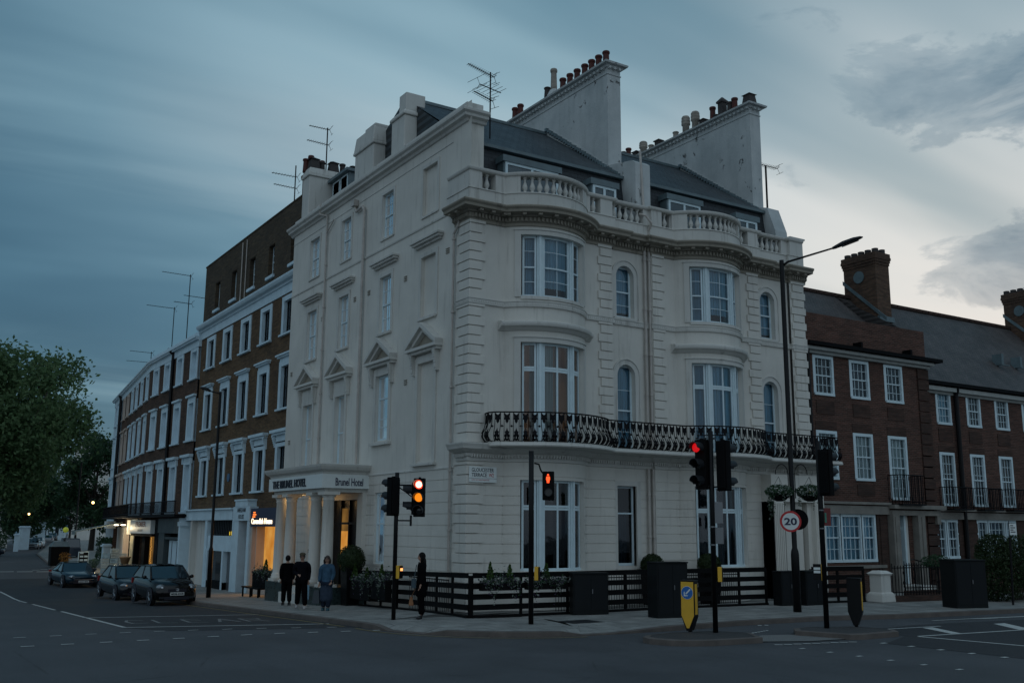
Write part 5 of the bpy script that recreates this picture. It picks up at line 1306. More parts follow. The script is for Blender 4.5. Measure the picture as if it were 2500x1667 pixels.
    w = MB(); w.box(20.42, 21.0, .6, .66, .1, 2.52); w.build('front_door', M['black_paint'], T)
    w = MB(); w.box(20.42, 21.0, .62, .64, 2.62, 3.1); w.build('fanlight', M['glassdark'], T)
    w = MB(); w.box(21.12, 21.5, .34, .5, .1, 3.1); w.build('grey_panel', M['stucco2'], T)
    w = MB(); w.box(20.2, 21.3, -.9, .6, -.6, .34); w.box(20.2, 21.3, -1.4, -.9, -.6, .18); w.build('steps', M['stucco2'], T)
red_brick()
# ------------------------------------------------------------------ ground, road and pavements
YS = [-160, -120, -80, -50, -30, -20, -14, -10, -6, -4, -2, 2, 6, 10, 14, 18, 22, 24, 30, 40, 60, 90, 140, 220, 420]
def sheet(name, xs_fn, mat, off, ys=YS, label=None, kind='structure'):
    """strip following the fall of the street; xs_fn(y) gives its left and right edges"""
    mb = MB()
    for i in range(len(ys) - 1):
        a, b = ys[i], ys[i + 1]; (l0, r0), (l1, r1) = xs_fn(a), xs_fn(b)
        mb.poly([(l0, a, g0(a) + off), (r0, a, g0(a) + off), (r1, b, g0(b) + off), (l1, b, g0(b) + off)])
    o = mb.build(name, M[mat], fixn=False); o['kind'] = kind
    if label: o['label'] = label
    return o
def bend(y):    # the side street curves away to the right beyond y = 44
    return 0.0 if y < 44 else (y - 44) * .10 + max(0, y - 100) * .06
sheet('ground', lambda y: (-300, 420), 'asphalt', -.006)
def arcpts(cx, cy, r, a0, a1, n=8): return [(cx + r * math.cos(R(a0 + (a1 - a0) * k / n)), cy + r * math.sin(R(a0 + (a1 - a0) * k / n))) for k in range(n + 1)]
KERB = [(-4.2, y) for y in (44, 36, 30, 24, 18, 14, 10, 6, 2, -1, -2)] + arcpts(.1, -2.2, 4.3, 180, 270, 12)[1:-1] + [(.4, -6.52), (2.2, -6.6), (4.8, -6.42), (8.0, -6.55), (10.3, -7.15), (15.7, -7.75), (24, -8.6), (40, -10.2), (80, -14), (160, -22)]
KERB = [(-4.2 + bend(y), y) for y in (220, 140, 100, 80, 60)] + KERB
def drop(x, y):  # dropped kerbs at the two crossing points
    d = .10
    if math.hypot(x + 3.4, y + 3.6) < 1.1: return .03
    if -.6 < x < 2.0 and y < -5: return .03
    return .12
mb = MB(); inn = 30
for i in range(len(KERB) - 1):
    (xa, ya), (xb, yb) = KERB[i], KERB[i + 1]
    ta = Vector((xb - xa, yb - ya)).normalized(); n = Vector((-ta.y, ta.x))
    # kerb stone
for i in range(len(KERB)): pass
kp = [Vector(p) for p in KERB]; ins = []
for i, p in enumerate(kp):
    t = ((kp[min(i + 1, len(kp) - 1)] - kp[i]).normalized() + (kp[i] - kp[max(i - 1, 0)]).normalized()).normalized()
    ins.append(p + Vector((-t.y, t.x)) * .16)
kb = MB(); pv = MB()
for i in range(len(kp) - 1):
    a, b, c, d = kp[i], kp[i + 1], ins[i + 1], ins[i]
    za, zb = g0(a.y), g0(b.y); ha, hb = drop(a.x, a.y), drop(b.x, b.y)
    A0, B0 = (a.x, a.y, za - .05), (b.x, b.y, zb - .05); A1, B1 = (a.x, a.y, za + ha - .01), (b.x, b.y, zb + hb - .01)
    D1, C1 = (d.x, d.y, g0(d.y) + ha + .003), (c.x, c.y, g0(c.y) + hb + .003)
    kb.poly([A0, B0, B1, A1]); kb.poly([A1, B1, C1, D1])
kbo = kb.build('kerb', M['kerb']); kbo['kind'] = 'structure'
# pavement surface: from the inner kerb edge back to the house fronts
bm = bmesh.new()
def pavez(x, y):
    return g0(y) + min(.12, drop(x, y) if drop(x, y) < .1 else .12)
rows = []
for i in range(len(ins)):
    p = ins[i]
    # target line behind
    if p.y > -1.5: q = Vector((p.x + 22, p.y))
    elif p.x < 0.4: q = Vector((1.0 + (p.x + 4) * .5, 1.0))
    else: q = Vector((p.x + .5, p.y + 30))
    rows.append((p, q))
for i in range(len(rows) - 1):
    (a, qa), (b, qb) = rows[i], rows[i + 1]
    fr = [0, .045, .10, .25, 1.0]
    for k in range(len(fr) - 1):
        P = []
        for (s_, q_, f_) in ((a, qa, fr[k]), (b, qb, fr[k]), (b, qb, fr[k + 1]), (a, qa, fr[k + 1])):
            w = s_ + (q_ - s_) * f_
            d_ = drop(s_.x, s_.y) if f_ == 0 else .12
            P.append((w.x, w.y, g0(w.y) + d_ + .003))
        pv.poly(P)
pvo = pv.build('pavement', M['paving'], fixn=False); pvo['kind'] = 'structure'
# opposite pavement of the side street
LK = [(-14.2 + bend(y) * .9 + (max(0, min(1, (y - 50) / 30.)) * 4.0), y) for y in (30, 40, 50, 60, 70, 80, 100, 140, 220)]
p2 = MB()
for i in range(len(LK) - 1):
    (xa, ya), (xb, yb) = LK[i], LK[i + 1]; za, zb = g0(ya) + .12, g0(yb) + .12
    p2.poly([(xa, ya, za), (xb, yb, zb), (xb - 30, yb, zb), (xa - 30, ya, za)]); p2.poly([(xa, ya, za - .2), (xb, yb, zb - .2), (xb, yb, zb), (xa, ya, za)])
o = p2.build('far_pavement', M['paving']); o['kind'] = 'structure'
# darker carriageway of the side street and of the cross street
def poly_sheet(name, pts, mat, off, kind='structure'):
    mb = MB(); mb.poly([(x, y, g0(y) + off) for (x, y) in pts]); o = mb.build(name, M[mat], fixn=False); o['kind'] = kind; return o
mb = MB()
ys = [-2.1, 0, 2, 6, 10, 14, 18, 22, 24, 30, 36, 44]
def lx(y): return -9.15 if y > 2 else -9.15
for i in range(len(ys) - 1):
    a, b = ys[i], ys[i + 1]
    ra = -4.18; la = -9.15 if a > .4 else -9.15 + (0.4 - a) * 1.98
    lb = -9.15 if b > .4 else -9.15 + (0.4 - b) * 1.98
    mb.poly([(la, a, g0(a)), (ra, a, g0(a)), (ra, b, g0(b)), (lb, b, g0(b))])
o = mb.build('side_road', M['asphalt_d'], fixn=False); o['kind'] = 'structure'
mb = MB(); mb.poly([(4.55, -11.1, 0), (6.3, -10.3, 0), (24, -12.2, 0), (80, -19, 0), (80, -60, 0), (24, -40, 0), (4.9, -20, 0)]); mb.poly([(6.3, -10.3, 0), (6.5, -8.95, 0), (9, -8.6, 0), (24, -10.4, 0), (80, -16, 0), (80, -19, 0), (24, -12.2, 0)])
o = mb.build('cross_road', M['asphalt_d'], fixn=False); o['kind'] = 'structure'
# markings
def mark(mb, pts, off=.005): mb.poly([(x, y, g0(y) + off) for (x, y) in pts])
def mline(mb, p, q, w, off=.005, n=1):
    p = Vector(p); q = Vector(q); t = (q - p).normalized(); nn = Vector((-t.y, t.x)) * w / 2
    for k in range(n):
        a = p + (q - p) * k / n; b = p + (q - p) * (k + 1) / n
        mark(mb, [a - nn, b - nn, b + nn, a + nn], off)
mk = MB()
mline(mk, (-9.1, 2.1), (-9.1, 7.4), .11, n=3); mline(mk, (-9.1, 7.6), (-9.1, 12.2), .11, n=3); mline(mk, (-9.12, 13.4), (-9.12, 19.2), .10, n=3); mline(mk, (-9.12, 21), (-9.12, 31), .10, n=5); mline(mk, (-9.12, 34), (-9.12, 44), .10, n=2)
mline(mk, (-9.1, 2.08), (-4.35, -.25), .13, n=6); mline(mk, (-9.1, 7.5), (-4.4, 5.4), .12, n=6)
for (x, y) in [(-6.38, 54.9), (-5.2, 54.4), (-4.0, 53.9)]: mline(mk, (x - .5, y), (x + .5, y - .15), .7, off=.01)
for k in range(6): mline(mk, (-4.4 + k * .7, 57 + k), (-3.9 + k * .7, 57 + k), .5, off=.01)
# studs of the crossing
for k in range(12):
    x = -12.6 + k * .78; f = max(0, (x + 10.4) / 6.0); y = .2 - f * f * 2.0
    mline(mk, (x - .13, y), (x + .13, y), .10)
    y2 = -2.4 if k < 8 else -2.3 - (k - 7) * .16
    mline(mk, (x - .28, y2), (x - .02, y2), .10)
for k in range(6): mline(mk, (4.42, -11.06 - k * .72), (4.60, -11.06 - k * .72), .11); mline(mk, (2.0, -10.86 - k * .74), (2.16, -10.86 - k * .74), .09)
for k in range(9): mline(mk, (2.1 + k * .24, -10.06 - k * .055), (2.25 + k * .24, -10.16 - k * .055), .10)
for k in range(6): mline(mk, (3.5 + k * .15, -8.05 + .05 * k), (3.62 + k * .15, -7.95 + .05 * k), .06)
mline(mk, (5.1, -6.75), (5.22, -6.62), .1); mline(mk, (5.3, -6.80), (5.42, -6.67), .1)
mline(mk, (6.5, -10.52), (24, -12.2), .10); mline(mk, (6.45, -10.56), (7.2, -15.5), .11); mline(mk, (6.6, -8.95), (9.3, -9.2), .08)
mline(mk, (10.6, -8.05), (24, -9.9), .14); mline(mk, (10.7, -8.02), (13, -8.5), .05)
mark(mk, [(8.45, -9.25), (8.8, -9.30), (8.05, -10.62), (7.75, -10.55)]); mark(mk, [(11.2, -9.5), (11.65, -9.55), (10.6, -10.95), (10.2, -10.85)])
o = mk.build('road_markings', M['mark'], fixn=False); o['kind'] = 'structure'
# worn letters between the two stop lines
mw = MB()
base = Vector((-8.6, 4.2)); ux = Vector((.9, -.43)).normalized(); vy = Vector((.1, 1)).normalized()
def ws(a, b, w=.10):
    p = base + ux * a[0] + vy * a[1]; q_ = base + ux * b[0] + vy * b[1]; mline(mw, p, q_, w)
L = {'K': [((0, 0), (0, 1)), ((0, .45), (.5, 1)), ((.15, .55), (.5, 0))], 'E': [((0, 0), (0, 1)), ((0, 0), (.45, 0)), ((0, .5), (.4, .5)), ((0, 1), (.45, 1))], 'P': [((0, 0), (0, 1)), ((0, 1), (.45, .9)), ((.45, .9), (.45, .6)), ((.45, .6), (0, .5))]}
C_ = {'C': [((.5, .9), (.1, 1)), ((.1, 1), (0, .5)), ((0, .5), (.1, 0)), ((.1, 0), (.5, .1))], 'L': [((0, 0), (0, 1)), ((0, 0), (.45, 0))], 'E': L['E'], 'A': [((0, 0), (.25, 1)), ((.25, 1), (.5, 0)), ((.12, .4), (.38, .4))], 'R': L['P'] + [((.15, .5), (.5, 0))]}
for i, ch in enumerate('CLEAR'):
    for (a, b) in C_[ch]: ws((i * .82, a[1] * 1.9 - .6) if 0 else (i * .82 + a[0] * 1.1, a[1] * 1.6 - .55), (i * .82 + b[0] * 1.1, b[1] * 1.6 - .55), .085)
o = mw.build('road_lettering', M['mark_worn'], fixn=False); o['kind'] = 'structure'
my = MB(); mline(my, (-4.45, 30), (-4.45, -1.5), .07, n=12)
P_ = arcpts(.1, -2.2, 4.55, 180, 262, 14)
for k in range(len(P_) - 1): mline(my, P_[k], P_[k + 1], .06)
o = my.build('kerb_line', M['mark_y'], fixn=False); o['kind'] = 'structure'
# refuge islands
def island(name, pts, h=.12):
    mb = MB(); n = len(pts); c = Vector((sum(p[0] for p in pts) / n, sum(p[1] for p in pts) / n)); inn = []
    for (x, y) in pts:
        v = Vector((x, y)); inn.append(v + (c - v).normalized() * .15)
    for k in range(n):
        a, b = pts[k], pts[(k + 1) % n]; c1, d1 = inn[(k + 1) % n], inn[k]
        mb.poly([(a[0], a[1], -.02), (b[0], b[1], -.02), (b[0], b[1], h - .01), (a[0], a[1], h - .01)]); mb.poly([(a[0], a[1], h - .01), (b[0], b[1], h - .01), (c1.x, c1.y, h + .004), (d1.x, d1.y, h + .004)])
    mb.cur = 1; mb.poly([(p.x, p.y, h) for p in inn])
    o = mb.build(name, [M['kerb'], M['isl']]); o['kind'] = 'structure'; return o
isl1 = [(-.20, -8.55), (-.02, -9.05), (.25, -9.30), (.8, -9.52), (2.2, -9.62), (2.72, -8.75), (2.3, -8.0), (1.0, -7.75), (.2, -7.95), (-.10, -8.2)]
isl2 = [(4.0, -8.95), (4.45, -10.2), (4.8, -10.32), (6.1, -10.28), (6.42, -9.9), (6.35, -9.3), (6.1, -8.9), (5.0, -8.42), (4.5, -8.45)]
island('island', isl1); island('island', isl2)
mb = MB(); mb.poly([(2.25, -9.5, .012), (2.78, -8.7, .012), (3.3, -8.55, .012), (4.3, -8.9, .012), (4.42, -10.1, .012), (3.3, -10.0, .012)])
m, nt, out = newmat('tactile_paving'); t = NT(nt); b = t.n('ShaderNodeBsdfPrincipled'); t.l(b.outputs[0], out.inputs[0]); b.inputs['Roughness'].default_value = .7
v = t.n('ShaderNodeTexVoronoi'); v.inputs['Scale'].default_value = 14; v.inputs['Randomness'].default_value = .1; t.l(t.objco(), v.inputs['Vector'])
c = t.mix(t.ramp(v.outputs['Distance'], [(.2, 1.), (.4, 0.)]), (.14, .14, .135), (.26, .26, .25)); t.l(c, b.inputs['Base Color'])
bp = t.n('ShaderNodeBump'); bp.inputs['Distance'].default_value = .01; t.l(t.math('MULTIPLY', v.outputs['Distance'], -1), bp.inputs['Height']); t.l(bp.outputs[0], b.inputs['Normal'])
M['tactile'] = m
o = mb.build('tactile_paving', M['tactile'], fixn=False); o['kind'] = 'structure'
mb = MB(); mb.box(.3, 1.3, -5.0, -4.2, .10, .127); o = mb.build('manhole_cover', M['darkmetal']); tag(o, 'dark rectangular steel cover set in the pavement near the hotel corner', 'manhole cover')
# ------------------------------------------------------------------ street furniture
CAR_ = Vector((.8436, -.537, 0)).normalized(); CF_ = Vector((.536, .844, 0)).normalized()
def face_rot(dirv):   # rotation about z so that local -Y looks along dirv
    return math.atan2(dirv.x, -dirv.y)
def child_mesh(mb, name, mat, parent, **k): return mb.build(name, M[mat] if isinstance(mat, str) else mat, parent, **k)
def signal_head(parent, loc, rz, h=1.15, lit=(), n=3, w=.30, vis=.24):
    """black signal head: box, hooded lenses; lit maps lens index (0 = top) to a material"""
    b = MB(); b.box(-w / 2, w / 2, 0, .17, 0, h); b.box(-w / 2 + .03, w / 2 - .03, .17, .21, .05, h - .05); b.box(-.03, .03, .03, .14, h, h + .03)
    H = b.build('signal_head', M['black_wood'], parent, loc=loc, rz=rz, bevel=.02)
    st = h / n
    for i in range(n):
        zc = h - st * (i + .5); r = min(.115, st * .36)
        v = MB(); m_ = 14; r0 = []; r1 = []; r2 = []
        for k in range(m_ + 1):
            a = R(-35 + 250 * k / m_); L_ = vis if 20 < k * 250 / m_ < 230 else vis * .55
            r0.append(((r + .02) * math.cos(a), 0, zc + (r + .02) * math.sin(a))); r1.append(((r + .02) * math.cos(a), -L_, zc + (r + .02) * math.sin(a)))
            r2.append(((r + .008) * math.cos(a), -L_, zc + (r + .008) * math.sin(a)))
        for k in range(m_):
            v.poly([r0[k], r0[k + 1], r1[k + 1], r1[k]]); v.poly([r1[k], r1[k + 1], r2[k + 1], r2[k]])
            v.poly([r2[k], r2[k + 1], (r2[k + 1][0], 0, r2[k + 1][2]), (r2[k][0], 0, r2[k][2])])
        v.build('hood', M['darkmetal'], H)
        if lit.get(i) == 'tl_red': v = MB(); v.lathe([(r * .78, -.040), (r * .5, -.046), (.002, -.05)], c=(0, 0, zc), n=16, axis='Y'); v.build('hot_core', M['tl_red_core'], H)
        q_ = vis * .5 if lit.get(i) == 'tl_dull' else 0.; l = MB(); l.smooth = True; l.lathe([(r, 0.0), (r * .97, -.015), (r * .6, -.03), (.002, -.036)], c=(0, -.002 - q_, zc), n=18, axis='Y'); lo = l.build('lens', M[lit.get(i, 'lens_off')] if lit else M['lens_off'], H)
    return H
def spole(name, label, cat, x, y, z, top, r=.057, group=None, lean=(0, 0)):
    T = thing(name, label, cat, (x, y, z), group=group)
    mb = MB(); mb.smooth = True; mb.tube([(0, 0, 0), (lean[0] * .6, lean[1] * .6, (top - z) * .65), (lean[0], lean[1], top - z)], r, 12)
    child_mesh(mb, 'pole', 'black_paint', T); return T
def toloc(T, p): return Vector(p) - T.location
GS = 'traffic signals around the junction'
# left signal
T = spole('traffic_signal', 'black signal pole beside the standing woman, showing red and amber', 'traffic light', -3.16, -1.72, .10, 3.95, group=GS)
f1 = (-CF_ * 1.0 - CAR_ * .10).normalized(); r1 = face_rot(f1)
signal_head(T, toloc(T, (-2.62, -1.97, 2.78)), r1, h=1.03, lit={0: 'tl_red', 1: 'tl_amber'}, w=.30)
f2 = (-CAR_ * 1.0 - CF_ * .12).normalized()
signal_head(T, toloc(T, (-2.66, -1.62, 2.84)), face_rot(f2), h=.86, n=2, lit={}, w=.30)
f3 = (-CAR_ * .75 + CF_ * .62).normalized()
signal_head(T, toloc(T, (-3.30, -1.66, 2.80)), face_rot(f3), h=1.02, lit={}, w=.32)
b = MB(); P0 = Vector((0, 0, 0)); o1 = toloc(T, (-2.78, -1.84, 3.62)); o2 = toloc(T, (-2.78, -1.84, 2.68))
b.tube([(0, 0, o1.z), o1], .025, 6); b.tube([(0, 0, o2.z), o2], .022, 6); b.tube([o2 + Vector((0, 0, -.14)), o2 + Vector((0, 0, .14))], .03, 6); b.tube([(0, 0, o1.z - .02), o1 * .6 + Vector((0, 0, o1.z * .4 - .18)), o1 + Vector((0, 0, -.3))], .018, 6); child_mesh(b, 'bracket', 'black_paint', T)
def pushbox(T, p, dirv, w=.15, lit=True, side=True):
    rz = face_rot(dirv); b = MB(); b.box(-w / 2, w / 2, 0, .10, 0, .34); B = b.build('push_button_box', M['yellow'], T, loc=p, rz=rz, bevel=.01)
    f = MB(); f.box(-w / 2 + .012, w / 2 - .012, -.02, -.001, .01, .33); f.build('front_plate', M['black_paint'], B)
    if lit: l = MB(); l.box(-w / 2 + .03, w / 2 - .03, -.028, -.021, .20, .27); l.build('wait_lamp', emis('wait_lamp', (1., .35, .10), 2.2), B)
    return B
pushbox(T, toloc(T, (-3.03, -1.82, 1.17)), (CAR_ * .9 - CF_ * .45).normalized(), w=.17)
# pedestrian signal in the middle
T = spole('pedestrian_signal', 'black pole with lit red man signal at the corner of the pavement, top slightly bent', 'pedestrian light', -.70, -4.55, .10, 4.47, r=.065, group=GS)
b = MB(); b.box(-.15, .15, 0, .18, 0, .74); b.box(-.13, .13, .18, .22, .04, .70)
H_ = b.build('signal_head', M['black_wood'], T, loc=toloc(T, (-.33, -4.78, 3.21)), rz=face_rot((-CF_ - CAR_ * .12).normalized()), bevel=.02)
l = MB(); l.lathe([(.105, 0), (.105, -.05), (.09, -.05), (.09, 0)], c=(.01, 0, .20), n=18, axis='Y', caps=False); l.build('green_lens_rim', M['darkmetal'], H_)
l = MB(); l.lathe([(.09, -.001), (.09, -.006)], c=(.01, 0, .20), n=16, axis='Y'); l.build('lens', M['lens_off'], H_)
l = MB(); z0_ = .44
l.lathe([(.0255, -.004), (.0255, -.012)], c=(0, 0, z0_ + .205), n=12, axis='Y')
l.prism([(-.045, -.004, z0_ + .165), (.045, -.004, z0_ + .165), (.052, -.004, z0_ + .08), (.034, -.004, z0_ + .075), (.03, -.004, z0_ + .0), (.004, -.004, z0_), (0, -.004, z0_ + .06), (-.004, -.004, z0_), (-.03, -.004, z0_), (-.034, -.004, z0_ + .075), (-.052, -.004, z0_ + .08)], (0, -.008, 0))
l.build('red_man', M['tl_man'], H_)
l = MB(); l.tube([(-.15, .08, .70), (-.20, .06, .78), (-.24, .02, .92), (-.36, 0, .95)], .022, 8); l.build('bracket', M['black_paint'], H_)
pushbox(T, toloc(T, (-.55, -4.68, 1.20)), (-CF_ * .25 + CAR_).normalized(), w=.18, lit=False)
# right hand pair on the refuge
T = spole('traffic_signal', 'black signal pole on near refuge, two back-to-back heads, left one glowing red', 'traffic light', 1.97, -8.36, .12, 4.84, group=GS, r=.062, lean=(.03, .0))
fL = (-CAR_ * .76 - CF_ * .65).normalized(); fR = (CAR_ * .80 + CF_ * .60).normalized()
signal_head(T, toloc(T, (1.80, -8.18, 3.44)), face_rot(fL), h=1.20, lit={0: 'tl_dull'}, w=.32, vis=.26)
signal_head(T, toloc(T, (2.22, -8.63, 3.40)), face_rot(fR), h=1.20, lit={}, w=.32, vis=.26)
b = MB(); b.tube([(-.22, .20, 4.62), (.28, -.28, 4.62)], .015, 6); b.tube([(-.22, .20, 3.38), (.28, -.28, 3.38)], .02, 6); child_mesh(b, 'bracket', 'black_paint', T)
b = MB(); b.M = Matrix.Rotation(face_rot((CF_ + CAR_ * .5).normalized()), 4, 'Z'); b.box(-.26, -.05, -.02, 0, 2.52, 3.02); b.box(-.26, -.05, -.02, 0, 2.04, 2.42); child_mesh(b, 'sign_back', 'metal', T)
pushbox(T, toloc(T, (2.12, -8.48, 1.28)), (-CF_ * .25 + CAR_).normalized(), w=.19, lit=False)
for i_, z_ in enumerate((2.0, 2.42)): b = MB(); b.lathe([(.07, z_), (.07, z_ + .03)], n=10); child_mesh(b, 'strap', 'metal', T)
# far right signal
T = spole('traffic_signal', 'black signal pole on far refuge, head seen from behind and red box', 'traffic light', 5.15, -8.93, .12, 4.72, group=GS, r=.065)
signal_head(T, toloc(T, (5.26, -9.12, 3.34)), face_rot(fR), h=1.16, lit={}, w=.34, vis=.27)
b = MB(); b.M = Matrix.Rotation(face_rot((-CF_ + CAR_ * .5).normalized()), 4, 'Z'); b.box(.06, .28, -.04, .10, 2.48, 2.80 + .12); B_ = child_mesh(b, 'red_box', pbr('maroon_box', (.16, .02, .018), .5), T)
b = MB(); b.M = Matrix.Rotation(face_rot((-CF_ + CAR_ * .5).normalized()), 4, 'Z'); b.box(.07, .13, -.05, -.042, 2.56, 2.80); child_mesh(b, 'green_panel', pbr('green_panel', (.05, .20, .14), .4), B_)
B_ = MB(); B_.M = Matrix.Rotation(face_rot((-CF_ - CAR_ * .3).normalized()), 4, 'Z'); B_.box(-.26, -.07, -.02, .10, 1.16, 1.54); B_.cur = 1; B_.box(-.245, -.085, -.026, -.021, 1.40, 1.46); B_.box(-.245, -.085, -.026, -.021, 1.32, 1.38); B_.cur = 2; B_.box(-.065, -.03, -.03, .10, 1.14, 1.55); B_.build('push_button_box', [M['black_paint'], M['signwhite'], M['yellow']], T)
for z_ in (2.4, 2.85): b = MB(); b.lathe([(.073, z_), (.073, z_ + .03)], n=10); child_mesh(b, 'strap', 'metal', T)

# street lamps
def street_lamp(label, x, y, z, top, head0, head1, r0=.12, r1=.075, zs=2.0, grp='street lamps'):
    T = thing('street_lamp', label, 'street lamp', (x, y, z), group=grp)
    b = MB(); b.smooth = True; b.lathe([(r0, 0), (r0, zs - .1), (r0 * .9, zs), (r1, zs + .1), (r1 * .95, top - z), (r1 * .9, top - z + .08)], n=14); child_mesh(b, 'pole', 'black_paint', T)
    h0 = toloc(T, head0); h1 = toloc(T, head1); b = MB(); b.smooth = True
    b.tube([(0, 0, top - z - .12), Vector((h0.x * .12, h0.y * .12, top - z + (h0.z - (top - z)) * .05)), h0 * 1.0], .045, 8, r2=.028); child_mesh(b, 'arm', 'black_paint', T)
    d = (h1 - h0); L_ = d.length; d.normalize(); side = d.cross(Vector((0, 0, 1))).normalized(); up = side.cross(d)
    b = MB(); b.smooth = True; rings = []
    for (t_, w_, hu, hd) in ((0, .05, .04, .04), (.10, .075, .06, .05), (.35, .15, .10, .04), (.7, .17, .09, .035), (.92, .12, .05, .03), (1.0, .03, .01, .02)):
        c = h0 + d * (t_ * L_); ring = []
        for k in range(12):
            a = 2 * PI * k / 12; ring.append(b.pt(c + side * (w_ * math.cos(a)) + up * ((hu if math.sin(a) > 0 else hd) * math.sin(a))))
        rings.append(ring)
    for i in range(len(rings) - 1):
        for k in range(12): b.face((rings[i][k], rings[i][(k + 1) % 12], rings[i + 1][(k + 1) % 12], rings[i + 1][k]))
    b.face(rings[0][::-1]); b.face(rings[-1]); Hh = child_mesh(b, 'lamp_head', 'darkmetal', T)
    b = MB(); c = h0 + d * (L_ * .3) - up * .045; e = h0 + d * (L_ * .85) - up * .04
    b.prism([c - side * .10, c + side * .10, e + side * .10, e - side * .10], -up * .01); b.build('lamp_glass', M['glassdark'], Hh)
    return T
LR = street_lamp('tall black lamp column with a 20 sign and hanging flower baskets, nearest the hotel front', 8.28, -5.2, .12, 10.72, (9.31, -6.34, 11.08), (9.92, -7.02, 11.38), zs=1.75)
street_lamp('slim black lamp column on the pavement left of the hotel porch', -2.65, 17.1, -.45, 8.2, (-3.05, 17.2, 8.28), (-3.5, 17.3, 8.42), r0=.10, r1=.06)
street_lamp('distant dark street lamp standing among the trees at the bend', 6.0, 104.0, -.66, 9.9, (5.2, 104, 10.0), (4.4, 104, 10.3), r0=.14, r1=.09)
# speed limit discs on the lamp column
def disc(T, p, dirv, r, front=True):
    rz = face_rot(dirv); b = MB(); b.lathe([(r, 0), (r, .02)], n=40, axis='Y'); D = b.build('speed_sign', M['black_wood' if not front else 'red'], T, loc=p, rz=rz)
    if front:
        b = MB(); b.lathe([(r * .80, -.004), (r * .80, -.008)], n=40, axis='Y'); b.build('white_face', M['signwhite'], D)
        text_mesh('numerals', '20', M['inkblue'], D, r * 1.18, r * .70, lambda x, y, d: Vector((x - r * .59, -.010 - d, y - r * .35)), bold=.03)
disc(LR, toloc(LR, (8.16, -5.20, 2.74)), (-CF_ - CAR_ * .22).normalized(), .31)
disc(LR, toloc(LR, (8.40, -5.26, 2.80)), (CF_ + CAR_ * .12).normalized(), .31, front=False)
# hooped brackets of the baskets
b = MB()
for s in (-1, 1):
    P = []
    for k in range(9): a = R(180 * k / 8); P.append(CAR_ * (s * (.10 + .19 * (1 - math.cos(a)))) + Vector((0, 0, 4.02 + .30 * math.sin(a))))
    b.tube([CAR_ * (s * .10) + Vector((0, 0, 3.3))] + P, .014, 6)
child_mesh(b, 'basket_bracket', 'iron', LR)
def leafcloud(mb, rn, n, fn, size=(.05, .09), mats=1, flat=False):
    for k in range(n):
        c = Vector(fn()); a = Vector((rn.gauss(0, 1), rn.gauss(0, 1), rn.gauss(0, 1))).normalized(); u = a.orthogonal().normalized(); v = a.cross(u)
        an = rn.uniform(0, 6.28); u, v = u * math.cos(an) + v * math.sin(an), v * math.cos(an) - u * math.sin(an)
        s = rn.uniform(*size); mb.cur = rn.randrange(mats) if mats > 1 else mb.cur
        mb.poly([c - u * s, c - v * s * .5, c + u * s, c + v * s * .5])
def ball(rn, c, r, sq=(1, 1, 1), shell=.6):
    def f():
        while True:
            d = Vector((rn.gauss(0, 1), rn.gauss(0, 1), rn.gauss(0, 1)));
            if d.length > .01: break
        d.normalize(); q = r * (shell + (1 - shell) * rn.random() ** .5); return (c[0] + d.x * q * sq[0], c[1] + d.y * q * sq[1], c[2] + d.z * q * sq[2])
    return f
for s, lab in ((-1, 'left hanging flower basket with trailing stems on the lamp column'), (1, 'right hanging flower basket with a few yellow blooms on the lamp column')):
    c = Vector((8.33, -5.25, 0)) + CAR_ * (s * .46); rn = random.Random(5 + s)
    T = thing('hanging_basket', lab, 'flower basket', (c.x, c.y, 3.35), group='hanging baskets')
    b = MB(); b.smooth = True; b.lathe([(.08, -.02), (.2, .03), (.30, .14), (.32, .22)], n=16); child_mesh(b, 'bowl', 'black_wood', T)
    b = MB()
    for k in range(3):
        a = 2.1 * k; b.tube([(.30 * math.cos(a), .30 * math.sin(a), .2), (0, 0, .72)], .005, 4)
    child_mesh(b, 'chain', 'iron', T)
    b = MB(); leafcloud(b, rn, 900, ball(rn, (0, 0, .27), .34, (1.25, 1.25, .62)), (.03, .06), 3)
    for k in range(9):
        a = rn.uniform(0, 6.28); L_ = rn.uniform(.2, .75) if s < 0 else rn.uniform(.1, .45); x_, y_ = .33 * math.cos(a), .33 * math.sin(a)
        for q in range(int(L_ * 60)): leafcloud(b, rn, 1, lambda: (x_ + rn.gauss(0, .02), y_ + rn.gauss(0, .02), .15 - L_ * rn.random()), (.02, .04), 3)
    b.build('foliage', [M['leafd'], M['leafd'], M['leafs']], T, fixn=False)
    if s > 0: b = MB(); leafcloud(b, rn, 26, ball(rn, (0, -.1, .34), .22, (1, 1, .5)), (.025, .035)); child_mesh(b, 'blooms', 'flower_y', T, fixn=False)

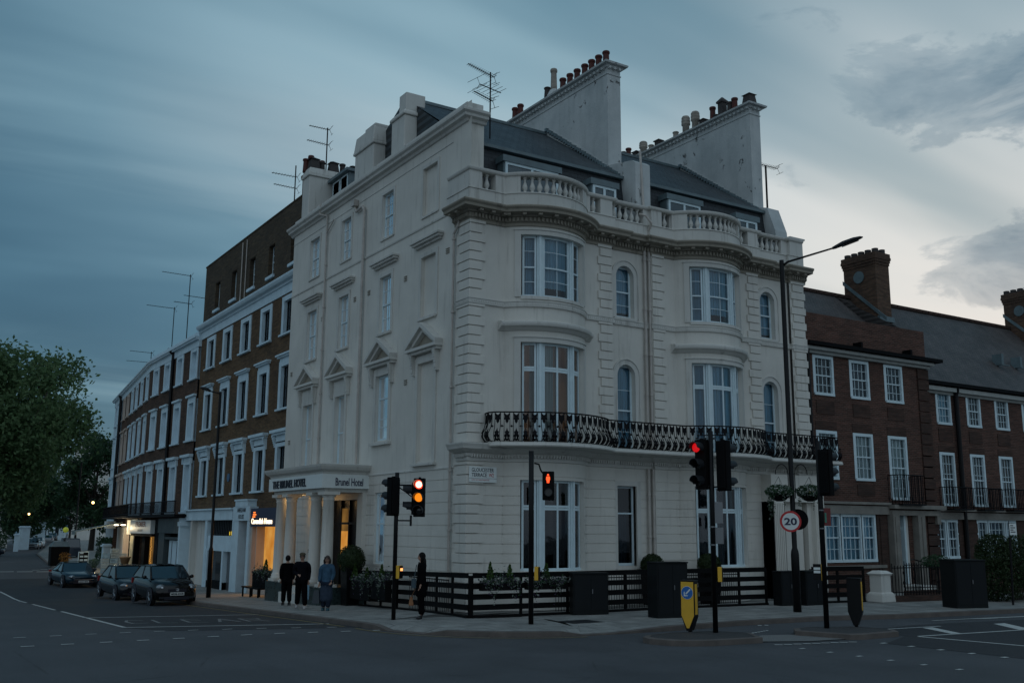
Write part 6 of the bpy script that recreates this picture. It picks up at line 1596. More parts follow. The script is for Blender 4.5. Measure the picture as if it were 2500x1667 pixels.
# keep-left bollards
def bollard(label, x, y, dirv, roundel):
    T = thing('traffic_bollard', label, 'bollard', (x, y, .12), face_rot(dirv), group='keep left bollards')
    b = MB(); w, d = .17, .12
    prof = [(-w, 1.17), (w, 1.17), (w, .36), (.05, .03), (-.05, .03), (-w, .36)]
    b.prism([(x_, d, z_) for (x_, z_) in prof], (0, -2 * d, 0)); b.box(-.04, .04, -.04, .04, -.01, .05); b.box(-w - .01, w + .01, -d - .01, d + .01, 1.17, 1.19); child_mesh(b, 'body', 'black_paint', T, bevel=.012)
    if roundel:
        b = MB(); prof = [(-w + .012, 1.15), (w - .012, 1.15), (w - .012, .38), (.03, .09), (-.03, .09), (-w + .012, .38)]
        b.prism([(x_, -d - .002, z_) for (x_, z_) in prof], (0, -.006, 0)); child_mesh(b, 'yellow_face', 'yellow', T)
        b = MB(); b.lathe([(.150, -d - .010), (.150, -d - .014)], c=(0, 0, .90), n=32, axis='Y'); R_ = child_mesh(b, 'white_rim', 'signwhite', T)
        b = MB(); b.lathe([(.143, -d - .015), (.143, -d - .018)], c=(0, 0, .90), n=32, axis='Y'); child_mesh(b, 'blue_roundel', 'blue', R_)
        b = MB(); y_ = -d - .019
        def rot(p): a = R(-45 - 0); return (p[0] * math.cos(a) - p[1] * math.sin(a), y_, .90 + p[0] * math.sin(a) + p[1] * math.cos(a))
        b.prism([rot(p) for p in ((-.016, .12), (.016, .12), (.016, -.04), (-.016, -.04))], (0, -.003, 0)); b.prism([rot(p) for p in ((0, -.115), (.062, -.05), (.062, -.02), (0, -.075), (-.062, -.02), (-.062, -.05))], (0, -.004, 0))
        child_mesh(b, 'arrow', 'signwhite', R_)
    b = MB(); b.box(w + .001, w + .006, -.075, .06, .40, 1.10); child_mesh(b, 'yellow_strip', 'yellow', T)
    return T
bollard('yellow bollard with blue arrow roundel on the near refuge', 1.58, -7.92, (-CF_ * .75 - CAR_ * .50).normalized(), True)
bollard('dark bollard seen from behind with a yellow side strip on the far refuge', 6.17, -9.0, (-CF_ * .80 - CAR_ * .45).normalized(), False)

# utility cabinets
def cabinet(label, x0, x1, y0, y1, h, rz=0., grp='roadside cabinets', door=True):
    cx, cy = (x0 + x1) / 2, (y0 + y1) / 2; w, d = (x1 - x0) / 2, (y1 - y0) / 2
    T = thing('utility_cabinet', label, 'cabinet', (cx, cy, .12), rz, group=grp)
    b = MB(); b.box(-w, w, -d, d, 0, h - .04); b.box(-w - .02, w + .02, -d - .02, d + .02, h - .04, h); child_mesh(b, 'casing', pbr('cabinet_paint', (.006, .008, .009), .6, var=.35, vscale=3.5, spec=.2), T, bevel=.012)
    b = MB()
    for s in (-1, 1): b.box(min(s * .006, s * (w - .04)), max(s * .006, s * (w - .04)), -d - .009, -d - .001, .12, h - .10)
    D = child_mesh(b, 'doors', pbr('cabinet_door', (.007, .009, .011), .6, var=.3, vscale=5, spec=.2), T)
    b = MB(); b.box(.03, .055, -d - .03, -d - .009, h * .5, h * .5 + .12); child_mesh(b, 'handle', 'metal', D)
    return T
cabinet('wide black cabinet by the fence, right of the pedestrian signal', 1.9, 2.95, -3.0, -2.62, 1.15, rz=-.32)
cabinet('tall black cabinet near the kerb, behind the yellow bollard', 3.22, 4.22, -4.95, -4.45, 1.49, rz=-.12)
cabinet('low black cabinet behind the 20 lamp column, left of the pair', 9.75, 10.5, -3.3, -2.9, 1.07, rz=-.05)
cabinet('low black cabinet behind the 20 lamp column, right of the pair', 10.55, 11.5, -3.6, -3.1, 1.08, rz=-.05)
cabinet('tall black cabinet in front of the iron railings on the right', 13.85, 15.0, -6.9, -6.2, 1.48, rz=-.30)

# timber fence of the hotel area
GFN = 'black timber fence round the hotel'
def fence(label, pts, gate=None):
    T = thing('timber_fence', label, 'fence', (pts[0][0], pts[0][1], .12), group=GFN)
    O = Vector(T.location)
    for i in range(len(pts) - 1):
        a, b_ = Vector(pts[i]), Vector(pts[i + 1]); L_ = (b_ - a).length; t = (b_ - a) / L_; n = Vector((t.y, -t.x)); m_ = max(1, round(L_ / 1.25))
        for k in range(m_ + (1 if i == len(pts) - 2 else 0)):
            p = a + t * (L_ * k / m_); mb = MB(); zg = g0(p.y) + .12
            q = [p - t * .035 - n * .03, p + t * .035 - n * .03, p + t * .035 + n * .03, p - t * .035 + n * .03]
            mb.hexa([(v.x - O.x, v.y - O.y, zg - .12) for v in q] + [(v.x - O.x, v.y - O.y, zg + 1.10 - .12) for v in q]); child_mesh(mb, 'post', 'black_wood', T)
        for (z0_, z1_) in ((1.03, 1.17), (.74, .89), (.46, .61), (.18, .33)):
            mb = MB(); za, zb = g0(a.y), g0(b_.y); q = [a + n * .031, b_ + n * .031, b_ + n * .055, a + n * .055]; zz = [za, zb, zb, za]
            mb.hexa([(v.x - O.x, v.y - O.y, z_ + z0_) for v, z_ in zip(q, zz)] + [(v.x - O.x, v.y - O.y, z_ + z1_) for v, z_ in zip(q, zz)]); child_mesh(mb, 'rail', 'black_wood', T)
        mb = MB(); za, zb = g0(a.y), g0(b_.y); q = [a - n * .06, b_ - n * .06, b_ + n * .10, a + n * .10]; zz = [za, zb, zb, za]
        mb.hexa([(v.x - O.x, v.y - O.y, z_ - .1) for v, z_ in zip(q, zz)] + [(v.x - O.x, v.y - O.y, z_ + .05) for v, z_ in zip(q, zz)]); child_mesh(mb, 'base_board', 'black_wood', T)
    return T
fence('black timber rail fence along the side street, left of the corner post', [(-.62, 6.9), (-.66, 3.2), (-.72, 1.4), (-1.08, -2.10)])
fence('black timber rail fence along the hotel front, right of the corner post', [(-1.02, -2.12), (2.0, -2.36), (5.2, -2.30), (9.8, -2.55)])
fence('black timber rail fence right of the low cabinets, ending at the white pier', [(11.55, -2.9), (13.75, -3.25)])
# light iron rails behind the timber fence
T = thing('area_railing', 'thin iron area railing close to the hotel wall behind the timber fence', 'railing', (2.4, -1.2, 0))
mb = MB()
for z_ in (.25, 1.0): mb.box(0, 7.6, -.012, .012, z_, z_ + .03)
for k in range(76): mb.box(k * .1, k * .1 + .014, -.007, .007, 0, 1.08)
child_mesh(mb, 'rails', 'iron', T)
T = thing('area_railing', 'thin iron gate rails set behind the timber fence beside the woman', 'railing', (-.35, .4, -.05))
mb = MB()
for z_ in (.25, 1.0): mb.box(-.012, .012, 0, 2.6, z_, z_ + .03)
for k in range(24): mb.box(-.007, .007, k * .11, k * .11 + .014, 0, 1.04)
child_mesh(mb, 'rails', 'iron', T)
# white pier and iron railings of the mansion block
T = thing('gate_pier', 'white painted gate pier with moulded base at the end of the timber fence', 'gate pier', (14.15, -3.62, .12))
mb = MB(); mb.hexa([(-.36, -.33, 0), (.36, -.33, 0), (.36, .33, 0), (-.36, .33, 0), (-.34, -.31, .25), (.34, -.31, .25), (.34, .31, .25), (-.34, .31, .25)]); mb.box(-.25, .25, -.24, .24, .25, .90); mb.hexa([(-.34, -.31, .25), (.34, -.31, .25), (.34, .31, .25), (-.34, .31, .25), (-.26, -.25, .33), (.26, -.25, .33), (.26, .25, .33), (-.26, .25, .33)])
child_mesh(mb, 'shaft', 'stucco2', T, bevel=.02)
mb = MB(); mb.box(-.29, .29, -.27, .27, .88, .93); mb.hexa([(-.33, -.31, .93), (.33, -.31, .93), (.33, .31, .93), (-.33, .31, .93), (-.18, -.16, 1.03), (.18, -.16, 1.03), (.18, .16, 1.03), (-.18, .16, 1.03)]); child_mesh(mb, 'cap', 'stucco2', T, bevel=.01)
def railing(label, x0, x1, y0, y1, step=.13):
    T = thing('iron_railing', label, 'railing', (x0, y0, .12), group='iron railings of the mansion block'); a = Vector((0, 0)); b_ = Vector((x1 - x0, y1 - y0)); L_ = b_.length; t = b_ / L_
    mb = MB(); n = Vector((t.y, -t.x)) * .10
    mb.hexa([(-n.x, -n.y, 0), (b_.x - n.x, b_.y - n.y, 0), (b_.x + n.x, b_.y + n.y, 0), (n.x, n.y, 0), (-n.x, -n.y, .20), (b_.x - n.x, b_.y - n.y, .20), (b_.x + n.x, b_.y + n.y, .20), (n.x, n.y, .20)]); child_mesh(mb, 'plinth', 'brick_rd', T)
    mb = MB(); k_ = int(L_ / step)
    for z_ in (.30, 1.12): mb.tube([(0, 0, z_), (b_.x, b_.y, z_)], .016, 4)
    for k in range(k_ + 1):
        p = t * (L_ * k / k_); mb.box(p.x - .010, p.x + .010, p.y - .010, p.y + .010, .2, 1.2 if k % 6 else 1.26)
        if k % 12 == 4:
            for (zz, rr_) in ((.5, .05), (.62, .07), (.95, .06)): mb.lathe([(rr_, -.008), (rr_, .008)], c=(p.x, p.y, zz), n=10, axis='Y')
    child_mesh(mb, 'bars', 'iron', T); return T
railing('iron railing right of the white pier, in front of the mansion block door', 14.5, 17.4, -3.85, -4.25)
railing('iron railing set back further right, behind the tall cabinet', 17.4, 27, -2.2, -3.0)
mb = MB(); mb.tube([(20.0, -.6, 1.35), (20.6, -.3, 1.35), (21.6, -1.5, .9)], .025, 6); o = mb.build('stair_handrail', M['iron']); tag(o, 'curving dark handrail beside the steps of the mansion block door', 'handrail')
# bus stop flag
T = thing('stop_pole', 'thin black pole with a small white timetable flag at the right edge', 'sign pole', (16.78, -6.7, .12))
mb = MB(); mb.tube([(0, 0, 0), (.04, -.06, 2.15)], .035, 8); mb.tube([(.04, -.06, 2.15), (.04, -.06, 2.70)], .015, 6); child_mesh(mb, 'pole', 'black_paint', T)
mb = MB(); mb.M = Matrix.Translation((.04, -.06, 0)) @ Matrix.Rotation(face_rot((-CF_ - CAR_ * .1).normalized()), 4, 'Z'); mb.box(.0, .22, -.02, 0, 2.25, 2.62); F_ = child_mesh(mb, 'flag', 'signwhite', T)
mb = MB(); mb.M = Matrix.Translation((.04, -.06, 0)) @ Matrix.Rotation(face_rot((-CF_ - CAR_ * .1).normalized()), 4, 'Z')
for k in range(4): mb.box(.03, .12 + .06 * (k % 2), -.024, -.02, 2.54 - k * .07, 2.57 - k * .07)
child_mesh(mb, 'printed_lines', 'ink', F_)
# street name plate
T = thing('street_name_sign', 'white street name plate reading GLOUCESTER TERRACE W2 on the hotel corner', 'street sign', (.02, -.075, 3.85))
mb = MB(); mb.box(0, .97, -.02, 0, 0, .47); P_ = child_mesh(mb, 'plate', 'signwhite', T, bevel=.006)
text_mesh('lettering', 'GLOUCESTER', M['ink'], P_, .78, .115, lambda x, y, d: Vector((.085 + x, -.022 - d * .5, .315 + y)), bold=.012)
text_mesh('lettering', 'TERRACE', M['ink'], P_, .53, .115, lambda x, y, d: Vector((.085 + x, -.022 - d * .5, .165 + y)), bold=.012)
text_mesh('lettering', 'W2', M['inkred'], P_, .17, .115, lambda x, y, d: Vector((.69 + x, -.022 - d * .5, .165 + y)), bold=.012)
text_mesh('lettering', 'CITY OF WESTMINSTER', M['inkred'], P_, .62, .040, lambda x, y, d: Vector((.085 + x, -.022 - d * .5, .05 + y)))
mb = MB(); mb.box(.0, .97, -.0225, -.0205, .115, .122); child_mesh(mb, 'rule', 'ink', P_)

# aerials
def aerial(label, x, y, z, top, arrays, r=.03):
    T = thing('tv_aerial', label, 'aerial', (x, y, z), group='television aerials on the roofs')
    mb = MB(); mb.tube([(0, 0, 0), (0, 0, top - z)], r, 6); child_mesh(mb, 'mast', 'iron', T)
    for (dz, ang, L_, n, el, back, tilt) in arrays:
        a = R(ang); d = Vector((math.cos(a), math.sin(a), tilt)); s = Vector((-math.sin(a), math.cos(a), 0)); c = Vector((0, 0, top - z - dz)); mb = MB()
        mb.tube([c - d * back, c + d * (L_ - back)], .018, 5)
        for k in range(n): p = c - d * back + d * (L_ * (k + .5) / n); mb.tube([p - s * el * (1 - .3 * k / n), p + s * el * (1 - .3 * k / n)], .009, 4)
        for q in (-1, 1): p = c - d * back; mb.tube([p + Vector((0, 0, .0)), p + Vector((0, 0, q * .22)) - d * .12], .01, 4); mb.tube([p + Vector((0, 0, q * .2)) - d * .12 - s * el, p + Vector((0, 0, q * .2)) - d * .12 + s * el], .009, 4)
        child_mesh(mb, 'antenna', 'iron', T)
aerial('tall aerial with three stacked arrays behind the hotel corner parapet', 2.0, 2.2, 15.9, 18.45, ((.12, 196, 1.35, 14, .16, .2, .02), (.62, 10, 1.0, 5, .52, .5, -.02), (1.05, 200, 1.05, 10, .18, .15, 0)), r=.025)
aerial('small aerial on a bare mast above the right end of the hotel roof', 17.2, 3.5, 13.4, 18.5, ((.0, 175, 1.75, 16, .22, .7, .03),), r=.045)
aerial('forked aerial rising above the left hotel chimney pots', 1.5, 16.4, 17.6, 21.2, ((.08, 175, 1.0, 9, .15, .1, .03), (.85, 180, 1.1, 10, .2, .1, .03)))
aerial('aerial beside the orange chimney pots of the brick terrace', 1.3, 20.0, 17.3, 20.4, ((.6, 175, 1.3, 9, .2, .1, .02), (1.2, 180, 1.2, 9, .2, .1, .02)))
aerial('tall mast aerial with long arm above the middle terrace', 1.5, 40.2, 13.6, 19.1, ((.1, 178, 1.9, 12, .2, .05, .03), (2.0, 185, 1.2, 8, .2, .2, .0)))
aerial('short aerial just left of the tall mast above the middle terrace', 2.0, 38.0, 13.6, 17.2, ((.1, 180, 1.8, 10, .2, .4, .02),))
aerial('single mast aerial with level arm above the far terrace', 2.2, 47.0, 13.6, 18.2, ((.1, 178, 2.0, 12, .25, .05, .02),))
aerial('low aerial at the far end of the curved roofs', 3.2, 58.0, 13.6, 16.6, ((.1, 178, 1.8, 8, .25, .1, .02), (.9, 178, 2.0, 8, .25, .1, 0)))
# ------------------------------------------------------------------ plants by the hotel
def conifer(parent, x, y, z, h, r, rn, n=520):
    b = MB()
    for k in range(n):
        t = rn.random() ** .8; rr = r * (1 - t) ** .8 * rn.uniform(.55, 1.05); a = rn.uniform(0, 6.28); leafcloud(b, rn, 1, lambda: (x + rr * math.cos(a), y + rr * math.sin(a), z + h * t), (.02, .045))
    return b.build('conifer', M['conif'], parent, fixn=False)
def box_planter(label, x0, y0, x1, y1, zt, seed, con=2, hang=True, legs=False, n=900):
    rn = random.Random(seed); a = Vector((x0, y0)); b_ = Vector((x1, y1)); L_ = (b_ - a).length; t = (b_ - a) / L_; nn = Vector((t.y, -t.x))
    T = thing('flower_box', label, 'flower box', (x0, y0, zt - .2), group='flower boxes along the black fence')
    q = [-nn * .10, t * L_ - nn * .10, t * L_ + nn * .12, nn * .12]; mb = MB(); zb = -.62 + .2 if legs else 0.
    mb.hexa([(v.x, v.y, zb) for v in q] + [(v.x, v.y, .2) for v in q]); mb.build('trough', M['black_wood'], T, bevel=.01)
    b = MB()
    def f():
        u = rn.uniform(0, L_); w = rn.gauss(0, .09); return (t.x * u + nn.x * w, t.y * u + nn.y * w, .18 + abs(rn.gauss(0, .10)) * (1.4 if math.sin(u * 5 + seed) > 0 else .7))
    leafcloud(b, rn, n, f, (.02, .05), 3)
    if hang:
        def f2(): u = rn.uniform(0, L_); return (t.x * u + nn.x * .13, t.y * u + nn.y * .13, .22 - abs(rn.gauss(0, .13)) * (1 + math.sin(u * 9 + seed)))
        leafcloud(b, rn, n // 2, f2, (.018, .04), 3)
    b.build('planting', [M['leafs'], M['leafp'], M['leafd']], T, fixn=False)
    for k in range(con):
        u = L_ * (k + .5) / con; conifer(T, t.x * u, t.y * u, .1, rn.uniform(.52, .66), rn.uniform(.13, .17), rn)
    return T
box_planter('flower box with two small conifers at the fence corner, left of the pedestrian signal', -.85, -2.28, .35, -2.38, 1.02, 11, con=2)
box_planter('flower box with one conifer and purple trailing flowers, right of the pedestrian signal', .55, -2.40, 1.85, -2.52, 1.02, 12, con=1)
box_planter('planted trough with silver leaves near the porch column, left of the side fence', -.85, 6.6, -.95, 4.4, .75, 13, con=2, n=1300, legs=True)
box_planter('planted trough with silver leaves behind the woman in the blue shirt', -1.0, 4.2, -1.1, 2.9, .85, 14, con=1, n=1100, legs=True)
box_planter('dark planter of bushy plants in front of the lit shop, left of the porch', -.85, 16.6, -.75, 14.2, .60, 15, con=1, n=1300, legs=True)
def topiary(label, x, y, zg, h, r, seed, pr_=.28):
    rn = random.Random(seed); T = thing('topiary_ball', label, 'clipped bush', (x, y, zg), group='clipped box balls')
    b = MB(); b.hexa([(-pr_ * .8, -pr_ * .8, 0), (pr_ * .8, -pr_ * .8, 0), (pr_ * .8, pr_ * .8, 0), (-pr_ * .8, pr_ * .8, 0), (-pr_, -pr_, h - r * 1.5), (pr_, -pr_, h - r * 1.5), (pr_, pr_, h - r * 1.5), (-pr_, pr_, h - r * 1.5)]); b.build('planter', M['black_paint'], T)
    b = MB(); leafcloud(b, rn, 2600, ball(rn, (0, 0, h - r), r, shell=.80), (.018, .04)); b.build('foliage', M['hedge'], T, fixn=False)
    b = MB(); b.sphere((0, 0, h - r), r * .86, 12, 8); b.build('inner_twigs', M['hedge'], T)
topiary('clipped ball bush in a black planter behind the fence, beside the sash window', 6.80, -.45, 0, 1.70, .40, 21)
topiary('clipped ball bush behind the near refuge signal pole', 8.70, -1.1, 0, 1.72, .40, 22)
topiary('dark clipped ball bush between the porch columns, left one', -.9, 9.25, .30, 1.75, .42, 23)
topiary('dark clipped ball bush right of the nearest porch column', -.85, 6.45, -.25, 2.15, .50, 24)
rn = random.Random(31)
T = thing('bush', 'large dark garden bush at the right edge of the picture behind the timetable pole', 'bush', (18.3, -5.4, .12))
b = MB()
for (cx_, cy_, cz_, r_) in ((0, 0, .95, 1.0), (.9, -.3, 1.35, .95), (1.8, -.5, 1.3, 1.1), (-.3, .3, .7, .8), (.6, .5, 1.6, .7)): leafcloud(b, rn, 2600, ball(rn, (cx_, cy_, cz_), r_, shell=.55), (.03, .07))
b.build('foliage', M['hedge'], T, fixn=False)
b = MB(); 
for k in range(6): b.tube([(.7 + .1 * k, .0, 0), (.2 + .35 * k, -.1, 1.2)], .03, 5)
b.build('stems', M['bark'], T)
T = thing('shrub', 'small clipped shrub showing above the tall cabinet by the railings', 'shrub', (16.9, -3.9, .12))
b = MB(); leafcloud(b, rn, 900, ball(rn, (0, 0, 1.3), .5, (1.4, .8, .5), .5), (.025, .05)); b.build('foliage', M['leafd'], T, fixn=False)
b = MB(); b.tube([(0, 0, 0), (0, 0, 1.2)], .04, 5); b.build('stem', M['bark'], T)

# ------------------------------------------------------------------ people
def evalmesh(o, name, mats, parent):
    dg = bpy.context.evaluated_depsgraph_get(); dg.update()
    me = bpy.data.meshes.new_from_object(o.evaluated_get(dg)); COL.objects.unlink(o); bpy.data.objects.remove(o)
    me.name = name; me.materials.clear(); me.materials.append(mats)
    for p in me.polygons: p.use_smooth = True
    r = bpy.data.objects.new(name, me); return link(r, parent)
def skin(name, V_, E_, mat, parent, root=0, sub=2):
    me = bpy.data.meshes.new(name); me.from_pydata([v[:3] for v in V_], E_, [])
    o = bpy.data.objects.new(name, me); COL.objects.link(o)
    o.modifiers.new('skin', 'SKIN')
    if not me.skin_vertices: 
        bm = bmesh.new(); bm.from_mesh(me); bm.verts.layers.skin.verify(); bm.to_mesh(me); bm.free()
    for i, v in enumerate(V_):
        r = v[3]; r = r if isinstance(r, tuple) else (r, r); me.skin_vertices[0].data[i].radius = r
        me.skin_vertices[0].data[i].use_root = (i == root)
    s = o.modifiers.new('sub', 'SUBSURF'); s.levels = sub; s.render_levels = sub
    return evalmesh(o, name, M[mat] if isinstance(mat, str) else mat, parent)
M['skin'] = pbr('skin', (.36, .21, .15), .55, var=.12, vscale=20)
def fabric(n, c): M[n] = pbr(n, c, .95, var=.35, vscale=9, bump=.6, bscale=22, spec=.05)
fabric('black_cloth', (.0035, .0035, .0045)); fabric('dark_jacket', (.007, .007, .010)); fabric('denim_shirt', (.045, .095, .15)); fabric('denim_skirt', (.035, .050, .075)); fabric('tweed', (.10, .085, .06)); fabric('dark_print', (.018, .026, .042))
M['hair_d'] = pbr('dark_hair', (.004, .003, .003), .6, spec=.15); M['hair_b'] = pbr('brown_hair', (.030, .017, .012), .5); M['shoe_w'] = pbr('pale_shoe', (.38, .37, .36), .6); M['shoe_k'] = pbr('dark_shoe', (.012, .012, .014), .35); M['shoe_b'] = pbr('teal_boot', (.02, .07, .09), .5)
M['bag_blue'] = pbr('pale_blue_bag', (.20, .36, .46), .5); M['bag_tan'] = pbr('tan_leather', (.30, .12, .04), .5); M['bag_dark'] = pbr('dark_bag', (.02, .03, .04), .5); M['lens_g'] = M['ink']
GR = [1.0]
def person(label, loc, rz, H, arms, legs, top=('black_cloth', .11), coat=None, trousers='black_cloth', shoes='shoe_k', hair='hair_d', hairstyle='long', glasses=False, hat=None, skirt=None, headturn=0., widen=1.):
    """arms: [(elbow), (wrist)] for the two sides; legs: [(knee), (ankle)]; metres at 1.70 m, facing -Y"""
    T = thing('person', label, 'person', loc, rz); s = H / 1.70; S = lambda *p: (p[0] * s, p[1] * s, p[2] * s)
    def v(p, r): q = S(*p); g = 1.0 if (r if not isinstance(r, tuple) else r[0]) < .02 else GR[0]; return (*q, (r[0] * s * g, r[1] * s * g) if isinstance(r, tuple) else r * s * g)
    (eL, wL), (eR, wR) = arms; (kL, aL), (kR, aR) = legs; sh = .165 * widen
    # body: one continuous figure, hands and head grown from it
    GR[0] = .92
    V_ = [v((0, 0, .94), (.12, .09)), v((0, .005, 1.12), (.105, .08)), v((0, 0, 1.32), (.135, .09)), v((0, .005, 1.44), (.07, .06)), v((0, -.005, 1.52), .048), v((0, -.015, 1.585), (.066, .078)), v((0, -.01, 1.66), .062),
          v((sh, 0, 1.395), .055), v(eL, .042), v(wL, .028), v((-sh, 0, 1.395), .055), v(eR, .042), v(wR, .028),
          v((.085, 0, .90), .085), v(kL, .055), v(aL, .036), v((-.085, 0, .90), .085), v(kR, .055), v(aR, .036)]
    E_ = [(0, 1), (1, 2), (2, 3), (3, 4), (4, 5), (5, 6), (2, 7), (7, 8), (8, 9), (2, 10), (10, 11), (11, 12), (0, 13), (13, 14), (14, 15), (0, 16), (16, 17), (17, 18)]
    for (e, w, i) in ((eL, wL, 9), (eR, wR, 12)):
        d = (Vector(w) - Vector(e)).normalized(); side = d.cross(Vector((0, 1, 0))).normalized() if abs(d.y) < .9 else Vector((1, 0, 0)); fw = d.cross(side)
        n0 = len(V_); pm = Vector(w) + d * .07; V_.append(v(pm, (.034, .018))); E_.append((i, n0))
        for k in range(4):
            b0 = pm + side * (-.024 + .016 * k) + d * .02; tip = b0 + d * (.055 + .01 * (k in (1, 2))) + fw * .02 * (1 if i == 9 else 1)
            m0 = len(V_); V_.append(v(b0, .009)); V_.append(v(tip, .007)); E_ += [(n0, m0), (m0, m0 + 1)]
        m0 = len(V_); V_.append(v(pm + side * .035 - d * .02, .010)); V_.append(v(pm + side * .045 + d * .025, .008)); E_ += [(n0, m0), (m0, m0 + 1)]
    B = skin('body', V_, E_, 'skin', T, sub=1)
    # face
    Mh = Matrix.Translation(S(0, -.015, 1.60)) @ Matrix.Rotation(headturn, 4, 'Z')
    f = MB(Mh); f.smooth = True; f.sphere((0, -.005 * s, 0), .078 * s, 14, 10, (.93, 1.12, 1.38)); f.sphere((0, -.012 * s, -.055 * s), .055 * s, 10, 6, (.95, 1.1, .9))
    f.hexa([(-.012 * s, -.085 * s, -.03 * s), (.012 * s, -.085 * s, -.03 * s), (.008 * s, -.07 * s, -.03 * s), (-.008 * s, -.07 * s, -.03 * s), (-.005 * s, -.088 * s, .015 * s), (.005 * s, -.088 * s, .015 * s), (.004 * s, -.07 * s, .02 * s), (-.004 * s, -.07 * s, .02 * s)])
    f.hexa([(-.011 * s, -.108 * s, -.030 * s), (.011 * s, -.108 * s, -.030 * s), (.012 * s, -.08 * s, -.036 * s), (-.012 * s, -.08 * s, -.036 * s), (-.004 * s, -.090 * s, .012 * s), (.004 * s, -.090 * s, .012 * s), (.004 * s, -.08 * s, .015 * s), (-.004 * s, -.08 * s, .015 * s)])
    for q in (-1, 1): f.sphere((q * .075 * s, .005 * s, -.005 * s), .022 * s, 6, 5, (.4, .8, 1.3))
    f.build('head', M['skin'], B)
    f = MB(Mh)
    for q in (-1, 1): f.sphere((q * .030 * s, -.084 * s, .012 * s), .009 * s, 6, 4, (1.3, .5, .7)); f.box(q * .030 * s - .017 * s, q * .030 * s + .017 * s, -.092 * s, -.080 * s, .030 * s, .036 * s)
    f.build('eyes', M['hair_d'], B)
    f = MB(Mh); f.box(-.022 * s, .022 * s, -.090 * s, -.078 * s, -.062 * s, -.055 * s); f.build('mouth', pbr('lips', (.24, .09, .08), .5), B)
    if glasses:
        f = MB(Mh)
        for q in (-1, 1): f.lathe([(.024 * s, -.094 * s), (.024 * s, -.098 * s), (.019 * s, -.098 * s), (.019 * s, -.094 * s)], c=(q * .032 * s, 0, .010 * s), n=12, axis='Y', caps=False); f.box(min(q * .055 * s, q * .078 * s), max(q * .055 * s, q * .078 * s), -.095 * s, .0, .010 * s, .016 * s)
        f.box(-.01 * s, .01 * s, -.097 * s, -.093 * s, .010 * s, .015 * s); f.build('glasses', M['ink'], T)
    h = MB(Mh); h.smooth = True; h.sphere((0, .018 * s, .022 * s), .090 * s, 14, 10, (1.0, 1.12, 1.22))
    if hairstyle == 'long':
        for q in range(-3, 4): h.tube([(q * .024 * s, .03 * s + .02 * s * (3 - abs(q)) / 3, .06 * s), (q * .032 * s, .075 * s, -.08 * s), (q * .034 * s, .085 * s, -.30 * s), (q * .026 * s, .08 * s, -.46 * s)], [.04 * s, .045 * s, .04 * s, .012 * s], 8)
        for q in (-1, 1): h.tube([(q * .070 * s, -.01 * s, .05 * s), (q * .088 * s, .0, -.06 * s), (q * .085 * s, -.02 * s, -.22 * s)], [.025 * s, .03 * s, .012 * s], 8)
    elif hairstyle == 'bob':
        for q in (-1, 1): h.tube([(q * .060 * s, -.03 * s, .07 * s), (q * .088 * s, .0, -.03 * s), (q * .088 * s, .0, -.13 * s)], [.035 * s, .042 * s, .03 * s], 8)
        h.tube([(-.07 * s, .06 * s, -.06 * s), (.07 * s, .06 * s, -.06 * s)], .055 * s, 8); h.box(-.055 * s, .055 * s, -.088 * s, -.06 * s, .045 * s, .075 * s)
    h.build('hair', M[hair], T)
    if hat: f = MB(Mh); f.smooth = True; f.sphere((0, .0, .085 * s), .092 * s, 14, 8, (1.08, 1.2, .62)); f.hexa([(-.07 * s, -.14 * s, .055 * s), (.07 * s, -.14 * s, .055 * s), (.08 * s, -.06 * s, .07 * s), (-.08 * s, -.06 * s, .07 * s), (-.06 * s, -.13 * s, .07 * s), (.06 * s, -.13 * s, .07 * s), (.08 * s, -.06 * s, .09 * s), (-.08 * s, -.06 * s, .09 * s)]); f.build('flat_cap', M[hat], T)
    # upper garment
    GR[0] = 1.30
    wd = widen; hem = coat[1] if coat else .88; mt = coat[0] if coat else top[0]
    V_ = [v((0, .005, 1.10), (.135 * wd, .105)), v((0, 0, 1.32), (.165 * wd, .115)), v((0, .01, 1.45), (.085, .075)), v((0, .0, .92), (.150 * wd, .12)), v((0, .0, hem), (.165 * wd if hem > .7 else .19 * wd, .13)),
          v((sh * 1.06, 0, 1.385), .075), v(eL, .060), v(tuple(Vector(wL) * .96 + Vector(eL) * .04), .042), v((-sh * 1.06, 0, 1.385), .075), v(eR, .060), v(tuple(Vector(wR) * .96 + Vector(eR) * .04), .042)]
    skin('coat' if coat else 'jacket', V_, [(0, 1), (1, 2), (0, 3), (3, 4), (1, 5), (5, 6), (6, 7), (1, 8), (8, 9), (9, 10)], mt, T, sub=2)
    if skirt:
        V_ = [v((0, 0, .95), (.135, .11)), v((0, 0, .70), (.17, .13)), v((0, 0, .40), (.18, .14)), v((0, 0, .26), (.17, .135))]
        skin('skirt', V_, [(0, 1), (1, 2), (2, 3)], skirt, T)
    V_ = [v((0, 0, .93), (.12, .10)), v((.088, 0, .86), .095), v(kL, .075), v((aL[0], aL[1], aL[2] + .02), .062), v((-.088, 0, .86), .095), v(kR, .075), v((aR[0], aR[1], aR[2] + .02), .062)]
    skin('trousers', V_, [(0, 1), (1, 2), (2, 3), (0, 4), (4, 5), (5, 6)], trousers, T)
    for a in (aL, aR):
        V_ = [v((a[0], a[1] + .04, a[2] - .04), .042), v((a[0], a[1] - .06, a[2] - .045), (.045, .035)), v((a[0], a[1] - .15, a[2] - .055), (.040, .025)), v((a[0], a[1], a[2] + .03), .044)]
        skin('shoe', V_, [(0, 1), (1, 2), (0, 3)], shoes, T, sub=1)
    return T, s
GP = None
fc = face_rot((-CF_).normalized())
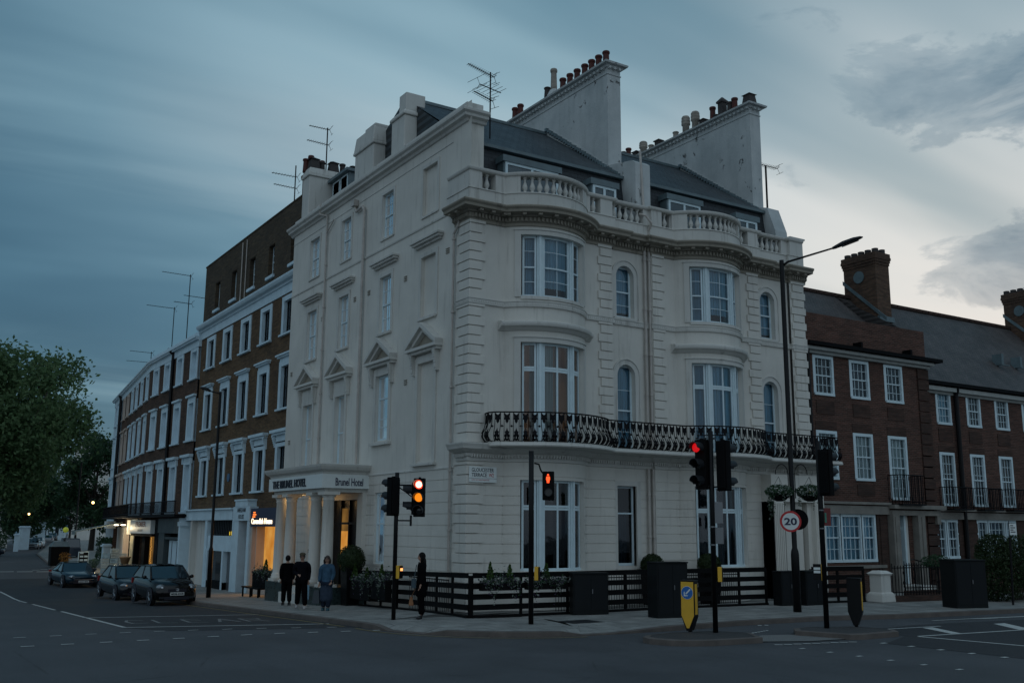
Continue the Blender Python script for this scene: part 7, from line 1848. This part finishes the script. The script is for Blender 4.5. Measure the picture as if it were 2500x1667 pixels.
# woman waiting, seen in profile facing left
T, s = person('woman in long black coat with long dark hair in profile by the red signal', (-2.44, -1.88, .12), face_rot((-CAR_ - CF_ * .25).normalized()), 1.70,
    (((.20, .02, 1.13), (.19, -.05, .88)), ((-.20, .0, 1.13), (-.17, -.06, .88))), (((.08, -.01, .50), (.085, .0, .085)), ((-.08, .01, .50), (-.09, .06, .085))), coat=('black_cloth', .52), hairstyle='long')
b = MB(); b.box(-.03, .10, -.27, -.15, .80, 1.04); b.tube([(.02, -.20, 1.03), (-.12, -.12, 1.40)], .012, 6); B_ = b.build('shoulder_bag', pbr('blue_grey_bag', (.035, .065, .085), .6, var=.3, vscale=15), T, bevel=.02)
b = MB(); b.hexa([(-.24, -.30, .34), (-.10, -.30, .34), (-.10, -.18, .34), (-.24, -.18, .34), (-.21, -.27, .56), (-.13, -.27, .56), (-.13, -.21, .56), (-.21, -.21, .56)]); b.tube([(-.17, -.24, .55), (-.16, -.10, .84)], .008, 5); b.build('tan_handbag', M['bag_tan'], T, bevel=.02)
# walking person in cap and dark jacket
T, s = person('person in flat cap, glasses and dark jacket walking with a pale bag', (-3.02, 5.4, -.10), fc + .15, 1.74,
    (((.22, .05, 1.12), (.215, .0, .86)), ((-.23, .03, 1.13), (-.09, -.20, 1.05))), (((.11, -.06, .50), (.14, -.14, .085)), ((-.10, .03, .48), (-.12, .10, .11))), top=('dark_jacket', .12), hat='tweed', glasses=True, hairstyle='short', shoes='shoe_w', hair='hair_b', widen=1.15)
b = MB(); b.box(.17, .26, -.06, .06, .28, .76); b.build('pale_carrier_bag', M['bag_blue'], T, bevel=.03)
# woman in blue shirt
T, s = person('woman in a blue shirt and glasses with brown bobbed hair walking past the porch', (-2.80, 3.82, -.06), fc - .05, 1.66,
    (((.21, .02, 1.12), (.17, -.10, .93)), ((-.21, .03, 1.12), (-.23, -.02, .87))), (((.08, -.03, .48), (.09, -.08, .085)), ((-.08, .02, .48), (-.09, .04, .085))), top=('denim_shirt', .11), hairstyle='bob', hair='hair_b', glasses=True, skirt='denim_skirt', shoes='shoe_b', trousers='dark_print')
b = MB(); b.hexa([(-.42, -.10, .22), (-.18, -.10, .22), (-.18, .08, .22), (-.42, .08, .22), (-.38, -.06, .62), (-.22, -.06, .62), (-.22, .04, .62), (-.38, .04, .62)]); b.tube([(-.30, 0, .6), (-.24, -.03, .83)], .01, 5); b.build('shopping_bag', M['bag_dark'], T, bevel=.03)
# figure from behind
person('person dressed all in black seen from behind, walking left beside the porch', (-2.56, 8.0, -.18), face_rot((CF_ - CAR_ * .3).normalized()), 1.68,
    (((.21, .02, 1.12), (.20, -.06, .88)), ((-.21, .02, 1.12), (-.20, .04, .88))), (((.09, -.05, .50), (.10, -.10, .085)), ((-.09, .04, .50), (-.10, .12, .10))), top=('black_cloth', .12), hairstyle='short', widen=1.05)
# ------------------------------------------------------------------ cars
def carpaint(n, c): 
    M[n] = pbr(n, c, .10, .0, spec=.42)
carpaint('black_car', (.0025, .0025, .003)); carpaint('grey_car', (.008, .010, .013)); carpaint('blue_car', (.006, .020, .032)); carpaint('silver_car', (.30, .32, .33)); carpaint('white_car', (.55, .57, .58)); carpaint('navy_car', (.015, .02, .03))
M['car_glass'] = pbr('car_glass', (.010, .022, .030), .06, spec=.8, coat=.3)
M['tyre'] = pbr('tyre', (.012, .012, .012), .85); M['rim'] = pbr('alloy_rim', (.42, .44, .46), .3, .8); M['hlamp'] = pbr('headlamp_glass', (.16, .19, .21), .12, .3, coat=1.); M['chrome'] = pbr('chrome', (.55, .57, .60), .15, .9)
M['tail'] = pbr('tail_lamp', (.28, .015, .012), .25); M['plate'] = pbr('number_plate', (.62, .64, .62), .5)
def car(label, x, y, z, rz, kind, paint, L=3.95, W=1.66, Hh=1.47, plate=None, group='cars parked along the side street', badge=None, detail=True):
    """front of the car at local y = 0, tail at y = L"""
    T = thing('parked_car', label, 'car', (x, y, z), rz, group=group); hw = W / 2
    P = {'hatch': dict(st=[(0, .62, .30, .66), (.05, .78, .22, .72), (.25, .93, .20, .83), (.65, .985, .20, .93), (1.05, 1., .20, .99), (1.6, 1., .20, 1.0), (2.6, 1., .20, 1.01), (3.3, .99, .22, 1.02), (3.75, .95, .28, 1.0), (3.95, .86, .34, .92)],
                       gh=(1.0, 1.72, 3.25, 3.86), rw=.74), 
         'saloon': dict(st=[(0, .60, .30, .62), (.05, .78, .22, .70), (.30, .94, .19, .80), (.9, .99, .19, .90), (1.25, 1., .19, .95), (2.0, 1., .19, .97), (3.2, 1., .2, .99), (3.9, .98, .22, 1.0), (4.4, .93, .28, .97), (4.6, .82, .34, .88)],
                        gh=(1.15, 1.95, 3.3, 4.05), rw=.72),
         'coupe': dict(st=[(0, .45, .30, .52), (.06, .66, .22, .58), (.30, .88, .18, .68), (.8, .97, .18, .78), (1.4, 1., .18, .84), (2.2, 1., .18, .86), (3.2, 1., .18, .87), (3.9, .98, .22, .86), (4.4, .90, .28, .80), (4.7, .72, .36, .68)],
                       gh=(1.5, 2.25, 2.95, 3.95), rw=.66)}[kind]
    k = L / P['st'][-1][0]; st = [(a * k, w * hw, zb, zt * (Hh / 1.47 if kind != 'coupe' else 1.0)) for (a, w, zb, zt) in P['st']]
    b = MB(); b.smooth = True; rings = []
    for (yy, w, zb, zt) in st:
        crown = .04; pts = [(0, zb), (w * .80, zb), (w * .955, zb + .08), (w, zb + .22), (w * 1.0, (zb + zt) / 2 + .05), (w * .965, zt - .12), (w * .90, zt - .035), (w * .72, zt), (0, zt + crown * .6)]
        full = [(-px_, pz_) for (px_, pz_) in pts[::-1][:-1]] + pts[1:]; full = pts + [(-a, c) for (a, c) in pts[::-1][1:-1]]
        rings.append([b.pt((px_, yy, pz_)) for (px_, pz_) in full])
    n = len(rings[0])
    for i in range(len(rings) - 1):
        for j in range(n): b.face((rings[i][j], rings[i][(j + 1) % n], rings[i + 1][(j + 1) % n], rings[i + 1][j]))
    b.face(rings[0][::-1]); b.face(rings[-1])
    # roof skin and pillars
    g0_, g1_, g2_, g3_ = [q * k for q in P['gh']]; rw = P['rw'] * hw; bz_ = [z_ for z_ in (st[4][3], st[5][3], st[-3][3], st[-2][3])]
    zt = Hh; zb0 = st[4][3] - .02; bw = hw * .90
    A = [(-bw, g0_, zb0), (bw, g0_, zb0)]; Bm = [(-rw, g1_, zt - .05), (rw, g1_, zt - .05)]; Cm = [(-rw, g2_, zt - .06), (rw, g2_, zt - .06)]; D = [(-bw * .95, g3_, zb0 + .02), (bw * .95, g3_, zb0 + .02)]
    b.tube([A[0], Bm[0], (-rw, (g1_ + g2_) / 2, zt - .03), Cm[0], D[0]], .035, 6); b.tube([A[1], Bm[1], (rw, (g1_ + g2_) / 2, zt - .03), Cm[1], D[1]], .035, 6)
    m0, m1 = (g1_ + g2_) / 2, 0
    R0 = [(-rw, g1_, zt - .04), (-rw * .5, g1_ - .03, zt - .005), (rw * .5, g1_ - .03, zt - .005), (rw, g1_, zt - .04)]; R1 = [(-rw, m0, zt - .02), (-rw * .5, m0, zt + .02), (rw * .5, m0, zt + .02), (rw, m0, zt - .02)]; R2 = [(-rw, g2_, zt - .05), (-rw * .5, g2_ + .03, zt - .015), (rw * .5, g2_ + .03, zt - .015), (rw, g2_, zt - .05)]
    for (q0, q1) in ((R0, R1), (R1, R2)):
        for j in range(3): b.poly([q0[j], q0[j + 1], q1[j + 1], q1[j]])
    if detail:
        for s_ in (-1, 1): b.tube([(s_ * (bw - .02), (g0_ + g3_) * .5, zb0), (s_ * rw, (g1_ + g2_) * .5 + .05, zt - .05)], .03, 5)
    BD = b.build('body', M[paint], T)
    w_ = MB(); w_.smooth = False
    e = .012
    def mid(p, q, t): return tuple(p[i] + (q[i] - p[i]) * t for i in range(3))
    # windscreen bowed in three strips
    fx = [-1, -.5, .5, 1]; fy = [0, -.07, -.07, 0]
    for (lo_a, hi_a, ysn) in (((g0_, zb0 + .02, bw * .94), (g1_, zt - .05, rw * .95), 1), ((g3_, zb0 + .04, bw * .88), (g2_, zt - .06, rw * .93), -1)):
        for j in range(3):
            w_.poly([(fx[j] * lo_a[2], lo_a[0] + fy[j] * ysn, lo_a[1]), (fx[j + 1] * lo_a[2], lo_a[0] + fy[j + 1] * ysn, lo_a[1]), (fx[j + 1] * hi_a[2], hi_a[0] + fy[j + 1] * ysn * .6, hi_a[1]), (fx[j] * hi_a[2], hi_a[0] + fy[j] * ysn * .6, hi_a[1])])
    GLS = w_.build('windscreen', M['car_glass'], T)
    for s_ in (-1, 1):
        w_ = MB(); w_.poly([(s_ * (bw - .01), g0_ + .12, zb0), (s_ * (bw - .01), g3_ - .1, zb0), (s_ * (rw + .005), g2_, zt - .07), (s_ * (rw + .005), g1_ + .02, zt - .07)]); w_.build('side_window', M['car_glass'], T)
    # wheels
    wy = (.78 * k if kind != 'coupe' else .85 * k, st[-1][0] - .72 * k)
    for yy in wy:
        for s_ in (-1, 1):
            b = MB(); r_ = .315; b.smooth = True; b.lathe([(r_ * .70, -.10), (r_ * .95, -.095), (r_, -.06), (r_, .06), (r_ * .95, .095), (r_ * .70, .10)], n=22, axis='X'); wh = b.build('wheel', M['tyre'], T, loc=(s_ * (hw - .09), yy, r_))
            if detail:
                b = MB(); b.lathe([(r_ * .68, s_ * .085), (r_ * .66, s_ * .10), (r_ * .58, s_ * .085)], n=20, axis='X', caps=False)
                for q in range(5):
                    a = 2 * PI * q / 5; b.tube([(s_ * .10, 0, 0), (s_ * .098, math.cos(a) * r_ * .62, math.sin(a) * r_ * .62)], .026, 5)
                b.build('rim', M['rim'], wh)
            b = MB(); b.lathe([(r_ * 1.18, -.01), (r_ * 1.18, .01)], c=(s_ * (hw * .998), yy, r_ + .02), n=20, axis='X'); b.build('wheel_arch', M['ink'], T)
    zf = st[2][3]
    for s_ in (-1, 1):       # head lamps wrap the corner
        b = MB(); b.smooth = True
        if kind == 'hatch': b.sphere((s_ * hw * .70, .17, .69), .17, 12, 8, (1.05, .75, .72))
        elif kind == 'saloon': b.sphere((s_ * hw * .70, .18, .66), .17, 12, 8, (1.15, .8, .55))
        else: b.sphere((s_ * hw * .62, .20, .585), .17, 12, 8, (1.0, .9, .5))
        HL = b.build('headlight', M['hlamp'], T)
        if detail: b = MB(); b.sphere((s_ * hw * .66, .07 if kind != 'coupe' else .09, .68 if kind == 'hatch' else .65 if kind == 'saloon' else .57), .055, 10, 6); b.build('bulb', M['chrome'], HL)
        b = MB(); b.box(s_ * hw * .80 - .12, s_ * hw * .80 + .12, L - .10 if kind == 'hatch' else L - .12, L + .0, .70, .92 if kind != 'coupe' else .80); b.build('tail_light', M['tail'], T)
        b = MB(); b.smooth = True; b.sphere((s_ * (hw + .08), g0_ + .35, zb0 + .06), .10, 8, 6, (.9, .5, .7)); b.tube([(s_ * (hw - .05), g0_ + .36, zb0), (s_ * (hw + .05), g0_ + .36, zb0 + .04)], .025, 5); b.build('door_mirror', M[paint], T)
        if detail: b = MB(); b.box(s_ * hw * .66 - .10, s_ * hw * .66 + .10, .0, .05, .28, .36); b.build('fog_lamp', M['darkmetal'], T)
    b = MB(); gz = {'hatch': (.52, .64), 'saloon': (.50, .62), 'coupe': (.34, .42)}[kind]
    b.box(-hw * .42, hw * .42, -.012, .06, gz[0], gz[1]); b.box(-hw * .55, hw * .55, -.008, .06, .24, .36); G_ = b.build('grille', M['ink'], T)
    if kind == 'saloon': b = MB(); b.box(-hw * .5, -hw * .1, -.03, .0, .38, .41); b.box(hw * .1, hw * .5, -.03, .0, .38, .41); b.build('chrome_strip', M['chrome'], G_)
    if kind == 'coupe': b = MB(); b.box(-hw * .55, hw * .55, -.03, .0, .43, .45); b.build('chrome_strip', M['chrome'], G_)
    if detail or plate:
        b = MB(); pz = .40 if kind != 'coupe' else .27; b.box(-.26, .26, -.045, -.02, pz, pz + .115); p_ = b.build('number_plate', M['plate'], T)
        if plate: text_mesh('lettering', plate, M['ink'], p_, .46, .078, lambda x_, y_, d: Vector((-.23 + x_, -.047 - d, pz + .018 + y_)), bold=.03)
    if badge:
        b = MB(); b.lathe([(.062, -.035), (.062, -.045), (.050, -.045), (.050, -.035)], c=(0, 0, .61), n=24, axis='Y', caps=False)
        def seg(p, q): b.tube([(p[0], -.04, .61 + p[1]), (q[0], -.04, .61 + q[1])], .006, 4)
        for (p, q) in (((-.02, .045), (0, .008)), ((.02, .045), (0, .008)), ((-.045, .02), (-.02, -.042)), ((-.02, -.042), (0, .0)), ((0, .0), (.02, -.042)), ((.02, -.042), (.045, .02))): seg(p, q)
        b.build('round_badge', M['chrome'], T)
    return T
car('black hatchback parked nearest, with round silver badge and plate MK08 XWB', -4.86, 13.55, g0(13.6) - .02, .02, 'hatch', 'black_car', plate='MK08 XWB', badge=True, Hh=1.48)
car('dark grey saloon parked directly behind the black hatchback', -4.82, 19.9, g0(20.6) - .02, .03, 'saloon', 'grey_car', L=4.5, W=1.75, Hh=1.46, plate=None)
car('low dark blue sports coupe parked apart, reflecting the sky on its bonnet', -4.98, 32.4, g0(33), 0.06, 'coupe', 'blue_car', L=4.7, W=1.82, Hh=1.30, plate='LR51 SFX')
car('black car half cut off by the left edge of the picture', -2.2, 96.5, g0(96), 1.35, 'saloon', 'navy_car', L=4.5, W=1.75, Hh=1.42, detail=False, group='distant cars up the street')
car('silver saloon with lamps towards the camera on the left kerb up the street', 4.3, 128, g0(96), -.25, 'saloon', 'silver_car', L=4.4, W=1.75, Hh=1.45, detail=False, group='distant cars up the street')
car('white hatchback close behind the silver saloon up the street', 5.6, 134.0, g0(96), -.25, 'hatch', 'white_car', L=4.2, W=1.75, Hh=1.6, detail=False, group='distant cars up the street')
car('silver car further up the street seen from the rear, left of the dark one', 13.9, 181, g0(96), 2.95, 'hatch', 'silver_car', L=4.5, W=1.85, Hh=1.5, detail=False, group='distant cars up the street')
car('dark tall car furthest up the street beside the silver one', 17.6, 204, g0(96), -.2, 'hatch', 'grey_car', L=4.4, W=1.9, Hh=1.75, detail=False, group='distant cars up the street')
car('white car partly hidden behind the dark van on the right kerb', 9.6, 101, g0(96), -.1, 'saloon', 'white_car', L=4.4, W=1.75, Hh=1.42, detail=False, group='distant cars up the street')
# ------------------------------------------------------------------ trees and the far end of the street
def tree(label, x, y, zg, h, r, seed, n, leaf, mat, cb=.25, squash=1.0, group='trees up the side street', clumps=34):
    rn = random.Random(seed); T = thing('plane_tree', label, 'tree', (x, y, zg), group=group)
    cz = h * (cb + (1 - cb) / 2); rz = h * (1 - cb) / 2
    tk = MB(); tk.smooth = True; tk.tube([(0, 0, -.3), (.1, 0, h * .22), (0, .1, h * .45), (.1, .0, h * .72)], [h * .024, h * .019, h * .012, h * .004], 8)
    cl = []
    for k in range(clumps):
        while True:
            p = Vector((rn.uniform(-1, 1), rn.uniform(-1, 1), rn.uniform(-1, 1)))
            if .30 < p.length < 1: break
        p = p * rn.uniform(.80, 1.0); cl.append((Vector((p.x * r * .84, p.y * r * .84, cz + p.z * rz * .86)), rn.uniform(.20, .36) * r))
    for (c, cr) in cl[:14]:
        s0 = Vector((0, 0, h * rn.uniform(.2, .5))); tk.tube([s0, s0 * .45 + c * .55 + Vector((0, 0, -h * .03)), c], [h * .009, h * .006, h * .002], 5)
    tk.build('trunk', M['bark'], T)
    b = MB()
    for (c, cr) in cl:
        f = ball(rn, c, cr, (1, 1, .8), .35); leafcloud(b, rn, n // clumps, f, leaf)
        b2 = ball(rn, c, cr * 1.35, (1, 1, .8), .75); leafcloud(b, rn, n // clumps // 7, b2, leaf)
    b.build('crown', M[mat], T, fixn=False)
    return T
tree('large plane tree with a broad pale green crown filling the left edge', -4.6, 92, -.7, 24.8, 11.0, 41, 42000, (.16, .34), 'leaf', cb=.16, clumps=60)
tree('dark green tree behind the curved terrace, tallest on its right side', 9.6, 114, -.7, 16.0, 5.6, 42, 13000, (.16, .32), 'leafd', cb=.03)
tree('dark green tree between the plane tree and the terrace', 3.4, 128, -.7, 12.2, 5.6, 43, 12000, (.16, .32), 'leafd', cb=.04)
tree('green tree far behind, showing between the two nearer trees', 8, 165, -.7, 14.0, 8.0, 44, 9000, (.22, .40), 'leafd', cb=.05)
tree('small dark tree over the far parked cars', 12.5, 150, -.7, 9.0, 4.2, 45, 5000, (.14, .26), 'leafd', cb=.25)
def mass(name, label, cat, boxes, mat, seed, n, size):
    rn = random.Random(seed); b = MB()
    for (x0, x1, y0, y1, z0, z1) in boxes: leafcloud(b, rn, n, lambda: (rn.uniform(x0, x1), rn.uniform(y0, y1), z0 + (z1 - z0) * rn.random() ** .8 * (1 - .15 * rn.random())), size)
    o = b.build(name, M[mat], fixn=False); tag(o, label, cat); return o
mass('hedge', 'dark hedge at the bend beyond the florist stall', 'hedge', [(4.0, 8.5, 70, 76, -.8, 2.6), (2.2, 4.2, 66, 70, -.8, 1.6)], 'leafd', 51, 2600, (.08, .16))
mass('hedge', 'low dark hedge along the far left garden wall', 'hedge', [(-9, 0.5, 120, 123, -.8, 1.6)], 'leafd', 52, 2200, (.12, .22))
def house(label, x, y, w, d, h, mat, rz=0., wins=(), roof=True, ch=0, name='far_house'):
    T = thing(name, label, 'house', (x, y, -.8), rz)
    b = MB(); b.box(-w / 2, w / 2, 0, d, 0, h); b.box(-w / 2 - .2, w / 2 + .2, -.2, d, h, h + .3); b.build('wall', M[mat], T)
    if roof: b = MB(); b.hexa([(-w / 2, 0, h + .3), (w / 2, 0, h + .3), (w / 2, d, h + .3), (-w / 2, d, h + .3), (-w / 2 + 1, d * .4, h + 2.2), (w / 2 - 1, d * .4, h + 2.2), (w / 2 - 1, d * .6, h + 2.2), (-w / 2 + 1, d * .6, h + 2.2)]); RF = b.build('roof', M['slate_dark'], T)
    for k in range(ch): b = MB(); u = -w / 2 + w * (k + .5) / ch; b.box(u - .4, u + .4, d * .4, d * .6, h + 1.5, h + 3.4); b.build('chimney', M['brick_ch'], T)
    for (u, z0_, ww, hh) in wins: b = MB(); b.box(u - ww / 2, u + ww / 2, -.06, -.01, z0_, z0_ + hh); wo = b.build('window', M['trim'], T); b = MB(); b.box(u - ww / 2 + .12, u + ww / 2 - .12, -.09, -.065, z0_ + .1, z0_ + hh - .1); b.build('pane', M['glassdark'], wo)
    return T
house('pale far house behind the plane tree at the left edge', -7.5, 140, 20, 10, 6.2, 'stucco2', rz=-.1, wins=[(-5, 4.3, 1.2, 1.8), (-1, 4.3, 1.2, 1.8), (4, 4.3, 1.2, 1.8), (6.5, 1, 1.2, 1.9)])
house('light blue grey house far up the street above the parked cars', 24.2, 262, 7, 8, 9.0, 'trimblue', rz=-.1, wins=[(-2, 6, 1.2, 2), (2, 6, 1.2, 2)])
house('far house with two dark chimneys showing over the trees', 28.5, 215, 12, 8, 20.5, 'stucco2', rz=-.15, ch=2, wins=[(-2, 16, 1.3, 2), (2, 16, 1.3, 2)])
house('white stucco villa front behind small pointed shrubs', 18.6, 222, 8.5, 6, 4.6, 'trimblue', rz=-.1, roof=False, wins=[(-2.5, 1, 1., 2.4), (0, 1, 1., 2.4), (2.5, 1, 1., 2.4)])
def porch_pier(label, x, y, w, h, n=1):
    T = thing('white_pier', label, 'pier', (x, y, -.7), group='white painted piers up the street')
    b = MB(); b.box(-w / 2, w / 2, -w / 2, w / 2, 0, h - .25); b.box(-w / 2 - .1, w / 2 + .1, -w / 2 - .1, w / 2 + .1, h - .25, h - .1); b.box(-w / 2, w / 2, -w / 2, w / 2, h - .1, h); b.build('shaft', M['trimblue'], T, bevel=.02)
porch_pier('broad white garden pier standing nearest on the far left pavement', 2.6, 122, 1.2, 3.1)
porch_pier('narrow white pier left of the broad one', .6, 112, .5, 2.2)
porch_pier('slender white pier just right of the broad one', 5.0, 140, .8, 3.0)
porch_pier('white pier above the silver parked saloon', 6.9, 152, .9, 3.2)
porch_pier('white pier beside the leafy shade above the white hatchback', 9.4, 160, 1.6, 3.7)
porch_pier('white garden pier beside the hedge, left of the florist stall', 1.95, 63.5, .62, 1.72)
# zebra beacon
T = thing('zebra_beacon', 'black and white striped beacon pole with a yellow globe up the street', 'beacon', (-.33, 70, -.66))
for k in range(6): b = MB(); b.lathe([(.07, k * .42), (.07, k * .42 + .42)], n=8); b.build('pole_band', M['trim'] if k % 2 else M['black_paint'], T)
b = MB(); b.smooth = True; b.sphere((0, 0, 2.78), .24, 12, 8); b.build('globe', pbr('yellow_globe', (.50, .55, .05), .4, emit=(.6, .7, .05), es=.12), T)
# dark vehicles and bins by the crossing
T = thing('street_bin', 'large dark litter container beside the zebra beacon', 'container', (-1.85, 62, -.66))
b = MB(); b.hexa([(-.7, -.5, 0), (.6, -.5, 0), (.6, .7, 0), (-.7, .7, 0), (-.75, -.5, 1.5), (.65, -.5, 1.5), (.65, .7, 1.5), (-.75, .7, 1.5)]); b.build('body', M['black_wood'], T, bevel=.03)
b = MB(); b.hexa([(-.75, -.5, 1.5), (.65, -.5, 1.5), (.65, .7, 1.5), (-.75, .7, 1.5), (-.5, -.3, 1.9), (.5, -.3, 1.9), (.5, .5, 1.9), (-.5, .5, 1.9)]); b.build('lid', M['lead'], T)
T = thing('parked_van', 'dark van parked on the right kerb behind the zebra beacon', 'van', (2.2, 82, -.78), -.1)
b = MB(); b.smooth = False; b.hexa([(-.9, 0, .3), (.9, 0, .3), (.9, 4.8, .3), (-.9, 4.8, .3), (-.88, .2, 1.1), (.88, .2, 1.1), (.88, 4.8, 1.1), (-.88, 4.8, 1.1)]); b.hexa([(-.88, .9, 1.1), (.88, .9, 1.1), (.88, 4.8, 1.1), (-.88, 4.8, 1.1), (-.78, 1.5, 2.0), (.78, 1.5, 2.0), (.78, 4.7, 2.0), (-.78, 4.7, 2.0)]); b.build('body', M['navy_car'], T, bevel=.05)
b = MB(); b.poly([(-.8, .88, 1.14), (.8, .88, 1.14), (.72, 1.42, 1.9), (-.72, 1.42, 1.9)]); b.build('windscreen', M['car_glass'], T, fixn=False)
for (x_, y_) in ((-.8, .9), (.8, .9), (-.8, 3.9), (.8, 3.9)): b = MB(); b.lathe([(.33, -.1), (.33, .1)], c=(x_, y_, .33), n=16, axis='X'); b.build('wheel', M['tyre'], T)
# lamps up the street
for (x_, y_, z_, m_, lab) in ((19.2, 215, 6.6, 'lamp_w', 'glowing porch light on the villa front far up the street'), (3.4, 126, 4.0, 'lamp_w', 'small glowing garden light beside the leafy far pavement'), (8.2, 107, 5.3, 'lamp_w', 'tiny orange light glowing among the dark trees')):
    T = thing('wall_lantern', lab, 'lantern', (x_, y_, z_)); b = MB(); b.sphere((0, 0, 0), .16 if y_ < 200 else .28, 8, 6); b.build('bulb', M[m_], T); b = MB(); b.tube([(0, 0, .15), (0, 0, .5)], .03, 5); b.tube([(0, 0, .5), (0, .6, .5)], .02, 5); b.build('bracket', M['black_paint'], T)

# ------------------------------------------------------------------ the florist stall
rn = random.Random(77); sx, sy, sz = -1.15, 47.3, -.66
M['crate'] = pbr('white_crate', (.62, .62, .54), .6, var=.3, vscale=6); M['crate_b'] = pbr('blue_white_crate', (.42, .55, .58), .6, var=.3, vscale=6)
k_ = 0; names = ['lowest', 'second', 'third', 'fourth', 'topmost']; cols_ = ['left', 'middle', 'right']
for i in range(3):
    for j in range(5 if i == 1 else 4):
        T = thing('flower_crate', '%s pale crate in the %s pile of the florist stack' % (names[j] if not (j == 3 and i != 1) else 'topmost', cols_[i]), 'crate', (sx + i * .54 + rn.uniform(-.03, .03), sy + rn.uniform(-.05, .05), sz + j * .33), rn.uniform(-.08, .08), group='crates stacked at the florist stall')
        b = MB(); b.box(-.25, .25, -.2, .2, 0, .05); 
        for (x0, x1, y0, y1) in ((-.25, .25, -.2, -.18), (-.25, .25, .18, .2), (-.25, -.23, -.18, .18), (.23, .25, -.18, .18)):
            b.box(x0, x1, y0, y1, .05, .13); b.box(x0, x1, y0, y1, .17, .30)
            b.box(x0, x0 + .02, y0, y0 + .02, .13, .17); b.box(x1 - .02, x1, y1 - .02, y1, .13, .17)
        b.build('tray', M['crate_b' if (i + j) % 3 == 0 else 'crate'], T)
        if j == (4 if i == 1 else 3) or True:
            b = MB(); leafcloud(b, rn, 40, lambda: (rn.uniform(-.22, .22), rn.uniform(-.17, .17), .2 + rn.uniform(0, .12)), (.03, .06)); b.build('packed_stems', M['leafs'], T, fixn=False)
T = thing('flower_pot', 'broad terracotta pot on the red covered stall table', 'pot', (-.15, 45.9, -.05)); b = MB(); b.smooth = True; b.lathe([(.22, 0), (.34, .42), (.38, .43), (.38, .50), (.33, .50), (.31, .42)], n=18); b.build('pot', pbr('warm_terracotta', (.42, .24, .12), .7), T)
T = thing('stall_table', 'low stall table with a red scalloped cloth in front of the crates', 'table', (-.3, 45.9, -.66)); b = MB(); b.box(-.55, .55, -.35, .35, .55, .60)
for (x_, y_) in ((-.5, -.3), (.5, -.3), (-.5, .3), (.5, .3)): b.box(x_ - .03, x_ + .03, y_ - .03, y_ + .03, 0, .55)
b.build('table_top', M['black_wood'], T)
b = MB()
for k in range(9): b.box(-.56 + k * .125, -.56 + k * .125 + .10, -.37, -.355, .40, .58)
b.build('scalloped_cloth', pbr('red_cloth', (.35, .03, .025), .8), T)
T = thing('chalk_board', 'white framed notice board standing left of the crate stack', 'board', (-2.35, 48.5, -.66), .2); b = MB(); b.box(-.33, .33, 0, .03, .15, 1.35); FB = b.build('board', M['room'], T); b = MB()
for (x0, x1, z0, z1) in ((-.35, -.31, .1, 1.4), (.31, .35, .1, 1.4), (-.31, .31, .1, .15), (-.31, .31, 1.35, 1.4)): b.box(x0, x1, -.02, .05, z0, z1)
for k in range(9): b.box(-.25 + .3 * (k % 2), -.02 + .3 * (k % 2), -.012, -.002, .3 + .24 * (k // 2), .42 + .24 * (k // 2))
b.build('white_frame', M['trim'], T)
def potplant(label, x, y, r, h, mat, seed):
    rn = random.Random(seed); T = thing('potted_plant', label, 'potted plant', (x, y, -.66), group='potted plants at the florist stall')
    b = MB(); b.lathe([(.12, 0), (.17, .3), (.19, .3)], n=10); b.build('pot', M['pot_r'], T); b = MB(); leafcloud(b, rn, 380, ball(rn, (0, 0, h - r), r, shell=.3), (.03, .07)); b.build('foliage', M[mat], T, fixn=False)
M['leafo'] = leafmat('orange_leaves', (.12, .05, .012), (.32, .16, .03))
potplant('orange leaved potted plant left of the notice board', -3.3, 50.0, .42, 1.35, 'leafo', 3)
potplant('dark potted shrub between the notice board and the crates', -1.85, 47.6, .35, 1.0, 'leafd', 4)
potplant('low green potted plant in front of the stall table', -.9, 45.3, .25, .6, 'leafd', 5)
T = thing('flower_bundle', 'white wrapped bouquet heap right of the crate stack', 'bouquets', (.75, 45.2, -.66)); b = MB(); leafcloud(b, rn, 500, ball(rn, (0, 0, .95), .42, (1, .8, 1.1), .4), (.05, .10)); b.build('wrapped_flowers', M['crate'], T, fixn=False); b = MB(); b.lathe([(.15, 0), (.22, .6)], n=10); b.build('bucket', M['metal'], T)
# bench in front of the lit shop
T = thing('low_bench', 'low black bench on the pavement before the lit shop, left of the porch', 'bench', (-.95, 16.2, -.45)); b = MB(); b.box(-.25, .25, -1.1, 1.1, .38, .44); b.build('seat', M['black_wood'], T)
for (x_, y_) in ((-.2, -1.0), (.2, -1.0), (-.2, 1.0), (.2, 1.0), (-.2, 0), (.2, 0)): b = MB(); b.box(x_ - .03, x_ + .03, y_ - .03, y_ + .03, 0, .38); b.build('leg', M['black_wood'], T)
